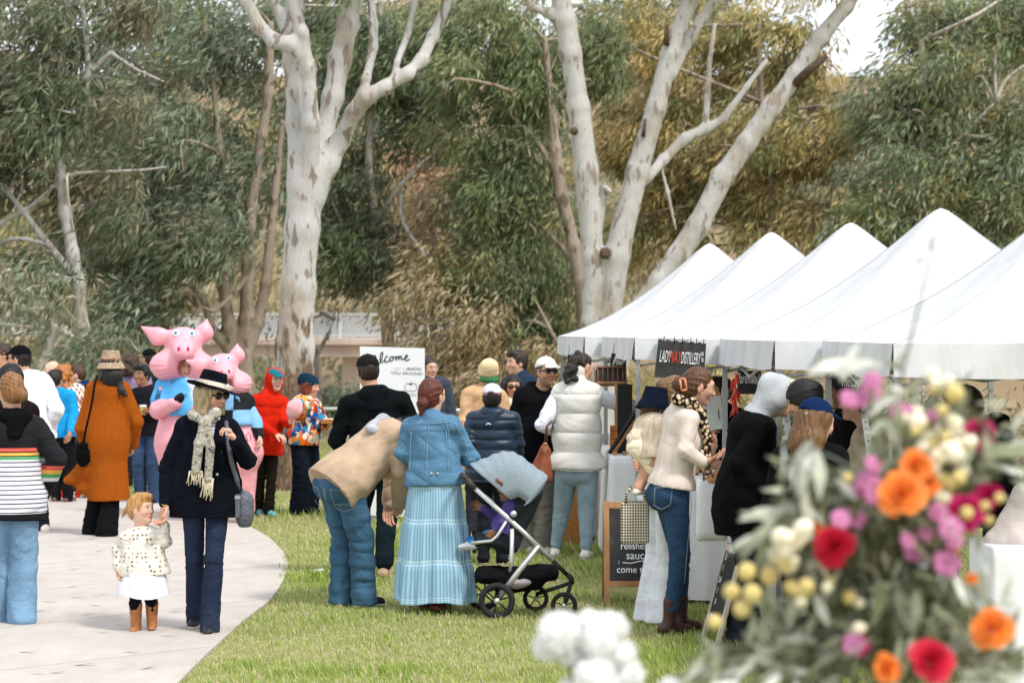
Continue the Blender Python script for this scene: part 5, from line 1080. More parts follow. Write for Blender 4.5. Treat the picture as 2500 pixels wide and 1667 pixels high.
# 12, 13
person(330, 30.2, 1.66, 10, 'person with bushy dark curls and a lilac top behind the boy with the cup', skin='tan', female=True, res=.012, hed=(322, 893), top=dict(m=fab('#9a86a8'), e=.018), pants=dict(m=fab('#22252c')), shoes=dict(m=fab(BLK)), hair=dict(style='curly', color='#3a2518', length=.10, vol=1.22, n=60))
person(370, 31, 1.69, -15, 'man in a dark green jacket and black cap with white band', skin='tan', res=.012, hed=(363, 876), hth=-50, top=dict(m=fab('#1b2a2c'), e=.024, name='jacket'), pants=dict(m=fab('#22252c')), shoes=dict(m=fab(BLK)), hair=dict(style='short', color='#20150f'), hat=dict(style='cap', m=fab('#101214'), brim=fab('#b98d5c')))
# 14, 15 inflatable pigs
PINK = mat('inflatable_pink', (.80, .36, .42), .42, .05, 8, .25, 9, spec=.4); PIGIN = mat('nostril_pink', (.50, .03, .12), .6, .1)
def pig(px, Y, label, hx, hy, sc, body, arms, jersey, jmat, skin_, facepx, yaw, hol, belly, legsx, htilt=0., extra=None, lh=None, rh=None):
    root = empty('person', (PX(px, Y), Y, 0), label, 'person', 'people in inflatable pig costumes'); O = np.array(root.location); W_ = lambda a, b_, dy=0.: P3(a, b_, Y+dy)-O
    C = W_(hx, hy); a = R_(yaw); f = np.array((math.sin(a), math.cos(a), 0)); r_ = np.array((math.cos(a), -math.sin(a), 0)); u = np.array((0, 0, 1.)); ct, st = math.cos(R_(htilt)), math.sin(R_(htilt)); r_, u = r_*ct+u*st, u*ct-r_*st
    A = np.array((r_, f, u)); H = lambda x, y, z: C+sc*(r_*x+f*y+u*z)
    P = [ell(H(0, 0, .08), np.array((.185, .18, .18))*sc, A, .05), ell(H(0, .01, -.13), np.array((.335, .24, .165))*sc, A, .10), ell(H(-.17, .03, -.15), np.array((.15, .19, .145))*sc, A, .06), ell(H(.17, .03, -.15), np.array((.15, .19, .145))*sc, A, .06), ell(H(0, .02, .15), np.array((.175, .16, .10))*sc, A, .06),
         cone(H(0, .12, .055), H(0, .275, .012), .115*sc, .10*sc, .03, r_, 1.15), ell(H(0, .19, -.045), np.array((.12, .09, .055))*sc, A, .04)]
    for s, tip, bs in ((1, (.44, .0, .255), (.27, .0, .165)), (-1, (-.235, .0, .36), (-.215, .0, .22))):
        P += [cone(H(s*.165, 0, .16), H(*bs), .072*sc, .092*sc, .04, f, .7), cone(H(*bs), H(*tip), .092*sc, .012*sc, .03, f, .6)]
    hb = hol; P.append(ell(H(hb[0], .25, hb[1]), np.array((.072, .17, .105))*sc, A, .02, 's'))
    for s in (-1, 1): P.append(ell(H(s*.047, .383, .04), np.array((.014, .03, .032))*sc, A, .012, 's'))
    V, Q = surf(P, .0095); X = (V-C)@A.T/sc; N = normals(V, Q); an = np.arctan2(X[:, 0], X[:, 2]+.14)
    V = V+N*(.003*np.sin(an*30)*np.exp(-((X[:, 2]+.16)/.1)**2))[:, None]
    hd = mk('pig_head', V, Q, PINK, root)
    EYW = mat('eye_white', (.8, .82, .85), .4, 0); EYB = mat('eye_blue', (.03, .30, .55), .4, .1); EYD = mat('eye_dark', (.01, .05, .12), .4, 0)
    for s in (-1, 1):
        e0 = H(s*.082, .160, .205); n = unit(f*.9+u*.35+r_*s*.22); x_ = unit(np.cross(u, n)); y_ = np.cross(n, x_); AA = np.array((x_, y_, n))
        eo = MB().lathe([(0, .009), (.028, .008), (.033, .001), (.033, -.03)], 20, e0, AA*sc*1.0, 1, 1.12).build('eye', EYW, hd, True)
        MB().lathe([(0, .0115), (.018, .011), (.019, .007)], 16, e0, AA*sc).build('iris', EYB, eo, True); MB().lathe([(0, .0135), (.007, .013), (.008, .010)], 10, e0, AA*sc).build('pupil', EYD, eo, True)
        MB().lathe([(0, .004), (.010, .0), (.016, -.012)], 12, H(s*.047, .366, .040), np.array((r_, u*1.9, f))*sc).build('nostril', PIGIN, hd, True)
    P = [cone(W_(*body[0][:2]), W_(*body[1][:2]), body[0][2], body[1][2], .1, np.array((1., 0, 0)), 1.12), cone(W_(*body[1][:2]), W_(*body[2][:2]), body[1][2], body[2][2], .1, np.array((1., 0, 0)), 1.1)]
    for lx in legsx: P.append(cone(W_(lx, body[2][1], 0), np.array((PX(lx, Y)-O[0], 0, .16)), body[2][2]*.62, .10, .08))
    P.append(plane((0, 0, .07), (0, 0, -1)))
    V, Q = surf(P, .012); V = folds(V, Q, .008, 7, (14, 14, 9)); mk('pig_suit', V, Q, PINK, root)
    Pa = []
    for ar in arms: Pa += [cone(W_(*ar[0]), W_(*ar[1]), ar[3], ar[4], .05), cone(W_(*ar[1]), W_(*ar[2]), ar[4], ar[5], .05)]
    V, Q = surf(Pa, .010); V = folds(V, Q, .007, 8, (18, 18, 18)); mk('sleeve', V, Q, arms[0][6], root)
    V, Q = surf(jersey(W_), .010); V = folds(V, Q, .007, 9, (13, 13, 20)); mk('jersey', V, Q, jmat, root)
    # wearer: face inside the opening and hands
    fc = W_(*facepx); pr = [ell(fc, (.078, .085, .105), A, .03), cone(fc+f*.083+u*.012, fc+f*.098-u*.018, .008, .013, .012), ell(fc+f*.075-u*.055, (.024, .014, .007), A, .006)]
    pr += [ell(fc+f*.088+r_*s*.03+u*.018, (.016, .012, .010), A, .012, 's') for s in (-1, 1)]+[cone(fc-u*.06, W_(facepx[0], facepx[1]+80, .1), .05, .06, .05)]
    V, Q = surf(pr, .0065); X = (V-fc)@A.T; base = np.array(SKIN[skin_]); Cl = np.tile(base, (len(V), 1))
    for s in (-1, 1):
        mk_ = (np.abs(X[:, 2]-.036+.25*(.04-np.abs(X[:, 0]))) < .006) & (np.abs(X[:, 0]-s*.033) < .02) & (X[:, 1] > 0); Cl[mk_] = base*.2
        mk_ = (np.abs(X[:, 2]-.016) < .006) & (np.abs(X[:, 0]-s*.031) < .014) & (X[:, 1] > 0); Cl[mk_] = (.06, .04, .03)
    mk_ = (np.abs(X[:, 2]+.056) < .008) & (np.abs(X[:, 0]) < .025) & (X[:, 1] > .03); Cl[mk_] = (.38, .13, .11)
    mk_ = (np.abs(X[:, 2]+.055) < .003) & (np.abs(X[:, 0]) < .022) & (X[:, 1] > .03); Cl[mk_] = (.12, .04, .04)
    mk_ = (X[:, 2] > .068) & (X[:, 1] > -.02); Cl[mk_] = (.05, .03, .02)
    parts = [(V, Q)]; cols = [Cl]
    for hnd in (lh, rh):
        if hnd is None: continue
        v, q_ = surf(hand_prims(W_(*hnd[0]), np.array(hnd[1]), np.array(hnd[2]), np.array(hnd[3]), 1.0, 1.0), .006); parts.append((v, q_)); cols.append(np.tile(base, (len(v), 1)))
    V, Q = joinvq(*parts); mk('body', V, Q, skin_mat(), root, col=np.concatenate(cols))
    for lx in legsx:
        bx = PX(lx, Y)-O[0]; V, Q = surf([cone((bx, .06, .05), (bx, -.09, .045), .045, .04, .03), plane((0, 0, .004), (0, 0, -1))], .010); mk('shoe', V, Q, fab('#3f5a66'), root)
    if extra: extra(root, W_, A, C, sc)
    return root
def jm1():
    m, b = newmat('sky_jersey', .6, .3); L = m.node_tree.links; co = coords(m); X = sep(m, co)
    f = math_n(m, 'ADD', math_n(m, 'MULTIPLY', X[0], 4.), math_n(m, 'MULTIPLY', X[2], 1.6)); f = math_n(m, 'ADD', f, math_n(m, 'MULTIPLY', noise_n(m, co, 6, 3), .5))
    L.new(ramp(m, math_n(m, 'MULTIPLY', f, .3), [(0, '#3f97d6'), (.80, '#56aee6'), (.86, '#d5dcf0'), (.98, '#d5dcf0'), (1, '#56aee6')]), b.inputs['Base Color']); return m
def pig1_extra(root, W_, A, C, sc):
    DK = mat('jersey_navy', '#17203f', .7, .1); text('east', .075, W_(442, 965, -.262), np.array(((1, .0, .1), (-.1, 0, 1), (0, -1., 0))), DK, root, name='jersey_print')
    mb = MB(); mb.tube([W_(416, 935, -.235), W_(421, 929, -.245), W_(427, 931, -.25), W_(430, 928, -.25)], .004, 5); mb.tube([W_(417, 934, -.24), W_(424, 935, -.245)], .003, 5); mb.build('badge', DK, root, True)
    for k in range(3): MB().tube([W_(385+k*4, 950+k, -.20), W_(381+k*4, 968, -.205), W_(377+k*4, 985, -.19)], .005, 5).build('stripe', DK, root, True)
    V, Q = surf([cone(W_(428, 985, -.33), W_(439, 972, -.36), .042, .045, .03), cone(W_(432, 975, -.36), W_(442, 967, -.37), .03, .035, .02)], .008); V = folds(V, Q, .004, 4, (50, 50, 50)); mk('glove', V, Q, fab('#231f20'), root)
pig(452, 25.4, 'person in an inflatable pink pig costume and sky blue sports jersey, the taller pig', 447, 861, 1.0, [(452, 950, .20), (452, 1080, .27), (450, 1190, .22)],
    [((402, 955, -.05), (388, 1000, -.15), (430, 985, -.34), .10, .088, .062, PINK), ((500, 960, -.05), (520, 1005, -.15), (480, 1000, -.33), .10, .088, .062)],
    lambda W_: [cone(W_(405, 945), W_(500, 945), .10, .10, .08), cone(W_(452, 950, -.02), W_(452, 1000, -.05), .19, .225, .1, np.array((1., 0, 0)), 1.15), cone(W_(405, 950, -.02), W_(392, 978, -.1), .11, .108, .06), cone(W_(500, 950, -.02), W_(514, 980, -.1), .11, .108, .06), plane(W_(452, 1012), (0, 0, -1))], jm1(), 'fair', (455, 898, -.10), 172, (-.015, -.165), None, (425, 478), htilt=2, extra=pig1_extra)
def jm2():
    m, b = newmat('blue_black_jersey', .7, .2); L = m.node_tree.links; co = coords(m); X = sep(m, co)
    ch = math_n(m, 'LESS_THAN', math_n(m, 'MULTIPLY', math_n(m, 'SUBTRACT', X[0], .035), math_n(m, 'SUBTRACT', X[2], 1.17)), 0.)
    lo = math_n(m, 'LESS_THAN', X[2], 1.03)
    L.new(mixc(m, lo, mixc(m, ch, '#0f1418', '#7fb2dc'), '#6fa3cf'), b.inputs['Base Color']); return m
def jm2s():
    m, b = newmat('jersey_sleeve', .7, .2); L = m.node_tree.links; z = sep(m, coords(m))[2]; zz = math_n(m, 'MULTIPLY', math_n(m, 'SUBTRACT', z, .85), 1.6)
    L.new(ramp(m, zz, [(0, '#11161a'), (.22, '#7fb2dc'), (.56, '#11161a')], 'CONSTANT'), b.inputs['Base Color']); return m
def pig2_extra(root, W_, A, C, sc):
    cn = MB(); cn.tube([W_(552, 962, -.36), W_(552, 938, -.38)], .032, 14); cn.build('drink_can', mat('can_metal', (.45, .62, .60), .3, .2, 40, metal=.6), root, True)
    BDG = mat('badge_blue', '#6a96c0', .7, .1); mb = MB(); mb.tube([W_(575, 968, -.245), W_(581, 972, -.25), W_(586, 981, -.245)], [.012, .016, .004], 6); mb.build('badge', BDG, root, True)
    MB().tube([W_(606, 1078, -.235), W_(600, 1062, -.25), W_(606, 1056, -.25), W_(612, 1064, -.24), W_(612, 1076, -.23)], .005, 6).build('pocket_seam', PIGIN, root, True)
pig(566, 24.6, 'person in an inflatable pink pig costume and blue and black jersey, the shorter pig', 545, 915, .80, [(570, 1010, .17), (575, 1105, .235), (570, 1170, .17)],
    [((600, 985, 0), (622, 1030, -.05), (634, 1064, -.12), .082, .066, .046, jm2s()), ((520, 985, -.05), (515, 1010, -.2), (545, 965, -.34), .08, .066, .05)],
    lambda W_: [cone(W_(540, 985), W_(600, 985), .085, .085, .07), cone(W_(570, 985, 0), W_(572, 1030, -.02), .165, .20, .09, np.array((1., 0, 0)), 1.12), plane(W_(570, 1036), (0, 0, -1))], jm2(), 'pale', (548, 932, -.04), 168, (-.01, -.15), None, (545, 600), htilt=-9, extra=pig2_extra,
    lh=((634, 1064, -.13), (.25, -.3, -1), (-1, 0, 0), (0, -1, 0)), rh=((546, 966, -.33), (.3, -.3, .7), (1, 0, 0), (0, 0, 1)))
# 16 woman in the hat
def scarf_mat():
    m, b = newmat('paisley_scarf', .9, .1); L = m.node_tree.links; co = coords(m); n1 = noise_n(m, co, 26, 3); v = nd(m, 'ShaderNodeTexVoronoi'); v.inputs['Scale'].default_value = 34; L.new(co, v.inputs['Vector'])
    c = ramp(m, n1, [(.36, '#5a5c6e'), (.45, '#b9b09a'), (.55, '#8d8b82'), (.66, '#c8c3b4')]); c = mixc(m, ramp(m, v.outputs[0], [(.12, (1, 1, 1)), (.2, (0, 0, 0))]), c, '#4a4652'); L.new(c, b.inputs['Base Color']); return m
def hat_extra(c):
    W_ = c['W_']; m = scarf_mat(); FR = mat('fringe', '#c9bfa6', .9, .2, 60)
    part(c, 'scarf', [cone(W_(470, 1012, -.10), W_(500, 1030, -.19), .026, .028, .03), cone(W_(500, 1030, -.19), W_(528, 1008, -.14), .032, .03, .03), cone(W_(470, 1012, -.10), W_(486, 996, .02), .028, .025, .03), cone(W_(528, 1008, -.14), W_(530, 996, .0), .03, .025, .03),
        cone(W_(497, 1028, -.21), W_(487, 1080, -.215), .020, .022, .02, np.array((1., 0, 0)), 1.4), cone(W_(487, 1080, -.215), W_(478, 1150, -.20), .021, .020, .02, np.array((1., 0, 0)), 1.5),
        cone(W_(506, 1028, -.20), W_(513, 1090, -.21), .020, .021, .01, np.array((1., 0, 0)), 1.3), cone(W_(513, 1090, -.21), W_(508, 1170, -.20), .020, .018, .01, np.array((1., 0, 0)), 1.4)], m, .0065, .004, ff=(50, 50, 8))
    rr = np.random.default_rng(8)
    for k, (x0, y0, w_, l) in enumerate(((478, 1152, 26, 34), (508, 1170, 22, 48))):
        mb = MB()
        for i in range(16):
            x = x0+(i/15-.5)*w_*1.2; e = rr.uniform(.7, 1.1); mb.tube([W_(x, y0-3, -.20), W_(x+rr.normal()*2, y0+l*.5*e, -.205), W_(x-3+rr.normal()*3, y0+l*e, -.20)], .0032, 5)
        o = mb.build('fringe', FR, c['root'], True); o['kind'] = 'stuff'
    shirt = newmat('striped_shirt', .8, .2)[0]; L = shirt.node_tree.links; z = sep(shirt, coords(shirt))[2]; L.new(ramp(shirt, math_n(shirt, 'FRACT', math_n(shirt, 'DIVIDE', z, .022)), [(0, '#e8e8ee'), (.6, '#8f97a8')], 'CONSTANT'), shirt.node_tree.nodes['Principled BSDF'].inputs['Base Color'])
    part(c, 'shirt', [cone(W_(510, 1012, -.06), W_(520, 1100, -.13), .055, .045, .03, np.array((1., 0, 0)), 1.3), cone(W_(512, 1000, -.02), W_(510, 1018, -.04), .058, .062, .02)], shirt, .008, .003)
    lap = fab('#0c0f18')
    for (a, b_, d) in (((480, 1035, -.135), (505, 1150, -.165), -1), ((538, 1030, -.13), (520, 1150, -.165), 1)):
        part(c, 'lapel', [cone(W_(*a), W_((a[0]+b_[0])/2+d*6, (a[1]+b_[1])/2-12, -.165), .016, .024, .01, np.array((1., 0, 0)), 1.7), cone(W_((a[0]+b_[0])/2+d*6, (a[1]+b_[1])/2-12, -.165), W_(*b_), .022, .008, .01, np.array((1., 0, 0)), 1.7)], lap, .008)
    MB().lathe([(0, .006), (.009, .004), (.010, 0)], 10, W_(530, 1158, -.175), np.array(((1, 0, 0), (0, 0, 1), (0, -1, 0)))).build('button', ALU, c['root'], True)
    MB().tube([W_(392, 1229, -.08), W_(402, 1234, -.12), W_(413, 1229, -.06), W_(402, 1226, .0), W_(392, 1229, -.08)], .004, 6).build('bangle', mat('gold', (.7, .45, .15), .3, 0, metal=1.), c['root'], True)
    MB().tube([W_(548, 1053, -.31), W_(556, 1056, -.32)], .006, 6).build('ring', ALU, c['root'], True)
person(500, 15.8, 1.655, 172, 'woman in a navy fedora, dark blazer and patterned scarf leading a toddler by the hand', skin='fair', female=True, b=1.02, res=.0075, pel=(502, 1208), nek=(506, 1016), hed=(517, 966, -.04), hth=128, hpitch=6, brow='#8a7a60', lip=(.48, .2, .18),
       arms={'R': (409, 1140, .02, 402, 1226, -.05), 'L': (604, 1124, -.02, 574, 1078, -.24)}, hands={'L': dict(d=(-.45, -.25, .85), n=(-.8, -.3, -.4), s=(.1, -.9, .2), curl=1.25), 'R': dict(d=(-.02, -.18, -1), n=(-.6, -.5, 0), s=(.5, -.8, 0), curl=.75, g=1.12)}, legs=legs2((512, -.05), (479, .22, .015)), tang={'L': 186, 'R': 176},
       top=dict(m=fab('#0d1019', bump=.12), e=.020, coat=(.765, .150, 1.50), name='blazer', fold=.006, slim=1.02, collar=.0), pants=dict(m=denim('#17294a'), r=(.086, .064, .068), e=.004, fold=.004, hem=.045, ff=(12, 12, 22)), shoes=dict(m=mat('sequin_black', (.02, .022, .028), .4, .6, 120, .4, 150), sole='#d8cdbb'), hair=dict(style='bob', color='#a89470', length=.125, vol=1.1), hat=dict(style='fedora', m=fab('#0a0d16', bump=.1), band=mat('hat_band', '#cfc4b2', .8, .15, 40), tilt=13), glasses=dict(big=1.08), extra=hat_extra)
bg_ = empty('shoulder_bag', P3(597, 1243, 15.82), 'grey woven leather shoulder bag at the hip of the woman in the fedora', 'bag'); o_ = np.array(bg_.location); gl = mat('woven_grey_leather', '#5d616b', .55, .3, 70, .7, 60)
V, Q = surf([ell((0, 0, -.01), (.062, .09, .125), None, .02), ell((0, 0, .06), (.055, .085, .06), None, .03), plane((0, 0, -.115), (0, 0, -1))], .007); V = folds(V, Q, .0025, 5, (90, 90, 90)); mk('body_panel', V, Q, gl, bg_)
MB().box((-.035, -.088, .03), (.03, .012, .15)).build('flap_strap', gl, bg_); MB().box((-.035, -.094, .085), (.036, .006, .02)).build('buckle', ALU, bg_)
MB().tube([np.array((-.03, -.03, .11)), P3(578, 1170, 15.72)-o_, P3(566, 1130, 15.70)-o_, P3(556, 1080, 15.66)-o_, P3(552, 1032, 15.74)-o_, P3(556, 1022, 15.85)-o_], [.012, .017, .018, .017, .015, .012], 8).build('strap', gl, bg_, True)
# 17 toddler
def spot_mat():
    m, b = newmat('spotted_knit', .9, .1); L = m.node_tree.links; co = coords(m); v = nd(m, 'ShaderNodeTexVoronoi'); v.inputs['Scale'].default_value = 34; v.inputs['Randomness'].default_value = .35; L.new(co, v.inputs['Vector'])
    c = mixc(m, .8, v.outputs['Color'], '#7d6a5c'); c = mixc(m, ramp(m, v.outputs['Distance'], [(.24, (1, 1, 1)), (.34, (0, 0, 0))]), '#dcd7cc', c); L.new(c, b.inputs['Base Color']); bump_n(m, b, noise_n(m, co, 140, 3), .5, .006); return m
def tod_extra(c):
    skirt(c, 'skirt', fab('#e4e6ee', n='white_denim'), PZ(1385, 15.85), PZ(1453, 15.85), .125, .150, 5, .006, wf=1.12)
    W_ = c['W_']; part(c, 'pigtail', [cone(W_(312, 1240, .05), W_(303, 1252, .06), .018, .012, .015), cone(W_(303, 1250, .06), W_(298, 1266, .06), .012, .003, .01)], hair_mat('#b98a54'), .005, .003)
person(350, 15.85, .925, 182, 'toddler in a spotted white jumper, white skirt and brown cowboy boots', skin='pale', female=True, hs=1.03, nose=.2, b=1.40, sw=.105, res=.0065, pel=(350, 1402), nek=(346, 1296), hed=(345, 1243), hth=118, hpitch=-4, brow='#b08a60', lip=(.55, .2, .19),
       arms={'R': (290, 1340, .03, 288, 1384, -.02), 'L': (402, 1318, -.02, 401, 1282, -.06)}, hands={'R': dict(curl=.6, g=.85), 'L': dict(d=(-.05, -.2, 1), n=(-1, 0, 0), s=(0, -1, 0), curl=.9, g=.85)}, legs=legs2((371, .04, .012), (332, 0)), top=dict(m=spot_mat(), e=.022, hem=.0, name='jumper', fold=.006, bust=False, ff=(30, 30, 40)), pants=dict(m=fab('#12131a'), r=(.070, .048, .034), e=.002, hem=.24, name='tights'),
       shoes=dict(m=leather('#a8693c', .55), sole='#7a4a2a', shaft=.25, shr=1.55, solez=.03, name='cowboy_boot'), hair=dict(style='short', color='#bd8c54', vol=1.05), extra=tod_extra)
# 18 boy in red
person(652, 25.6, 1.55, 150, 'boy in a red hooded track top and teal cap holding pink candy floss', skin='pale', nose=.5, b=.95, res=.0095, pel=(648, 1090), nek=(660, 960), hed=(672, 928), hth=152, arms={'R': (628, 1030, -.05, 672, 1060, -.26), 'L': (690, 1025, -.03, 704, 1036, -.24)}, hands={'R': dict(d=(.7, -.3, -.2), n=(0, .2, -1), s=(0, -1, 0), curl=.9), 'L': dict(d=(.4, -.3, .6), curl=1.1)}, legs=legs2((655, -.06), (631, .08)),
       top=dict(m=fab('#c2240f'), e=.022, hem=-.14, rib=.08, hood='up', name='track_top', fold=.008), pants=dict(m=fab('#1a1714'), r=(.08, .062, .058), e=.008, fold=.010, gather=.004), shoes=dict(m=fab('#5fa0a8'), sole='#c9b89a'), hair=dict(style='short', color='#8a6a48'), hat=dict(style='cap', m=fab('#1f6f7e')), brow='#8a6a48',
       extra=lambda c: [MB().tube([c['W_'](637-4*k, 958+k*2, -.10), c['W_'](624-3*k, 1000, -.10), c['W_'](619-3*k, 1030, -.08)], .005, 5).build('sleeve_stripe', fab('#3a0d08'), c['root'], True) for k in range(3)])
cf = empty('candy_floss', P3(719, 997, 25.25), 'pink ball of candy floss on a stick held by the boy in red', 'candy floss'); V, Q = surf([ell((0, 0, .0), (.085, .075, .095), None, .02), ball((.03, -.02, .05), .05), ball((-.03, 0, -.05), .05)], .009); V = folds(V, Q, .006, 3, (30, 30, 30)); mk('floss', V, Q, mat('floss_pink', (.80, .42, .45), .9, .1, 20, .6, 60, sheen=.5), cf); MB().tube([(0, 0, -.06), (-.02, 0, -.24)], .005, 6).build('stick', SIGNW, cf, True)
# 19 patchwork
def patch_mat():
    m, b = newmat('patchwork', .85, .15); L = m.node_tree.links; co = coords(m); mp = nd(m, 'ShaderNodeMapping'); mp.inputs['Scale'].default_value = (1, 1, .8); L.new(co, mp.inputs[0]); nz = nd(m, 'ShaderNodeTexNoise'); nz.inputs['Scale'].default_value = 14; L.new(mp.outputs[0], nz.inputs['Vector'])
    av = nd(m, 'ShaderNodeMix', data_type='RGBA'); av.inputs[0].default_value = .10; L.new(mp.outputs[0], av.inputs[6]); L.new(nz.outputs['Color'], av.inputs[7])
    v = nd(m, 'ShaderNodeTexVoronoi'); v.inputs['Scale'].default_value = 22; L.new(av.outputs[2], v.inputs['Vector']); s = nd(m, 'ShaderNodeSeparateColor'); L.new(v.outputs['Color'], s.inputs[0])
    L.new(ramp(m, s.outputs[0], [(0, '#e0cdb4'), (.14, '#d9541c'), (.28, '#1f4f9a'), (.40, '#e39a4a'), (.5, '#8a2418'), (.6, '#e8d9c6'), (.7, '#2f86a8'), (.8, '#40261c'), (.88, '#e0762c'), (.95, '#d8c0a0')], 'CONSTANT'), b.inputs['Base Color']); return m
person(742, 26.0, 1.50, 125, 'woman in a colourful patchwork jacket, teal beanie and sunglasses eating', skin='fair', female=True, b=1.2, res=.0095, hed=(757, 944), nek=(748, 972), hth=110, hpitch=8, arms={'R': (722, 1030, -.12, 752, 990, -.26), 'L': (790, 1035, -.02, 798, 1034, -.2)}, hands={'R': dict(d=(.6, -.2, .7), n=(.6, 0, -.6), s=(0, -1, 0), curl=1.0), 'L': dict(d=(.7, -.5, 0), n=(0, 0, 1), s=(0, -1, 0), curl=.3)},
       top=dict(m=patch_mat(), e=.030, hem=-.18, name='jacket', fold=.007, collar=.02), pants=dict(m=fab('#141b26'), r=(.105, .10, .105), e=.012, hem=.03, fold=.008), shoes=dict(m=fab('#0f1218'), sole='#1a1a1a'), hair=dict(style='bob', color='#7a3a20', length=.075), hat=dict(style='beanie', m=fab('#123044', bump=.5), band='slouch'), glasses=dict(), lip=(.5, .2, .18))
tr = empty('food_tray', P3(803, 1028, 25.72), 'open brown cardboard food tray in the hand of the patchwork jacket woman', 'food tray'); mtr = mat('cardboard', '#a5713c', .85, .15, 20); MB().box((0, 0, -.02), (.16, .11, .006)).build('base', mtr, tr)
for a, d in (((-.08, 0), (.006, .11)), ((.08, 0), (.006, .11)), ((0, -.055), (.16, .006)), ((0, .055), (.16, .006))): MB().box((a[0], a[1], .0), (d[0], d[1], .045)).build('side', mtr, tr)
V, Q = surf([ell((-.03, 0, .012), (.04, .04, .022)), ell((.035, .0, .012), (.035, .035, .02))], .008); mk('food', V, Q, mat('food_cream', '#d9c6a0', .8, .3, 40), tr)
# 20 man in black, back to camera
person(922, 19.3, 1.79, -4, 'man in a black hooded jacket and dark cap reading the welcome board', skin='tan', b=1.22, sw=.235, res=.008, pel=(925, 1128), nek=(914, 958), hed=(897, 906, .03), hth=-18, arms={'L': (822, 1075, .05, 850, 1140, .25), 'R': (1020, 1060, .1, 1010, 1130, .3)}, legs=legs2((858, .3), (936, 0)), top=dict(m=fab('#0d1113', bump=.15), e=.026, hem=-.25, rib=.10, hood='down', name='hooded_jacket', fold=.010), pants=dict(m=fab('#16232a'), r=(.10, .075, .062), hem=.12, fold=.009), shoes=dict(m=leather('#a98a70', .7), sole='#5a4636', solez=.016), hair=dict(style='short', color='#2a1c12', vol=.98), hat=dict(style='cap', m=fab('#1c1a19'), back_gap=True))
# 21 beside the sign
person(1050, 26.5, 1.70, -165, 'person in glasses with tousled dark hair peering past the welcome board', skin='fair', res=.011, hed=(1049, 900), hth=150, top=dict(m=fab('#3c4450'), e=.02), pants=dict(m=fab('#20242a')), shoes=dict(m=fab(BLK)), hair=dict(style='curly', color='#2a1a12', length=.0, vol=1.0, n=40), glasses=dict(clear=True, m=ALU))
# 22 bending man
def bend_extra(c):
    W_ = c['W_']; part(c, 'hood', [cone(W_(900, 1044, .02), W_(935, 1026, .10), .03, .045, .03), cone(W_(935, 1026, .10), W_(975, 1052, .16), .045, .03, .03), cone(W_(905, 1048, -.02), W_(970, 1062, .05), .03, .028, .03)], fab('#a8aab2'), .008, .006)
    part(c, 'undershirt', [cone(W_(812, 1150, .0), W_(856, 1166, .0), .112, .112, .05)], fab('#0f141c'), .01)
    PK = denim('#2a5a80')
    for (x, y, w_, h_, d) in ((872, 1215, .115, .12, -.155), (792, 1200, .06, .12, -.10)): pass
_, cB = person(855, 17.3, 1.80, 62, 'man bending low in a tan jacket and blue jeans', skin='fair', b=1.34, sw=.21, res=.0075, pel=(832, 1172), nek=(965, 1048, .18), hed=(985, 1062, .42), hth=60, hpitch=55, arms={'R': (985, 1150, -.05, 975, 1225, .12), 'L': (960, 1140, .45, 950, 1225, .45)}, legs=legs2((832, .08), (889, -.02)), tang={'L': 35, 'R': 50},
       top=dict(m=fab('#b49c84'), e=.032, hem=-.20, name='jacket', fold=.013, ff=(15, 15, 18), low=[]), pants=dict(m=denim('#2f6384'), r=(.100, .072, .070), e=.008, fold=.011, gather=.008, waist=.25, butt=1.05, ff=(14, 14, 34)), shoes=dict(m=fab('#20242a')), hair=dict(style='short', color='#3a2a1c'), hat=dict(style='cap', m=fab('#101114')), extra=bend_extra)
# 23 denim jacket, striped skirt
_bend = True
def skirt_mat():
    m, b = newmat('striped_skirt', .9, .1); L = m.node_tree.links; uv = sep(m, coords(m, 'UV')); tiers = [(.06, .012), (.085, .012), (.335, .012), (.36, .012), (.66, .012), (.685, .012), (.955, .008), (.975, .008)]
    st = math_n(m, 'FRACT', math_n(m, 'MULTIPLY', uv[0], 62.)); c = ramp(m, st, [(0, '#9cc0d4'), (.30, '#88b0c9'), (.44, '#6494b6'), (.58, '#88b0c9'), (.75, '#a3c5d7')])
    hb = ramp(m, uv[1], sum([[(p-.004, (0, 0, 0)), (p, (1, 1, 1)), (p+w_, (0, 0, 0))] for p, w_ in tiers], [(0., (0, 0, 0))]), 'CONSTANT'); c = mixc(m, hb, c, '#b2cfdd')
    L.new(c, b.inputs['Base Color']); bump_n(m, b, noise_n(m, coords(m), 60, 3, (1, 1, .2)), .25, .008); return m
def denim_extra(c):
    skirt(c, 'skirt', skirt_mat(), PZ(1160, 17.0), PZ(1466, 17.0), .138, .205, 8, .026, wf=1.30, tiers=(.35, .68), nv=60, nu=160, dx=(.0, 0))
    W_ = c['W_']; ST = fab('#7fa3bb', n='jacket_stitch')
    for pts in ([(1005, 1030), (1062, 1034), (1100, 1030)], [(1046, 1036), (1043, 1080), (1040, 1145)], [(1088, 1050), (1092, 1100), (1094, 1145)], [(1002, 1056), (1000, 1100), (998, 1150)]):
        n = 10; P = spline([np.array(p) for p in pts], 4); mb = MB(); pp = [np.array((*W_(x, y, -.2),)) for x, y in P]
        # lay the seam on the jacket's back surface
        mb.tube([surf_hit(c, p) for p in pp], .0022, 5); mb.build('seam', ST, c['root'], True)
    for x in (1053, 1068): MB().lathe([(0, .006), (.009, .004), (.011, 0)], 10, surf_hit(c, W_(x, 1157, -.2)), np.array(((1, 0, 0), (0, 0, 1), (0, -1, 0)))).build('button', ALU, c['root'], True)
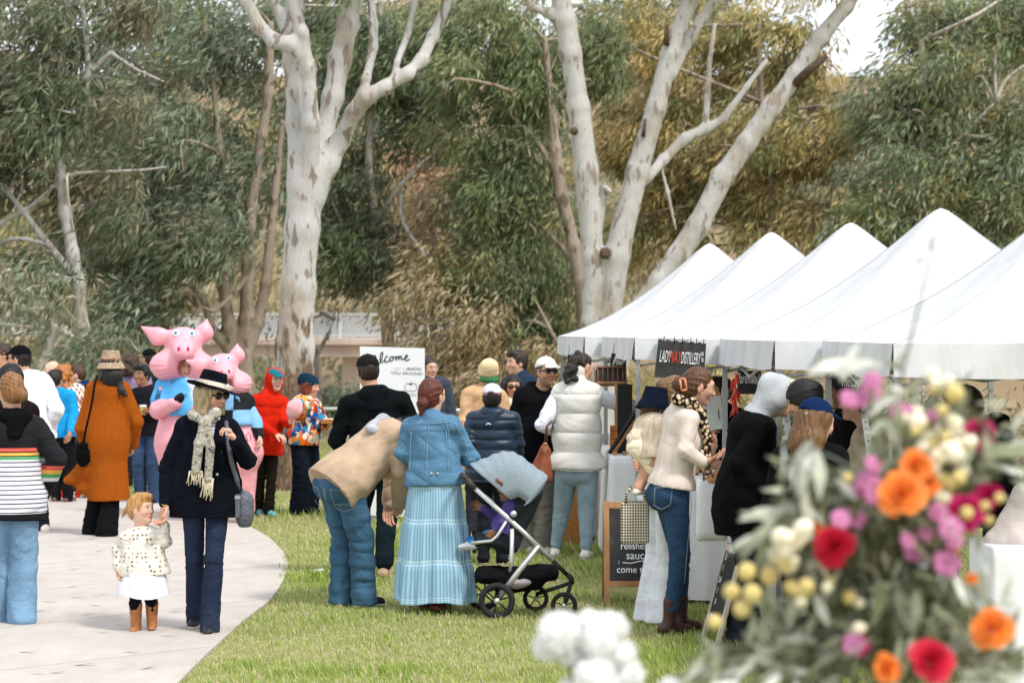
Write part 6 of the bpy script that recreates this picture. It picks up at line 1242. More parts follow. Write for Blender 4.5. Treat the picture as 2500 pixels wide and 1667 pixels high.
def stitch(c, obj, lines, Y, m, r=.0022, name='stitching'):
    vv = np.empty(len(obj.data.vertices)*3, np.float32); obj.data.vertices.foreach_get('co', vv); c['_V'] = vv.reshape(-1, 3)
    for ln in lines:
        P = []
        for i in range(len(ln)-1):
            for t in np.linspace(0, 1, 7)[:-1]: P.append(np.array(ln[i])*(1-t)+np.array(ln[i+1])*t)
        P.append(np.array(ln[-1])); mb = MB(); mb.tube([surf_hit(c, c['W_'](x, y, 0)) for x, y in P], r, 5); mb.build(name, m, obj, True)
def child(c, name): return [o for o in c['root'].children if o.name.split('.')[0] == name][0]
def surf_hit(c, p):
    """nearest jacket point in front of p along the view depth"""
    V = c['_V']; d = (V[:, 0]-p[0])**2+(V[:, 2]-p[2])**2; near = np.where(d < .0009)[0]
    if len(near) == 0: near = np.array([np.argmin(d)])
    y = V[near, 1].min(); return np.array((p[0], y-.001, p[2]))
_, cD = person(1057, 17.0, 1.655, 18, 'woman in a denim jacket and long blue striped skirt seen from behind', skin='fair', female=True, b=1.08, sw=.17, res=.0075, pel=(1062, 1182), nek=(1052, 1016), hed=(1055, 966, .02), hth=35, arms={'L': (985, 1108, .05, 1010, 1130, .3), 'R': (1150, 1118, .05, 1118, 1120, .34)}, legs=legs2((1040, .15), (1072, 0)), pants=None, shoes=dict(m=leather('#6b2a14', .35), sole='#3a1c10', shaft=.2, name='boot'), hair=dict(style='pulled', color='#5a2416', bun=(-.0, -.115, -.055, .034), length=.075))
stitch(cB, child(cB, 'trousers'), [[(811, 1190), (872, 1196), (869, 1236), (846, 1245), (824, 1236), (811, 1190)], [(816, 1226), (870, 1228)], [(766, 1186), (778, 1188), (792, 1232), (778, 1240), (768, 1222)], [(796, 1186), (800, 1220), (806, 1256)]], 17.3, fab('#8a9a9c', n='jeans_thread'))
oj = do_top(cD, denim('#4d86ad'), e=.020, hem=.0, rib=.075, name='denim_jacket', fold=.010, collar=.04, ff=(14, 14, 32)); vv = np.empty(len(oj.data.vertices)*3, np.float32); oj.data.vertices.foreach_get('co', vv); cD['_V'] = vv.reshape(-1, 3); denim_extra(cD)
# 26 beige coat, 27 puffer boy, 28, 29
person(1175, 23.0, 1.64, -8, 'person in a camel coat and cream beanie seen from behind', skin='fair', female=True, b=1.12, res=.009, hed=(1192, 912), nek=(1186, 948), arms={'L': (1136, 1030, -.08, 1145, 1085, -.16)}, top=dict(m=fab('#c8a27c'), e=.034, coat=(.55, .17, 1.4), name='coat', fold=.010, collar=.03), pants=dict(m=fab('#30303a')), shoes=dict(m=fab(BLK)), hair=dict(style='short', color='#6a4a2c'), hat=dict(style='beanie', m=fab('#dcc8a0', bump=.5), band='slouch'),
       extra=lambda c: part(c, 'scarf', [cone(c['W_'](1178, 925, -.08), c['W_'](1206, 928, -.09), .03, .03, .02), cone(c['W_'](1206, 928, -.09), c['W_'](1212, 925, .05), .03, .03, .02)], fab('#3f7a52'), .008, .003))
person(1203, 20.4, 1.48, 6, 'boy in a navy puffer jacket and white and red trucker cap', skin='fair', b=1.12, sw=.175, res=.0085, hed=(1202, 972), nek=(1204, 1005), arms={'L': (1146, 1075, -.02, 1160, 1110, .08), 'R': (1262, 1080, .05, 1262, 1130, .2)}, top=dict(m=mat('puffer_navy', '#12283c', .45, .1, 9, .1, 60, spec=.4), e=.036, hem=-.22, quilt=(.083, .015), hood='down', name='puffer_jacket', fold=.005), pants=dict(m=fab('#20242c')), shoes=dict(m=fab(BLK)), hair=dict(style='short', color='#1c1410', vol=.97), hat=dict(style='cap', m=mat('trucker_white', (1, 1, 1), .8, .08, 60, attr=True), back_gap=True, colf=lambda X: np.where((X[:, 2] < .050)[:, None], np.where((X[:, 2] < .040)[:, None], (.65, .67, .72), (.5, .05, .08)), (.66, .68, .75))),
       extra=lambda c: MB().tube([c['W_'](1186, 1037, -.2), c['W_'](1192, 1033, -.205), c['W_'](1198, 1036, -.2)], .006, 6).build('logo', SIGNW, c['root'], True))
person(1256, 23.2, 1.56, 182, 'smiling woman with long dark hair and brown tinted sunglasses', skin='fair', female=True, res=.0085, hed=(1252, 946), hth=172, smile=True, top=dict(m=fab('#e6e0d8'), e=.015, name='jumper'), pants=dict(m=fab('#30343c')), shoes=dict(m=fab(BLK)), hair=dict(style='bob', color='#1c1210', length=.17, vol=1.05), glasses=dict(m=mat('sunglass_brown', (.06, .018, .008), .15, 0, spec=.6)), lip=(.6, .16, .16), extra=lambda c: MB().tube([c['W_'](1228, 965, -.10), c['W_'](1236, 985, -.165), c['W_'](1250, 1020, -.16)], .014, 6).build('bag_strap', leather('#a8763c'), c['root'], True))
person(1275, 24.6, 1.75, 215, 'dark haired man in sunglasses and a blue suit jacket looking left', skin='fair', res=.009, b=1.08, hed=(1262, 886), nek=(1273, 918), hth=243, smile=True, top=dict(m=fab('#26364c'), e=.022, collar=.03, name='suit_jacket'), pants=dict(m=fab('#26303c')), shoes=dict(m=fab(BLK)), hair=dict(style='short', color='#2e211a', vol=1.06), glasses=dict())
# 30 man in white cap
person(1298, 21.3, 1.76, 158, 'stocky man in a black hoodie, white cap and sunglasses', skin='tan', stub=True, b=1.12, sw=.19, res=.008, pel=(1304, 1118), nek=(1318, 948), hed=(1334, 908, -.06), hth=152, arms={'R': (1252, 1045, .0, 1281, 1088, -.12), 'L': (1385, 1045, .1, 1380, 1110, 0)}, hands={'R': dict(d=(.25, -.15, -1), n=(.6, .3, 0), s=(.6, -.7, 0), curl=.45)}, legs=legs2((1325, .0), (1290, .1)), top=dict(m=fab('#0c0e10', bump=.15), e=.026, sl=.60, hem=-.14, rib=.09, hood='down', name='hoodie', fold=.010), pants=dict(m=fab('#83807a'), r=(.098, .078, .07), fold=.010, e=.01), shoes=dict(m=fab('#b9b4aa'), sole='#d8d2c6'), hair=dict(style='short', color='#5a4a3c', vol=.97), hat=dict(style='cap', m=fab('#dcdcd6')), glasses=dict(big=1.0), lip=(.4, .17, .14))
# 31 white vest
_, cV = person(1402, 20.9, 1.70, 12, 'woman in a cream puffer vest and pale blue leggings reaching towards a stall', skin='fair', female=True, b=1.10, sw=.175, res=.008, pel=(1408, 1148), nek=(1410, 930), hed=(1422, 896, .05), hth=55, hpitch=14, arms={'L': (1325, 1036, -.05, 1352, 1052, .25), 'R': (1520, 990, .08, 1568, 994, .15)}, hands={'R': dict(d=(1, .2, .0), n=(0, 0, -1), s=(0, 1, 0), curl=.5), 'L': None}, legs=legs2((1356, .12), (1430, -.1)),
       top=dict(m=fab('#dfe1ee'), e=.014, arm_e=.020, hem=.0, name='shirt', fold=.008), pants=dict(m=fab('#8fa5b2', bump=.05), r=(.108, .078, .046), e=.0, hem=.12, fold=.0025, butt=1.0, name='leggings'), shoes=dict(m=fab('#e6e2da'), sole='#efece6'), hair=dict(style='curly', color='#24140e', length=.02, vol=.92, n=26), glasses=dict(clear=True, m=SIGNW))
S2 = dict(cV['S']); E2 = dict(cV['E']); W2 = dict(cV['W']); cV2 = dict(cV)
do_top(cV2, mat('puffer_cream', '#dcd9d3', .6, .05, 8, .1, 50, sheen=.1), e=.040, sl=0, hem=.02, quilt=(.165, .020), name='puffer_vest', fold=.004, collar=.10, bust=False)
part(cV, 'ponytail', [ball(cV['W_'](1398, 900, -.05), .05, .03), cone(cV['W_'](1392, 902, -.07), cV['W_'](1384, 930, -.1), .05, .03, .03), ball(cV['W_'](1382, 912, -.09), .03), ball(cV['W_'](1405, 925, -.1), .03)], hair_mat('#150c0a'), .007, .008, ff=(60, 60, 60))
bg_ = empty('tan_handbag', P3(1322, 1130, 20.7), 'tan leather hobo bag hanging between the hoodie man and the cream vest', 'bag'); o_ = np.array(bg_.location)
V, Q = surf([cone((.03, 0, .1), (-.02, 0, -.10), .05, .10, .05, np.array((0, 1., 0)), .6), ell((-.01, 0, -.10), (.10, .06, .09), None, .04), cone((.03, 0, .1), (.035, 0, .17), .04, .02, .02)], .008); V = folds(V, Q, .008, 4, (30, 30, 12)); mk('pouch', V, Q, leather('#8a4526', .5), bg_)
MB().tube([(.035, 0, .16), P3(1335, 1040, 20.65)-o_, P3(1345, 1030, 20.75)-o_], .012, 8).build('strap', leather('#5a2a18'), bg_, True); MB().lathe([(.008, -.01), (.014, 0), (.008, .01)], 10, (.035, -.02, .165)).build('ring', mat('gold', (.7, .45, .15), .3, 0, metal=1.), bg_, True)
# 33 carrier, 32 carried toddler
person(1604, 16.35, 1.66, 62, 'person in wide white trousers carrying a toddler on one hip', skin='fair', female=True, b=1.02, res=.0085, pel=(1612, 1195), nek=(1640, 1004, .05), hed=(1652, 962, .1), hth=80, arms={'L': (1600, 1100, .2, 1570, 1120, .1), 'R': (1690, 1105, .1, 1720, 1120, .1)}, hands={'L': dict(), 'R': dict()}, legs=legs2((1590, .12), (1612, -.02)), top=dict(m=fab('#d9d2c6'), e=.018, hem=-.05, name='knit'), pants=dict(m=fab('#dfe2ea', n='white_trouser', bump=.15), r=(.085, .085, .118), e=.012, hem=.02, fold=.009, ff=(26, 26, 5)), shoes=dict(m=fab('#c8b8a0')), hair=dict(style='pulled', color='#7d5f3e', bun=(0, -.10, .06, .045), length=0))
def ct_extra(c):
    W_ = c['W_']; part(c, 'blanket', [ball(W_(1606, 1122, -.13), .075, .05), cone(W_(1552, 1092, -.14), W_(1600, 1135, -.12), .058, .062, .05), cone(W_(1600, 1130, -.12), W_(1602, 1168, -.1), .06, .02, .05), cone(W_(1556, 1082, -.1), W_(1595, 1105, .0), .06, .08, .06)], fab('#e4d9c0', n='sherpa_cream', bump=.8, bscale=70), .0075, .008)
person(1585, 16.05, .86, 55, 'toddler in a ribbed knit jumper and navy sun hat held on a hip', skin='tan', hs=1.12, b=1.45, sw=.11, res=.007, pel=(1597, 1118, -.10), nek=(1593, 1022, -.08), hed=(1600, 992, -.03), hth=50, hpitch=10, arms={'L': (1548, 1070, -.12, 1560, 1085, .06), 'R': (1630, 1080, -.1, 1640, 1100, -.05)}, hands={'L': dict(g=.8), 'R': dict(g=.8)}, legs={'L': (1558, -.16, .90), 'R': (1625, -.1, .85)}, bend=False,
       top=dict(m=mat('rib_knit', '#c9b8a4', .9, .25, 40, .8, 40, stretch=(1, 1, .1)), e=.026, hem=.0, name='jumper', fold=.006, bust=False), pants=dict(m=mat('bare_leg', SKIN['tan'], .5, .08), r=(.085, .065, .055), e=.0, hem=.1, fold=.0, name='bare_leg'), shoes=dict(m=fab('#e4ddd0'), sole='#d8c49a', shaft=.06, name='trainer'), hair=dict(style='short', color='#4a301c'), hat=dict(style='bucket', m=fab('#0d1626')), extra=ct_extra)
# 34 claw clip woman
def leo_mat():
    m, b = newmat('leopard_scarf', .8, .2); L = m.node_tree.links; v = nd(m, 'ShaderNodeTexVoronoi'); v.inputs['Scale'].default_value = 38; L.new(coords(m), v.inputs['Vector']); L.new(ramp(m, v.outputs[0], [(.30, '#d8c3a6'), (.42, '#c9a67c'), (.5, '#191310'), (.8, '#191310')]), b.inputs['Base Color']); return m
def claw_extra(c):
    W_ = c['W_']; H = c['H']; part(c, 'scarf', [cone(W_(1652, 975, -.10), W_(1690, 985, -.12), .032, .034, .03), cone(W_(1690, 985, -.12), W_(1712, 1010, -.10), .034, .03, .03), cone(W_(1712, 1010, -.10), W_(1728, 1070, -.10), .03, .028, .02), cone(W_(1728, 1070, -.10), W_(1727, 1140, -.12), .028, .018, .02), cone(W_(1652, 975, -.10), W_(1660, 965, .1), .03, .03, .03), cone(W_(1660, 965, .1), W_(1715, 1005, .05), .03, .03, .03)], leo_mat(), .0065, .006, ff=(40, 40, 15))
    CL = mat('claw_clip', '#d98e62', .35, .1); mb = MB()
    for a, b_ in (((1660, 925), (1664, 953)), ((1672, 924), (1677, 951)), ((1660, 925), (1672, 924)), ((1664, 953), (1677, 951))): mb.tube([W_(*a, -.135), W_(*b_, -.135)], .0068, 6)
    mb.build('hair_claw', CL, c['root'], True); MB().lathe([(.004, -.008), (.009, 0), (.004, .008)], 10, H(.083, .012, -.04)).build('earring', mat('gold', (.7, .45, .15), .3, 0, metal=1.), c['root'], True)
    PK = denim('#24557c')
_, cC = person(1650, 15.8, 1.715, 72, 'woman in skinny blue jeans and cream rib top with an orange hair claw', skin='fair', female=True, b=1.04, sw=.165, res=.0075, pel=(1638, 1196), nek=(1668, 990), hed=(1706, 944, -.02), hth=82, hpitch=14, arms={'R': (1672, 1098, -.20, 1718, 1128, -.20), 'L': (1690, 1105, .12, 1730, 1118, .08)}, hands={'R': dict(d=(.95, .1, .25), n=(0, 0, 1), s=(0, -1, 0), curl=.5), 'L': dict(d=(.5, 0, .9), n=(-1, 0, .2), s=(0, -1, .2), curl=.5)}, legs=legs2((1662, .12), (1634, -.05)), tang={'L': 70, 'R': 65},
       top=dict(m=mat('rib_top', '#d8cabf', .85, .08, 20, .35, 45, stretch=(1, 1, .08)), e=.010, hem=.04, name='rib_top', fold=.005, collar=.03), pants=dict(m=denim('#1d486e'), r=(.098, .068, .047), e=.0, hem=.16, fold=.004, butt=1.22, waist=.14), shoes=dict(m=leather('#3a1a14', .45), sole='#201008', shaft=.13, name='ankle_boot'), hair=dict(style='pulled', color='#5a3a22', bun=(-.02, -.125, -.015, .05), length=0), glasses=dict(), extra=claw_extra)
# 35 vendor with clipboard
person(1755, 20.4, 1.55, 205, 'stallholder in black holding a white clipboard under the banner tent', skin='tan', female=True, res=.009, hed=(1757, 955), nek=(1768, 990), hth=245, arms={'L': (1790, 1060, 0, 1752, 1032, -.2), 'R': (1735, 1060, 0, 1740, 1050, -.2)}, hands={'L': dict(d=(-.6, -.2, .6), curl=.9)}, top=dict(m=fab('#101114'), e=.018, name='jacket'), pants=dict(m=fab(BLK)), shoes=dict(m=fab(BLK)), hair=dict(style='short', color='#1c1210', vol=1.03))
cb = empty('clipboard', P3(1740, 1008, 20.05), 'white clipboard leaning against the stallholder in black', 'clipboard'); A_ = np.array((unit((.95, .1, .12)), unit((-.12, .2, 1)), (0, -1, 0))); MB().box((0, 0, 0), (.17, .28, .012), A_).build('board', SIGNW, cb); MB().tube([(.05, -.03, -.05), (.045, -.04, .03)], .005, 6).build('pen', BLACK, cb)
# 36 hooded man
person(1815, 15.2, 1.70, 78, 'man in a black wool coat with a pale grey hood pulled up', skin='fair', b=1.36, sw=.20, res=.008, pel=(1818, 1225), nek=(1842, 1014), hed=(1900, 968, -.03), hth=86, hpitch=16, arms={'R': (1806, 1135, -.20, 1862, 1195, -.24), 'L': (1850, 1140, .2, 1900, 1180, .2)}, legs=legs2((1835, .12), (1802, 0)), top=dict(m=fab('#08090a', bump=.5, bscale=120), e=.028, coat=(.70, .175, 1.35), hood='up', hoodmat=fab('#b3b6bb', bump=.3), name='wool_coat', fold=.007), pants=dict(m=denim('#15202c'), r=(.10, .08, .07), fold=.008), shoes=dict(m=fab('#0a0b0d'), sole='#15161a', r=.042), hair=dict(style='short', color='#cfc6b6', vol=1.05), brow='#9a8a78')
# 37..40 in and around the near tents
person(1985, 14.8, 1.64, -70, 'dark haired person in sunglasses bending over the stall behind the blue cap', skin='tan', female=True, res=.009, hed=(1962, 980, 0), nek=(1985, 1040), hth=-75, hpitch=20, top=dict(m=fab('#141518'), e=.02), pants=dict(m=fab(BLK)), shoes=dict(m=fab(BLK)), hair=dict(style='pulled', color='#0c0a0a', bun=(0, -.09, .04, .05), length=0, vol=1.12), glasses=dict())
person(1975, 12.6, 1.60, 20, 'person with wavy light brown hair under a royal blue cap', skin='fair', female=True, res=.008, hed=(1992, 1032), nek=(1978, 1085), hth=48, hpitch=10, top=dict(m=fab('#0d0e11'), e=.026, name='jacket'), pants=dict(m=fab(BLK)), shoes=dict(m=fab(BLK)), hair=dict(style='long', color='#6e4c2c', length=.24, vol=1.0), hat=dict(style='cap', m=fab('#0c2348'), back_gap=True), extra=lambda c: MB().box(c['H'](.03, -.118, .035), (.02, .01, .012)).build('buckle', ALU, c['root']))
person(2130, 16.2, 1.60, -75, 'stallholder in a beige jacket behind the counter', skin='fair', female=True, res=.009, hed=(2090, 985), nek=(2118, 1045), hth=-85, top=dict(m=fab('#b7a48c'), e=.026, collar=.05, name='jacket'), pants=dict(m=fab(BLK)), shoes=dict(m=fab(BLK)), hair=dict(style='pulled', color='#1c1210', bun=(0, -.11, .0, .04), length=0))
person(2072, 17.6, 1.66, -80, 'dark haired stall worker in profile behind the cupcake slate', skin='brown', res=.010, hed=(2058, 962), hth=-85, top=dict(m=fab('#1a1614'), e=.02), pants=dict(m=fab(BLK)), shoes=dict(m=fab(BLK)), hair=dict(style='short', color='#120c0a', vol=1.05))
person(2440, 14.3, 1.70, -78, 'man in black leaning over the counter inside the right hand tent', skin='fair', b=1.15, res=.008, hed=(2352, 995), nek=(2408, 1035), hth=-85, hpitch=18, arms={'R': (2400, 1180, -.1, 2340, 1230, -.1), 'L': (2390, 1180, .2, 2330, 1230, .2)}, top=dict(m=fab('#0b0c0e'), e=.026, hood='down', name='hoodie'), pants=dict(m=fab(BLK)), shoes=dict(m=fab(BLK)), hair=dict(style='short', color='#0d0a09', vol=1.06))

stitch(cC, child(cC, 'trousers'), [[(1596, 1186), (1637, 1184), (1632, 1227), (1611, 1239), (1593, 1229), (1596, 1186)], [(1598, 1168), (1640, 1174), (1676, 1166)], [(1678, 1170), (1684, 1230), (1676, 1320), (1668, 1420)]], 15.8, fab('#9fb0b4', n='jeans_thread'), .0018)
stitch(cD, oj, [[(1086, 1015), (1096, 1050), (1098, 1095)], [(1112, 1030), (1135, 1075), (1150, 1115)]], 17.0, fab('#7fa3bb', n='jacket_stitch'), .002, 'seam')
# ------------------------------------------------------------------ pushchairs
TYRE = mat('rubber', (.018, .018, .02), .8, .3, 40); SILV = mat('brushed_silver', (.62, .63, .64), .35, .08, 30, metal=.75); DGREY = fab('#2b3236', n='pram_fabric'); CANV = mat('canopy_melange', '#86949c', .9, .10, 60, .3, 120)
def ring(mb, c, r, tr, n=28, k=8, ax=(0, 1, 0)):
    c = np.asarray(c, float); V = []
    for i in range(n):
        a = 2*math.pi*i/n; e = np.array((math.cos(a), 0, math.sin(a)))
        for j in range(k): b_ = 2*math.pi*j/k; V.append(c+e*(r-tr+tr*math.cos(b_))+np.array((0, 1, 0))*tr*1.15*math.sin(b_))
    F = [(i*k+j, i*k+(j+1) % k, ((i+1) % n)*k+(j+1) % k, ((i+1) % n)*k+j) for i in range(n) for j in range(k)]; mb.add(V, F); return mb
def wheel(root, c, r, name='wheel', spokes=6, sp=BLACK):
    o = MB().tube([np.array(c)-(0, .022, 0), np.array(c)+(0, .022, 0)], r*.17, 14).build(name, SILV, root, True)
    ring(MB(), c, r, r*.17).build('tyre', TYRE, o, True); ring(MB(), c, r*.82, r*.06).build('rim', BLACK, o, True)
    for i in range(spokes):
        a = 2*math.pi*i/spokes+.3; MB().tube([np.array(c)+np.array((math.cos(a)*r*.12, 0, math.sin(a)*r*.12)), np.array(c)+np.array((math.cos(a)*r*.80, 0, math.sin(a)*r*.80))], r*.05, 6).build('spoke', sp, o, True)
SY = 16.6; st_ = empty('pushchair', (PX(1290, SY), SY, 0), 'grey hooded pushchair with silver frame and a child inside beside the striped skirt', 'pushchair'); o_ = np.array(st_.location); D = lambda x, y, dy=0.: P3(x, y, SY+dy)-o_
zg = lambda px, r, dy: np.array((PX(px, SY+dy)-o_[0], dy, r))
wheel(st_, zg(1213, .126, 0), .126); wheel(st_, zg(1180, .126, .50), .126); wheel(st_, zg(1377, .092, .03), .092, spokes=5); wheel(st_, zg(1308, .092, .46), .092, spokes=5)
for dy in (0.03, .47):
    MB().tube([D(1160, 1192, dy), D(1280, 1300, dy), D(1350, 1368, dy)], .017, 10).build('main_tube', SILV, st_, True); MB().tube([D(1350, 1368, dy), D(1386, 1404, dy)], .015, 8).build('lower_tube', BLACK, st_, True)
    MB().tube([D(1218, 1458, dy), D(1268, 1392, dy), D(1316, 1331, dy)], [.021, .022, .019], 10).build('rear_tube', SILV, st_, True)
    MB().tube([D(1138, 1168, dy), D(1160, 1192, dy)], .020, 10).build('handle_joint', mat('grip_dark', (.05, .045, .045), .6), st_, True)
    MB().tube([D(1250, 1290, dy), D(1249, 1370, dy), D(1244, 1395, dy)], [.016, .016, .010], 8).build('seat_post', SILV, st_, True)
    MB().tube([D(1386, 1402, dy), D(1395, 1412, dy), D(1396, 1425, dy)], [.018, .020, .016], 8).build('fork_head', BLACK, st_, True)
    MB().tube([D(1394, 1422, dy), zg(1382 if dy < .2 else 1313, .125, dy), zg(1377 if dy < .2 else 1308, .092, dy)], [.014, .016, .012], 8).build('fork', BLACK, st_, True)
    MB().lathe([(0, .02), (.022, .016), (.024, 0)], 14, D(1254, 1254, dy-.02), np.array(((1, 0, 0), (0, 0, 1), (0, -1, 0)))).build('hinge', SILV, st_, True)
    MB().tube([D(1150, 1325, dy), D(1200, 1320, dy), D(1214, 1308, dy), D(1236, 1272, dy)], .012, 8).build('footrest_bar', SILV, st_, True)
MB().tube([D(1138, 1168, .03), D(1128, 1158, .10), D(1128, 1158, .40), D(1138, 1168, .47)], .016, 8).build('handlebar', leather('#3a2218', .5), st_, True)
V, Q = surf([cone(D(1240, 1325, .25), D(1292, 1200, .25), .075, .10, .05, np.array((0, 1., 0)), 1.9), cone(D(1170, 1312, .25), D(1245, 1325, .25), .045, .06, .05, np.array((0, 1., 0)), 2.8), cone(D(1168, 1312, .25), D(1158, 1345, .25), .02, .015, .03, np.array((0, 1., 0)), 5)], .010); V = folds(V, Q, .004, 4); mk('seat', V, Q, DGREY, st_)
V, Q = surf([cone(D(1180, 1402, .25), D(1345, 1396, .25), .062, .058, .06, np.array((0, 1., 0)), 3.6), cone(D(1225, 1430, .25), D(1310, 1424, .25), .055, .04, .06, np.array((0, 1., 0)), 3.6), ell(D(1260, 1385, .25), (.16, .15, .05), None, .03, 's')], .011); V = folds(V, Q, .006, 4); mk('basket', V, Q, fab('#111214'), st_)
V, Q = surf([ell(D(1280, 1412, .15), (.13, .10, .045), None, .03), ell(D(1262, 1420, .1), (.10, .08, .04), None, .03)], .01); V = folds(V, Q, .01, 6, (20, 20, 20)); mk('rain_cover', V, Q, fab('#a49aa0'), st_)
# hood: fan of arched ribs about the hinge
piv = D(1272, 1232, .25); apex = [(1152, 1133), (1175, 1124), (1205, 1112), (1228, 1105), (1252, 1106), (1275, 1118), (1300, 1138), (1325, 1155), (1334, 1164), (1322, 1190), (1300, 1215)]
nT = 33; VV = []
for i, (x, y) in enumerate(spline([np.array(a) for a in apex], 4)):
    A0 = D(x, y, .25)
    for t in np.linspace(0.02, math.pi-.02, nT):
        k = math.sin(t)**.42; p = piv+(A0-piv)*k*(1+.012*math.cos(i*math.pi/2)); p = p.copy(); p[1] = .25-.225*math.copysign(abs(math.cos(t))**.8, math.cos(t)); VV.append(p)
o = mk('hood', np.array(VV), grid_faces(nT, len(VV)//nT), CANV, st_); md = o.modifiers.new('thick', 'SOLIDIFY'); md.thickness = .008
mb = MB(); mb.tube([np.array(VV[j])*1.0 for j in range(nT)], .006, 6); mb.build('hood_piping', mat('piping_grey', '#a9b2b8', .9), o, True)
MB().tube([D(1212, 1168, .02), D(1227, 1183, .02)], .010, 6).build('leather_tab', leather('#7a3a1c'), o, True)
text('VISTA', .030, D(1197, 1221, -.006), np.array((unit(D(1260, 1281)-D(1197, 1221)), unit((.68, 0, .72)), (0, -1, 0))), GREYP, st_)
person(1225, 16.86, .98, -75, 'small child in a purple top and blue leggings sitting in the grey pushchair', skin='brown', female=True, hs=1.08, b=1.2, sw=.12, res=.008, pel=(1238, 1300), nek=(1262, 1228), hed=(1248, 1190), hth=-70, arms={'R': (1218, 1270, .12, 1180, 1242, .1), 'L': (1228, 1275, -.14, 1208, 1296, -.13)}, hands={'L': dict(g=.8, curl=.4), 'R': dict(g=.8)}, legs={'L': (1150, -.07, PZ(1322, 16.86)-.05), 'R': (1150, .08, PZ(1322, 16.86)-.05)},
       top=dict(m=fab('#5a4a8c'), e=.016, hem=.0, name='top', fold=.006, bust=False), pants=dict(m=mat('spotted_leggings', '#2b7fc0', .85, .1, 20), r=(.085, .066, .055), e=.004, hem=.09, fold=.004, name='leggings'), shoes=dict(m=fab('#c8ccd4')), hair=dict(style='curly', color='#2a1a12', length=.02, vol=.95, n=30))
# distant red pushchair
FY = 28.2; f_ = empty('pushchair', (PX(172, FY), FY, 0), 'distant pushchair with red frame and small double wheels behind the orange coat', 'pushchair'); o_ = np.array(f_.location); D = lambda x, y, dy=0.: P3(x, y, FY+dy)-o_; RED = mat('red_plastic', '#b3201a', .45, .1)
for px in (146, 164, 182, 198):
    for dy in ((0,) if px in (146, 182) else (.02,)): wheel(f_, np.array((PX(px, FY)-o_[0], dy, .075)), .075, spokes=4)
for a, b_ in (((155, 1196), (168, 1100)), ((190, 1196), (172, 1110)), ((168, 1100), (150, 1040)), ((172, 1110), (192, 1060))): MB().tube([D(*a), D(*b_)], .014, 8).build('frame_tube', RED if a[1] > 1150 else BLACK, f_, True); MB().tube([D(*a, .4), D(*b_, .4)], .014, 8).build('frame_tube', RED if a[1] > 1150 else BLACK, f_, True)
for px in (155, 190): MB().box(D(px, 1205), (.05, .05, .09)).build('wheel_mount', RED, f_)
for px in (155, 190): MB().box((PX(px, FY)-o_[0], 0, .075), (.09, .03, .03)).build('axle', RED, f_)
V, Q = surf([cone(D(160, 1140, .2), D(185, 1085, .2), .10, .09, .05, np.array((0, 1., 0)), 1.5), cone(D(150, 1125, .2), D(165, 1150, .2), .05, .06, .05, np.array((0, 1., 0)), 1.8)], .014); mk('seat', V, Q, fab('#1c1d22'), f_)
V, Q = surf([ell(D(155, 1120, .1), (.07, .06, .12)), ell(D(152, 1092, .1), (.05, .05, .045))], .012); V = folds(V, Q, .006, 4); mk('bundle', V, Q, fab('#c23a2c'), f_)
# ------------------------------------------------------------------ bags and stall goods
tb = empty('tote_bag', P3(1735, 1245, 15.62), 'white canvas tote bag with brown paper inside hanging at the jeans woman\'s side', 'bag'); o_ = np.array(tb.location); D = lambda x, y, dy=0.: P3(x, y, 15.62+dy)-o_
n = 40; VV = []
for f, w_, d_ in ((0, .088, .03), (.1, .092, .045), (.5, .10, .06), (.85, .105, .065), (.97, .10, .055), (1., .085, .03)):
    for j in range(n):
        a = 2*math.pi*j/n; cx, cs = math.copysign(abs(math.cos(a))**.45, math.cos(a)), math.copysign(abs(math.sin(a))**.45, math.sin(a)); VV.append((.004*f+cx*w_+.004*math.sin(a*7+f*5), cs*d_, .19-.385*f+.006*math.sin(a*3)*f-.02*cx*(1-f)))
mk('sack', np.array(VV), grid_faces(n, 6, True), mat('tote_canvas', (.70, .70, .72), .9, .06, 8, .3, 60), tb); MB().box((0, 0, -.19), (.17, .08, .006)).build('base', mat('tote_base', (.50, .46, .40), .9), tb)
for dy in (-.03, .03): MB().tube([(-.05, dy, .17), (-.04, dy, .25), (-.02, dy*.5, .30), (.0, dy, .25), (.03, dy, .17)], .005, 6).build('handle', leather('#6a4a34'), tb, True)
V, Q = surf([cone((-.05, 0, .17), (.06, 0, .20), .035, .045, .03), cone((.0, 0, .2), (.07, .0, .235), .03, .02, .02)], .008); V = folds(V, Q, .01, 3, (40, 40, 40)); mk('paper_wrap', V, Q, mat('kraft_paper', '#b08258', .85, .1), tb)
hb_ = empty('woven_basket', P3(1550, 1274, 15.95), 'black and cream houndstooth basket bag hanging before the chalkboard', 'bag'); o_ = np.array(hb_.location); D = lambda x, y, dy=0.: P3(x, y, 15.95+dy)-o_
HT, b = newmat('houndstooth_weave', .85, .15); L = HT.node_tree.links; X = sep(HT, coords(HT)); u_ = math_n(HT, 'FRACT', math_n(HT, 'DIVIDE', math_n(HT, 'ADD', X[0], X[1]), .0175)); v_ = math_n(HT, 'FRACT', math_n(HT, 'DIVIDE', X[2], .0185)); k_ = math_n(HT, 'MULTIPLY', math_n(HT, 'LESS_THAN', u_, .66), math_n(HT, 'LESS_THAN', math_n(HT, 'ADD', v_, math_n(HT, 'MULTIPLY', u_, .25)), .70)); L.new(mixc(HT, k_, '#d8cdb9', '#17110f'), b.inputs['Base Color'])
mb = MB(); P = [(-.092, -.05), (.092, -.05), (.092, .05), (-.092, .05)]; n = 0
mb.box((0, 0, 0), (.185, .10, .275)).build('weave', HT, hb_); bv = hb_.children[0].modifiers.new('round', 'BEVEL'); bv.width = .014; bv.segments = 3
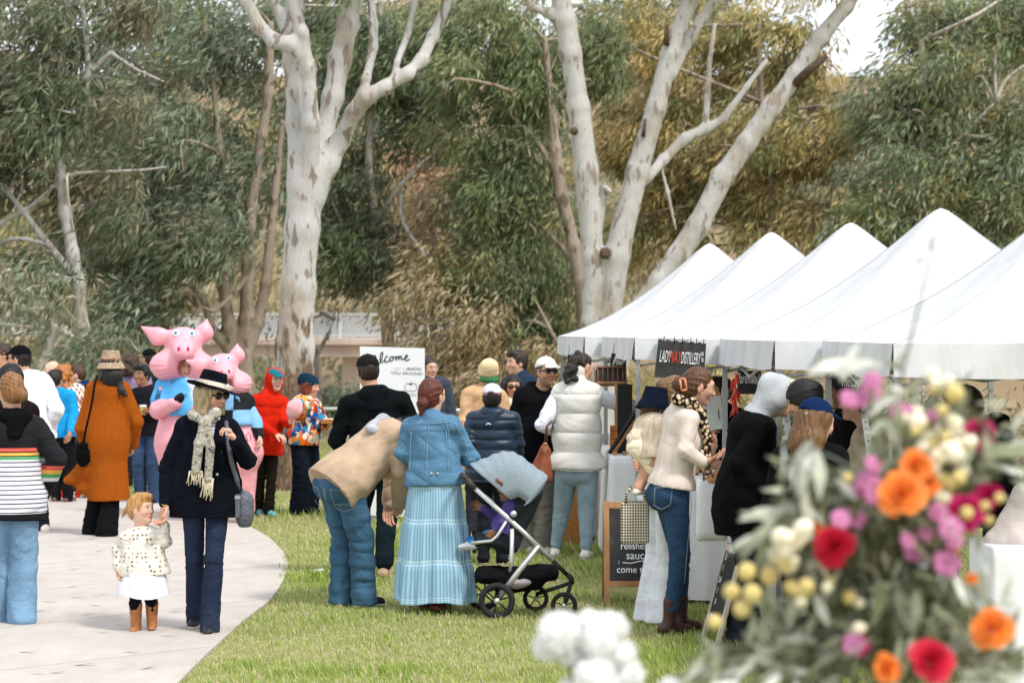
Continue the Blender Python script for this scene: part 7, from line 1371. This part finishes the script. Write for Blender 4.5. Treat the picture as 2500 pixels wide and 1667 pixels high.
for dy in (-.05, .05): MB().tube([(-.06, dy, .13), (-.058, dy, .19), (-.03, dy, .225), (.01, dy, .225), (.06, dy, .19), (.075, dy, .13)], .009, 8).build('handle', HT, hb_, True)
TY = 20.9; 
def goods(name, label, cat): e = empty(name, (PX(1500, TY), TY, .915), label, cat, 'stall display pieces'); return e, np.array(e.location)
e, o_ = goods('display_tray', 'dark wooden divided tray tilted up at the back of the far stall', 'display'); D = lambda x, y, dy=0.: P3(x, y, TY+dy)-o_
c = D(1490, 918, .35); ux = np.array((1, 0, 0)); uy = unit((0, .55, .85)); un = np.cross(ux, uy); MB().box(c, (.27, .16, .012), (ux, uy, un)).build('back', BLACK, e)
for sx in (-.135, .135): MB().box(c+ux*sx, (.016, .17, .05), (ux, uy, un)).build('side', DKWOOD, e)
for sy in (-.08, .08): MB().box(c+uy*sy, (.27, .018, .05), (ux, uy, un)).build('rail', WOOD if sy < 0 else DKWOOD, e)
for k in range(6): MB().box(c+ux*(-.11+.044*k), (.012, .14, .04), (ux, uy, un)).build('divider', DKWOOD, e)
for sx in (-.12, .12): MB().box(np.array((c[0]+sx, c[2]*0+.43, c[2]/2-.03)), (.02, .02, c[2]-.05)).build('leg', DKWOOD, e)
e, o_ = goods('display_box', 'black display box with an orange timber edge under the hanging slate', 'display'); D = lambda x, y, dy=0.: P3(x, y, TY+dy)-o_
zt_ = D(1525, 938)[2]; xb = D(1525, 938)[0]; MB().box((xb, .1, zt_/2), (.13, .25, zt_-.004)).build('box', BLACK, e); MB().box((xb-.07, .1, zt_/2), (.014, .26, zt_)).build('edge', WOOD, e); MB().box((xb-.095, .0, .12), (.06, .1, .24)).build('crate', mat('raw_pine', '#b06a2c', .6, .35, 12, stretch=(1, 1, .3)), e)
for k in range(3): MB().box((xb-.095, -.052, .06+.07*k), (.062, .006, .006)).build('crate_line', DKWOOD, e)
e, o_ = goods('leaning_rack', 'black slanted rack with wooden rails on the far stall table', 'display'); D = lambda x, y, dy=0.: P3(x, y, TY+dy)-o_
for dy, sh in ((-.25, 0), (.0, 6)):
    a, b_ = D(1487+sh, 1098, dy), D(1588+sh, 948, dy); a[2] = .012; MB().tube([a, b_], .018, 4).build('rail', BLACK, e); MB().tube([a+(.04, 0, 0), b_+(.03, 0, -.02)], .012, 4).build('rail', WOOD, e)
MB().tube([D(1588, 950, -.1), D(1600, 1098, -.1)*np.array((1, 1, 0))+(0, 0, .01)], .014, 4).build('prop', DKWOOD, e)
for x in (1496, 1520): MB().box(np.array((D(x, 1, 0)[0], -.35, .02)), (.03, .06, .03)).build('block', WOOD, e)
cbx = empty('cardboard_box', (PX(1402, 22.4), 22.4, 0), 'tall brown cardboard carton behind the pale blue leggings', 'box'); MB().box((0, 0, .36), (.24, .2, .70)).build('carton', mat('cardboard', '#a5713c', .85, .15, 20), cbx); MB().box((0, -.04, .735), (.24, .12, .008), ((1, 0, 0), (0, .9, .4), (0, -.4, .9))).build('flap', mat('cardboard', '#a5713c', .85), cbx)
def card(label, px, py0, py1, Y, w_, lines): 
    e = empty('price_card', P3(px, py1, Y), label, 'card', 'price cards on the stalls'); h_ = (py1-py0)/FPX*Y; A = np.array((unit((1, .1, .12)), unit((-.12, .2, 1)), unit((.1, -1, .2)))); MB().box(A[1]*h_/2, (w_, h_, .008), A).build('card', SIGNW, e)
    for k, (s, z) in enumerate(lines): MB().box(A[1]*h_*z+A[2]*.005, (w_*s, h_*.035, .002), A).build('print', INK if k % 2 == 0 else GREYP, e)
    MB().box((0, 0, -.01), (w_*1.2, .06, .02)).build('stand', SIGNW, e)
card('small white printed card standing on the counter beside the hooded face', 1926, 1010, 1066, 16.0, .042, ((.6, .88), (.7, .78), (.5, .68)))
card('tall narrow menu card with orange print on the counter', 2124, 1020, 1105, 14.3, .036, ((.4, .9), (.7, .7), (.6, .5), (.6, .42), (.6, .34)))
nb = empty('serving_tray', (2.25, 14.7, .935), 'white tray of goods on the table under the cupcake slate', 'tray'); MB().box((0, 0, .02), (.4, .3, .03)).build('tray', SIGNW, nb); V, Q = surf([ell((-.1+.1*i, -.05+.1*(i % 2), .055), (.04, .04, .025), None, .005) for i in range(4)], .01); o = mk('pastry', V, Q, mat('pastry', '#b98a52', .7, .3, 30), nb); o['kind'] = 'stuff'
dc = empty('draped_cloth', P3(2470, 1330, 13.45), 'pale pinkish cloth piled on the counter at the right edge', 'cloth'); V, Q = surf([cone((-.06, 0, .03), (.06, .05, .30), .06, .05, .08), cone((.05, 0, .05), (.25, 0, .25), .12, .10, .08), cone((-.1, 0, .03), (.2, 0, .03), .05, .08, .05), plane((0, 0, .004), (0, 0, -1))], .010); V = folds(V, Q, .012, 8, (16, 16, 6)); mk('cloth', V, Q, fab('#cfc3bd'), dc)
# fallen gum leaves on the path
mfl = mat('dry_leaf', (.13, .075, .045), .8, .4, 30); r = np.random.default_rng(12); mb = MB(); n = 7
VV = [(x, .5*.012*math.sin(math.pi*(x+.05)/.1)*s_, .004*math.sin(x*40)+.001) for s_ in (-1, 1) for x in np.linspace(-.05, .05, n)]
lm = mk('fallen_leaf', np.array(VV), grid_faces(n, 2), mfl); lm.location = (PX(254, GY(1552)), GY(1552), .024); lm.rotation_euler[2] = .2
tag(lm, 'dry curled gum leaf lying on the concrete path', 'leaf', 'fallen leaves on the path')
for (x, y) in ((190, 1465), (232, 1460), (100, 1420), (255, 1458), (92, 1500), (235, 1485), (296, 1533), (138, 1651), (200, 1632), (90, 1654), (220, 1321), (395, 1327), (400, 1392), (395, 1423), (440, 1448), (180, 1396), (176, 1440), (120, 1475), (60, 1440), (320, 1600), (410, 1560), (60, 1600), (240, 1352), (430, 1500), (140, 1340), (215, 1507), (30, 1390), (360, 1640)):
    Y = GY(y); o = lm.copy(); COL.objects.link(o); o.location = (PX(x, Y), Y, .024); o.rotation_euler[2] = r.uniform(-.7, .7); o.scale = [r.uniform(.8, 1.9)]*3
lt = empty('litter', (PX(778, GY(1408)), GY(1408), .03), 'scrap of white paper lying on the grass beside the jeans', 'litter'); V, Q = surf([ell((0, 0, .02), (.04, .025, .015)), ell((.03, .01, .02), (.02, .02, .012))], .008); V = folds(V, Q, .008, 2, (60, 60, 60)); mk('paper', V, Q, SIGNW, lt)
# ------------------------------------------------------------------ flowers close to the lens
BYF = 4.6; s_ = FPX/BYF
bt = empty('bar_table', (PX(1900, 4.7), 4.7, 0), 'tall white bar table holding the flowers, below the picture edge', 'table'); MB().box((0, 0, .93), (1.2, .6, .04)).build('tabletop', CLOTH, bt)
for sx in (-.54, .54):
    for sy in (-.24, .24): MB().tube([(sx, sy, 0), (sx, sy, .91)], .02, 8).build('leg', ALU, bt, True)
def rose_mesh(name, m, petals=22, seed=1, open_=1.):
    r = np.random.default_rng(seed); V = []; F = []
    for i in range(petals):
        f = i/petals; a0 = i*2.399; rad = .10+.75*f**.8; tilt = .10+1.05*f*open_; w_ = .35+.5*f; hgt = .95-.25*f; nu, nv = 5, 5; b0 = len(V)
        for v in np.linspace(0, 1, nv):
            for u in np.linspace(-1, 1, nu):
                ang = a0+u*w_*(1-.25*v)/max(.35, rad)*.75; rr = rad*(.25+.75*v)+math.sin(tilt)*.35*v**2-.06*u*u*v; z = hgt*v*math.cos(tilt*.6)-.12*v**4*f*2-.08*u*u*v
                V.append((rr*math.cos(ang), rr*math.sin(ang), z-.35))
        F += [tuple(b0+j for j in f_) for f_ in grid_faces(nu, nv)]
    me_o = mk(name, np.array(V), F, m); me = me_o.data; bpy.data.objects.remove(me_o); return me
def pet(c, n, var=.3): return mat('petal_'+n, c, .55, var, 3, 0, trans=.25)
RM = {'red': rose_mesh('rose', pet((.62, .015, .05), 'red'), 24, 1), 'orange': rose_mesh('rose', pet((.88, .27, .05), 'orange'), 22, 2), 'mag': rose_mesh('rose', pet((.52, .01, .12), 'magenta'), 18, 3, 1.2)}
fa = empty('flower_arrangement', (PX(2150, BYF), BYF, .95), 'large blurred arrangement of red, orange, pink and yellow flowers with grey leaves', 'flowers'); o_ = np.array(fa.location); FD = lambda x, y, dy=0.: P3(x, y, BYF+dy)-o_
MB().lathe([(0, 0), (.07, 0), (.10, .12), (.085, .24), (.09, .26), (.08, .26), (.075, .24), (0, .2)], 24).build('vase', mat('vase_cream', (.6, .56, .5), .4, .1), fa, True)
rng = np.random.default_rng(21)
def put(name, me, x, y, rpx, dy=0., tilt=None):
    o = mkdata(name, me, fa, FD(x, y, dy)); d = Vector((rng.normal()*.25, -1+.2*rng.normal(), .45)) if tilt is None else Vector(tilt); o.rotation_euler = d.to_track_quat('Z', 'Y').to_euler(); s = rpx/s_*.88; o.scale = (s, s, s); return o
for k, x, y, r, dy in (('red', 2275, 1610, 62, -.12), ('red', 2036, 1331, 62, -.05), ('mag', 2390, 1060, 46, 0), ('orange', 2420, 1535, 58, -.08), ('orange', 2200, 1205, 66, -.16), ('orange', 2235, 1135, 46, -.12), ('orange', 2260, 1180, 40, -.1), ('orange', 2165, 1630, 44, -.1), ('orange', 2325, 1338, 22, 0), ('orange', 2372, 1412, 17, -.05), ('mag', 2358, 1250, 56, -.03), ('mag', 2412, 1210, 40, .0), ('mag', 2100, 1575, 30, 0), ('mag', 2135, 1620, 22, .05), ('orange', 1985, 1290, 26, .04)): put('rose', RM[k], x, y, r, dy)
mcb = mat('craspedia', (.93, .74, .30), .8, .25, 60, .6, 50); V, Q = surf([ball((0, 0, 0), 1.)], .16); V = folds(V, Q, .06, 3, (9, 9, 9)); cr_o = mk('craspedia', V, Q, mcb); crm = cr_o.data; bpy.data.objects.remove(cr_o)
mcc = mat('cream_bud', (.93, .86, .66), .8, .1, 30); V, Q = surf([ell((0, 0, 0), (1, 1, 1.15)), ball((.3, 0, .5), .7, .2)], .18); cb_o = mk('cream_bud', V, Q, mcc); cbm = cb_o.data; bpy.data.objects.remove(cb_o)
for x, y, r in ((1823, 1395, 23), (1878, 1405, 23), (1786, 1443, 21), (1836, 1448, 23), (1812, 1485, 22), (1745, 1518, 18), (1968, 1430, 20), (1958, 1460, 13), (1940, 1440, 14), (2330, 960, 24), (2300, 1002, 15), (2440, 1215, 13), (2405, 1235, 13), (2360, 1252, 17), (2320, 1180, 17), (2415, 1270, 12), (2070, 1165, 12)): put('craspedia', crm, x, y, r*1.12, rng.normal()*.05-.08)
for x, y, r in ((1935, 1320, 26), (1900, 1350, 26), (1925, 1380, 22), (1960, 1290, 22), (1905, 1310, 22), (2240, 1030, 20), (2270, 1075, 22), (2290, 1115, 22), (2335, 1112, 20), (2330, 1060, 22), (2365, 1080, 18), (2275, 1145, 18), (2250, 1165, 20), (2300, 1215, 20), (2350, 1150, 16), (2315, 930, 14), (2285, 935, 16), (2040, 1260, 12)): put('cream_bud', cbm, x, y, r*1.15, rng.normal()*.05-.03)
for cx, cy, sx, sy, n_ in ((2300, 1060, 70, 90, 16), (1930, 1340, 40, 45, 8), (2290, 1190, 50, 40, 7), (1950, 1440, 50, 30, 5), (2060, 1480, 60, 40, 4)):
    for i in range(n_): put('cream_bud' if i % 3 else 'craspedia', cbm if i % 3 else crm, cx+rng.normal()*sx*.6, cy+rng.normal()*sy*.6, rng.uniform(13, 22), rng.normal()*.05-.05)
mpk = pet((.62, .22, .42), 'pink'); V, Q = surf([ell((math.cos(a)*.55, math.sin(a)*.55, .1), (.5, .5, .22), None, .1) for a in np.linspace(0, 6.28, 6)[:-1]]+[ball((0, 0, .25), .3)], .14); pk_o = mk('pink_blossom', V, Q, mpk); pkm = pk_o.data; bpy.data.objects.remove(pk_o)
for x, y, r in ((2070, 975, 22), (2100, 975, 22), (2125, 960, 24), (2130, 930, 22), (2195, 1005, 20), (2222, 1008, 20), (2275, 1015, 14), (2120, 1175, 26), (2140, 1205, 34), (2105, 1195, 24), (2130, 1135, 22), (2050, 1268, 22), (2085, 1265, 26), (2110, 1268, 18), (2230, 1345, 28), (2215, 1320, 20), (2310, 1375, 32), (2320, 1290, 28), (2290, 1250, 22), (2260, 1300, 20), (2085, 1572, 26), (2330, 1320, 20)): put('pink_blossom', pkm, x, y, r*1.3, rng.normal()*.06-.04)
nL = 9; VV = []
for s2 in (-1, 0, 1):
    for u in np.linspace(0, 1, nL): VV.append((u, s2*.11*math.sin(math.pi*u**.85)**.9, -.12*u*u+(.02 if s2 == 0 else 0)))
lv = [mk('olive_leaf', np.array(VV), grid_faces(nL, 3), mat('olive_leaf_%d' % i, c, .6, .2, 3, trans=.2)) for i, c in enumerate(((.50, .52, .42), (.24, .26, .15), (.36, .38, .27), (.68, .70, .63)))]
lvm = [o.data for o in lv]; [bpy.data.objects.remove(o) for o in lv]
def leafp(x, y, l, ang, k, dy):
    o = mkdata('olive_leaf', lvm[k], fa, FD(x, y, dy)); L_ = l/s_; d = Vector((math.cos(ang), rng.normal()*.35, -math.sin(ang))); q = d.to_track_quat('X', 'Z'); o.rotation_mode = 'QUATERNION'; o.rotation_quaternion = q @ Vector((1, 0, 0)).rotation_difference(Vector((1, 0, 0))); 
    from mathutils import Quaternion
    o.rotation_quaternion = q @ Quaternion((1, 0, 0), rng.uniform(-1.2, 1.2)); o.scale = (L_*1.25, L_*1.6, L_*1.25)
for cx, cy, sx, sy, n_, l, a0, ks in ((1990, 1120, 45, 40, 16, 95, 1.4, (0, 3, 3)), (1930, 1230, 60, 60, 18, 90, 1.9, (0, 3, 2)), (1860, 1290, 30, 30, 10, 85, 2.1, (2, 1)), (2060, 1400, 60, 70, 22, 85, 1.5, (0, 3, 2)), (2160, 1440, 80, 70, 26, 85, 1.3, (2, 1, 0)), (2050, 1560, 110, 70, 34, 80, 2.6, (2, 1, 0)), (1900, 1620, 90, 30, 26, 85, 2.9, (0, 2, 3)), (1760, 1640, 60, 20, 18, 90, 3.0, (3, 0)), (2300, 1480, 80, 60, 22, 80, .8, (2, 1)), (2420, 1640, 70, 25, 18, 90, .4, (3, 0)), (2440, 1110, 50, 50, 16, 85, -.3, (0, 3, 2)), (2180, 1080, 70, 70, 26, 75, 1.8, (1, 2)), (2200, 940, 60, 50, 16, 75, 2.4, (0, 3, 2)), (2130, 880, 50, 25, 12, 85, 2.9, (0, 3)), (2250, 1270, 90, 70, 22, 75, 1.2, (1, 2)), (2380, 1160, 60, 60, 12, 75, .2, (1, 0)), (1900, 1440, 40, 50, 8, 90, 1.6, (2, 0)), (2180, 1560, 110, 50, 22, 70, 2., (1, 2)), (2380, 1420, 40, 50, 5, 60, 1.2, (2, 3))):
    for i in range(n_): leafp(cx+rng.normal()*sx*.7, cy+rng.normal()*sy*.7, l*rng.uniform(.55, 1.15), a0+rng.normal()*.55, int(rng.choice(ks)), rng.normal()*.07+.04)
fb_ = [(P3(cx, cy, BYF+.10), np.array((rx/s_, .13, ry/s_))) for cx, cy, rx, ry in ((2100, 1330, 180, 200), (2250, 1200, 170, 220), (2050, 1540, 230, 130), (2280, 1500, 190, 150), (1960, 1250, 90, 150), (2320, 1030, 110, 110), (1860, 1600, 200, 70), (2440, 1600, 90, 80))]
V, Q, c = leaf_mesh(fb_, 2100, 80/s_, [(.14, .15, .08), (.22, .23, .14), (.44, .45, .36), (.30, .30, .20), (.09, .10, .05)], 77, wind=(-.3, 0, -.6), clump=6, cr=.03, spread=.8, asp=.26, shell=.1); o = mk('filler_foliage', V-o_, Q, LEAFM, fa, smooth=False, col=c); o['kind'] = 'stuff'
mst = mat('stem_green', (.12, .14, .06), .8, .2)
for x, y in ((2036, 1331), (2275, 1610), (2190, 1200), (2390, 1060), (2420, 1535), (1823, 1400), (1990, 1120), (2130, 930), (2330, 960), (2310, 1375), (1900, 1350), (2440, 1110), (2130, 1180), (2165, 1630)): MB().tube([(rng.normal()*.02, rng.normal()*.02, .2), FD((x+2150)/2+rng.normal()*15, (y+1800)/2, .05), FD(x, y+10, .02)], [.005, .004, .003], 6).build('stem', mst, fa, True)
MB().tube([(.0, .05, .22), FD(2170, 1250, .12), FD(2205, 900, .12), FD(2255, 700, .10), FD(2287, 545, .08)], [.005, .004, .003, .0022, .0012], 6).build('stem', mst, fa, True)
for x, y, l, a in ((2285, 555, 26, 1.8), (2280, 575, 34, 1.9), (2262, 620, 36, 2.5), (2255, 640, 20, 2.9), (2252, 700, 34, 2.6), (2245, 730, 22, .6), (2232, 800, 40, 1.9), (2210, 860, 44, 2.2), (2270, 600, 22, .4), (2225, 770, 26, .5)): leafp(x, y, l, a, 1, .09)
# white pompoms at the lower edge
wf = empty('flower_arrangement', (PX(1450, 4.7), 4.7, .95), 'blurred white fluffy chrysanthemums at the bottom edge', 'flowers'); o_ = np.array(wf.location); WD = lambda x, y, dy=0.: P3(x, y, 4.7+dy)-o_
MB().lathe([(0, 0), (.06, 0), (.075, .1), (.06, .2), (.065, .22), (.055, .22), (.05, .2), (0, .18)], 24).build('vase', mat('vase_cream', (.6, .56, .5), .4, .1), wf, True)
def pompom():
    r = np.random.default_rng(4); V0, Q0 = surf([ball((0, 0, 0), .86)], .10); V = [tuple(v) for v in V0]; F = [tuple(q) for q in Q0]
    for i in range(520):
        d = r.normal(size=3); d /= np.linalg.norm(d); t = unit(np.cross(d, r.normal(size=3))); b_ = np.cross(d, t); l = r.uniform(.86, 1.10); p0 = d*.7; k = len(V); bend = t*.16*r.normal()
        V += [p0-b_*.04, p0+b_*.04, d*l*.8+b_*.10+bend*.5, d*l+bend, d*l*.8-b_*.10+bend*.5]; F += [(k, k+1, k+2, k+4), (k+4, k+2, k+3)]
    o = mk('pompom', np.array(V), F, mat('petal_white', (.90, .90, .89), .8, .0, 3, trans=.15)); me = o.data; bpy.data.objects.remove(o); return me
pm_ = pompom(); s5 = FPX/4.7
for x, y, r, dy in ((1368, 1545, 58, 0), (1338, 1575, 40, .03), (1440, 1528, 44, .03), (1492, 1535, 46, 0), (1465, 1570, 48, -.02), (1512, 1600, 46, 0), (1400, 1590, 40, .02), (1455, 1655, 56, -.04), (1530, 1650, 46, .0), (1500, 1690, 50, 0), (1640, 1690, 40, 0), (1400, 1700, 50, .02)): mkdata('chrysanthemum', pm_, wf, WD(x, y, dy), (rng.uniform(0, 3), rng.uniform(0, 3), 0), [r/s5]*3)
for x, y in ((1368, 1545), (1465, 1570), (1512, 1600), (1455, 1655), (1640, 1690)): MB().tube([(0, 0, .2), WD((x+1450)/2, (y+1850)/2), WD(x, y, .02)], .004, 6).build('stem', mst, wf, True)

JR = [mat('jar_glass_%d' % i, c, .15, .1, 20, spec=.6) for i, c in enumerate(((.10, .03, .015), (.30, .10, .02), (.05, .02, .02), (.36, .22, .05)))]
for i in range(12):
    x, y = 1.20+.11*(i % 3)+.02*(i % 2), 17.62+.16*(i//3); e = empty('sauce_jar', (x, y, .925), 'small dark sauce jar among the rows on the banner stall table', 'jar', 'sauce jars on the banner stall'); MB().lathe([(0, 0), (.03, 0), (.034, .01), (.034, .075), (.026, .09), (0, .09)], 14).build('glass', JR[i % 4], e, True); MB().lathe([(.029, .088), (.029, .108), (0, .109)], 14).build('lid', mat('jar_lid', (.7, .66, .6), .5), e, True); MB().lathe([(.0348, .02), (.0348, .06)], 14).build('label', mat('jar_label', '#c9a878', .8, .2, 60), e, True)
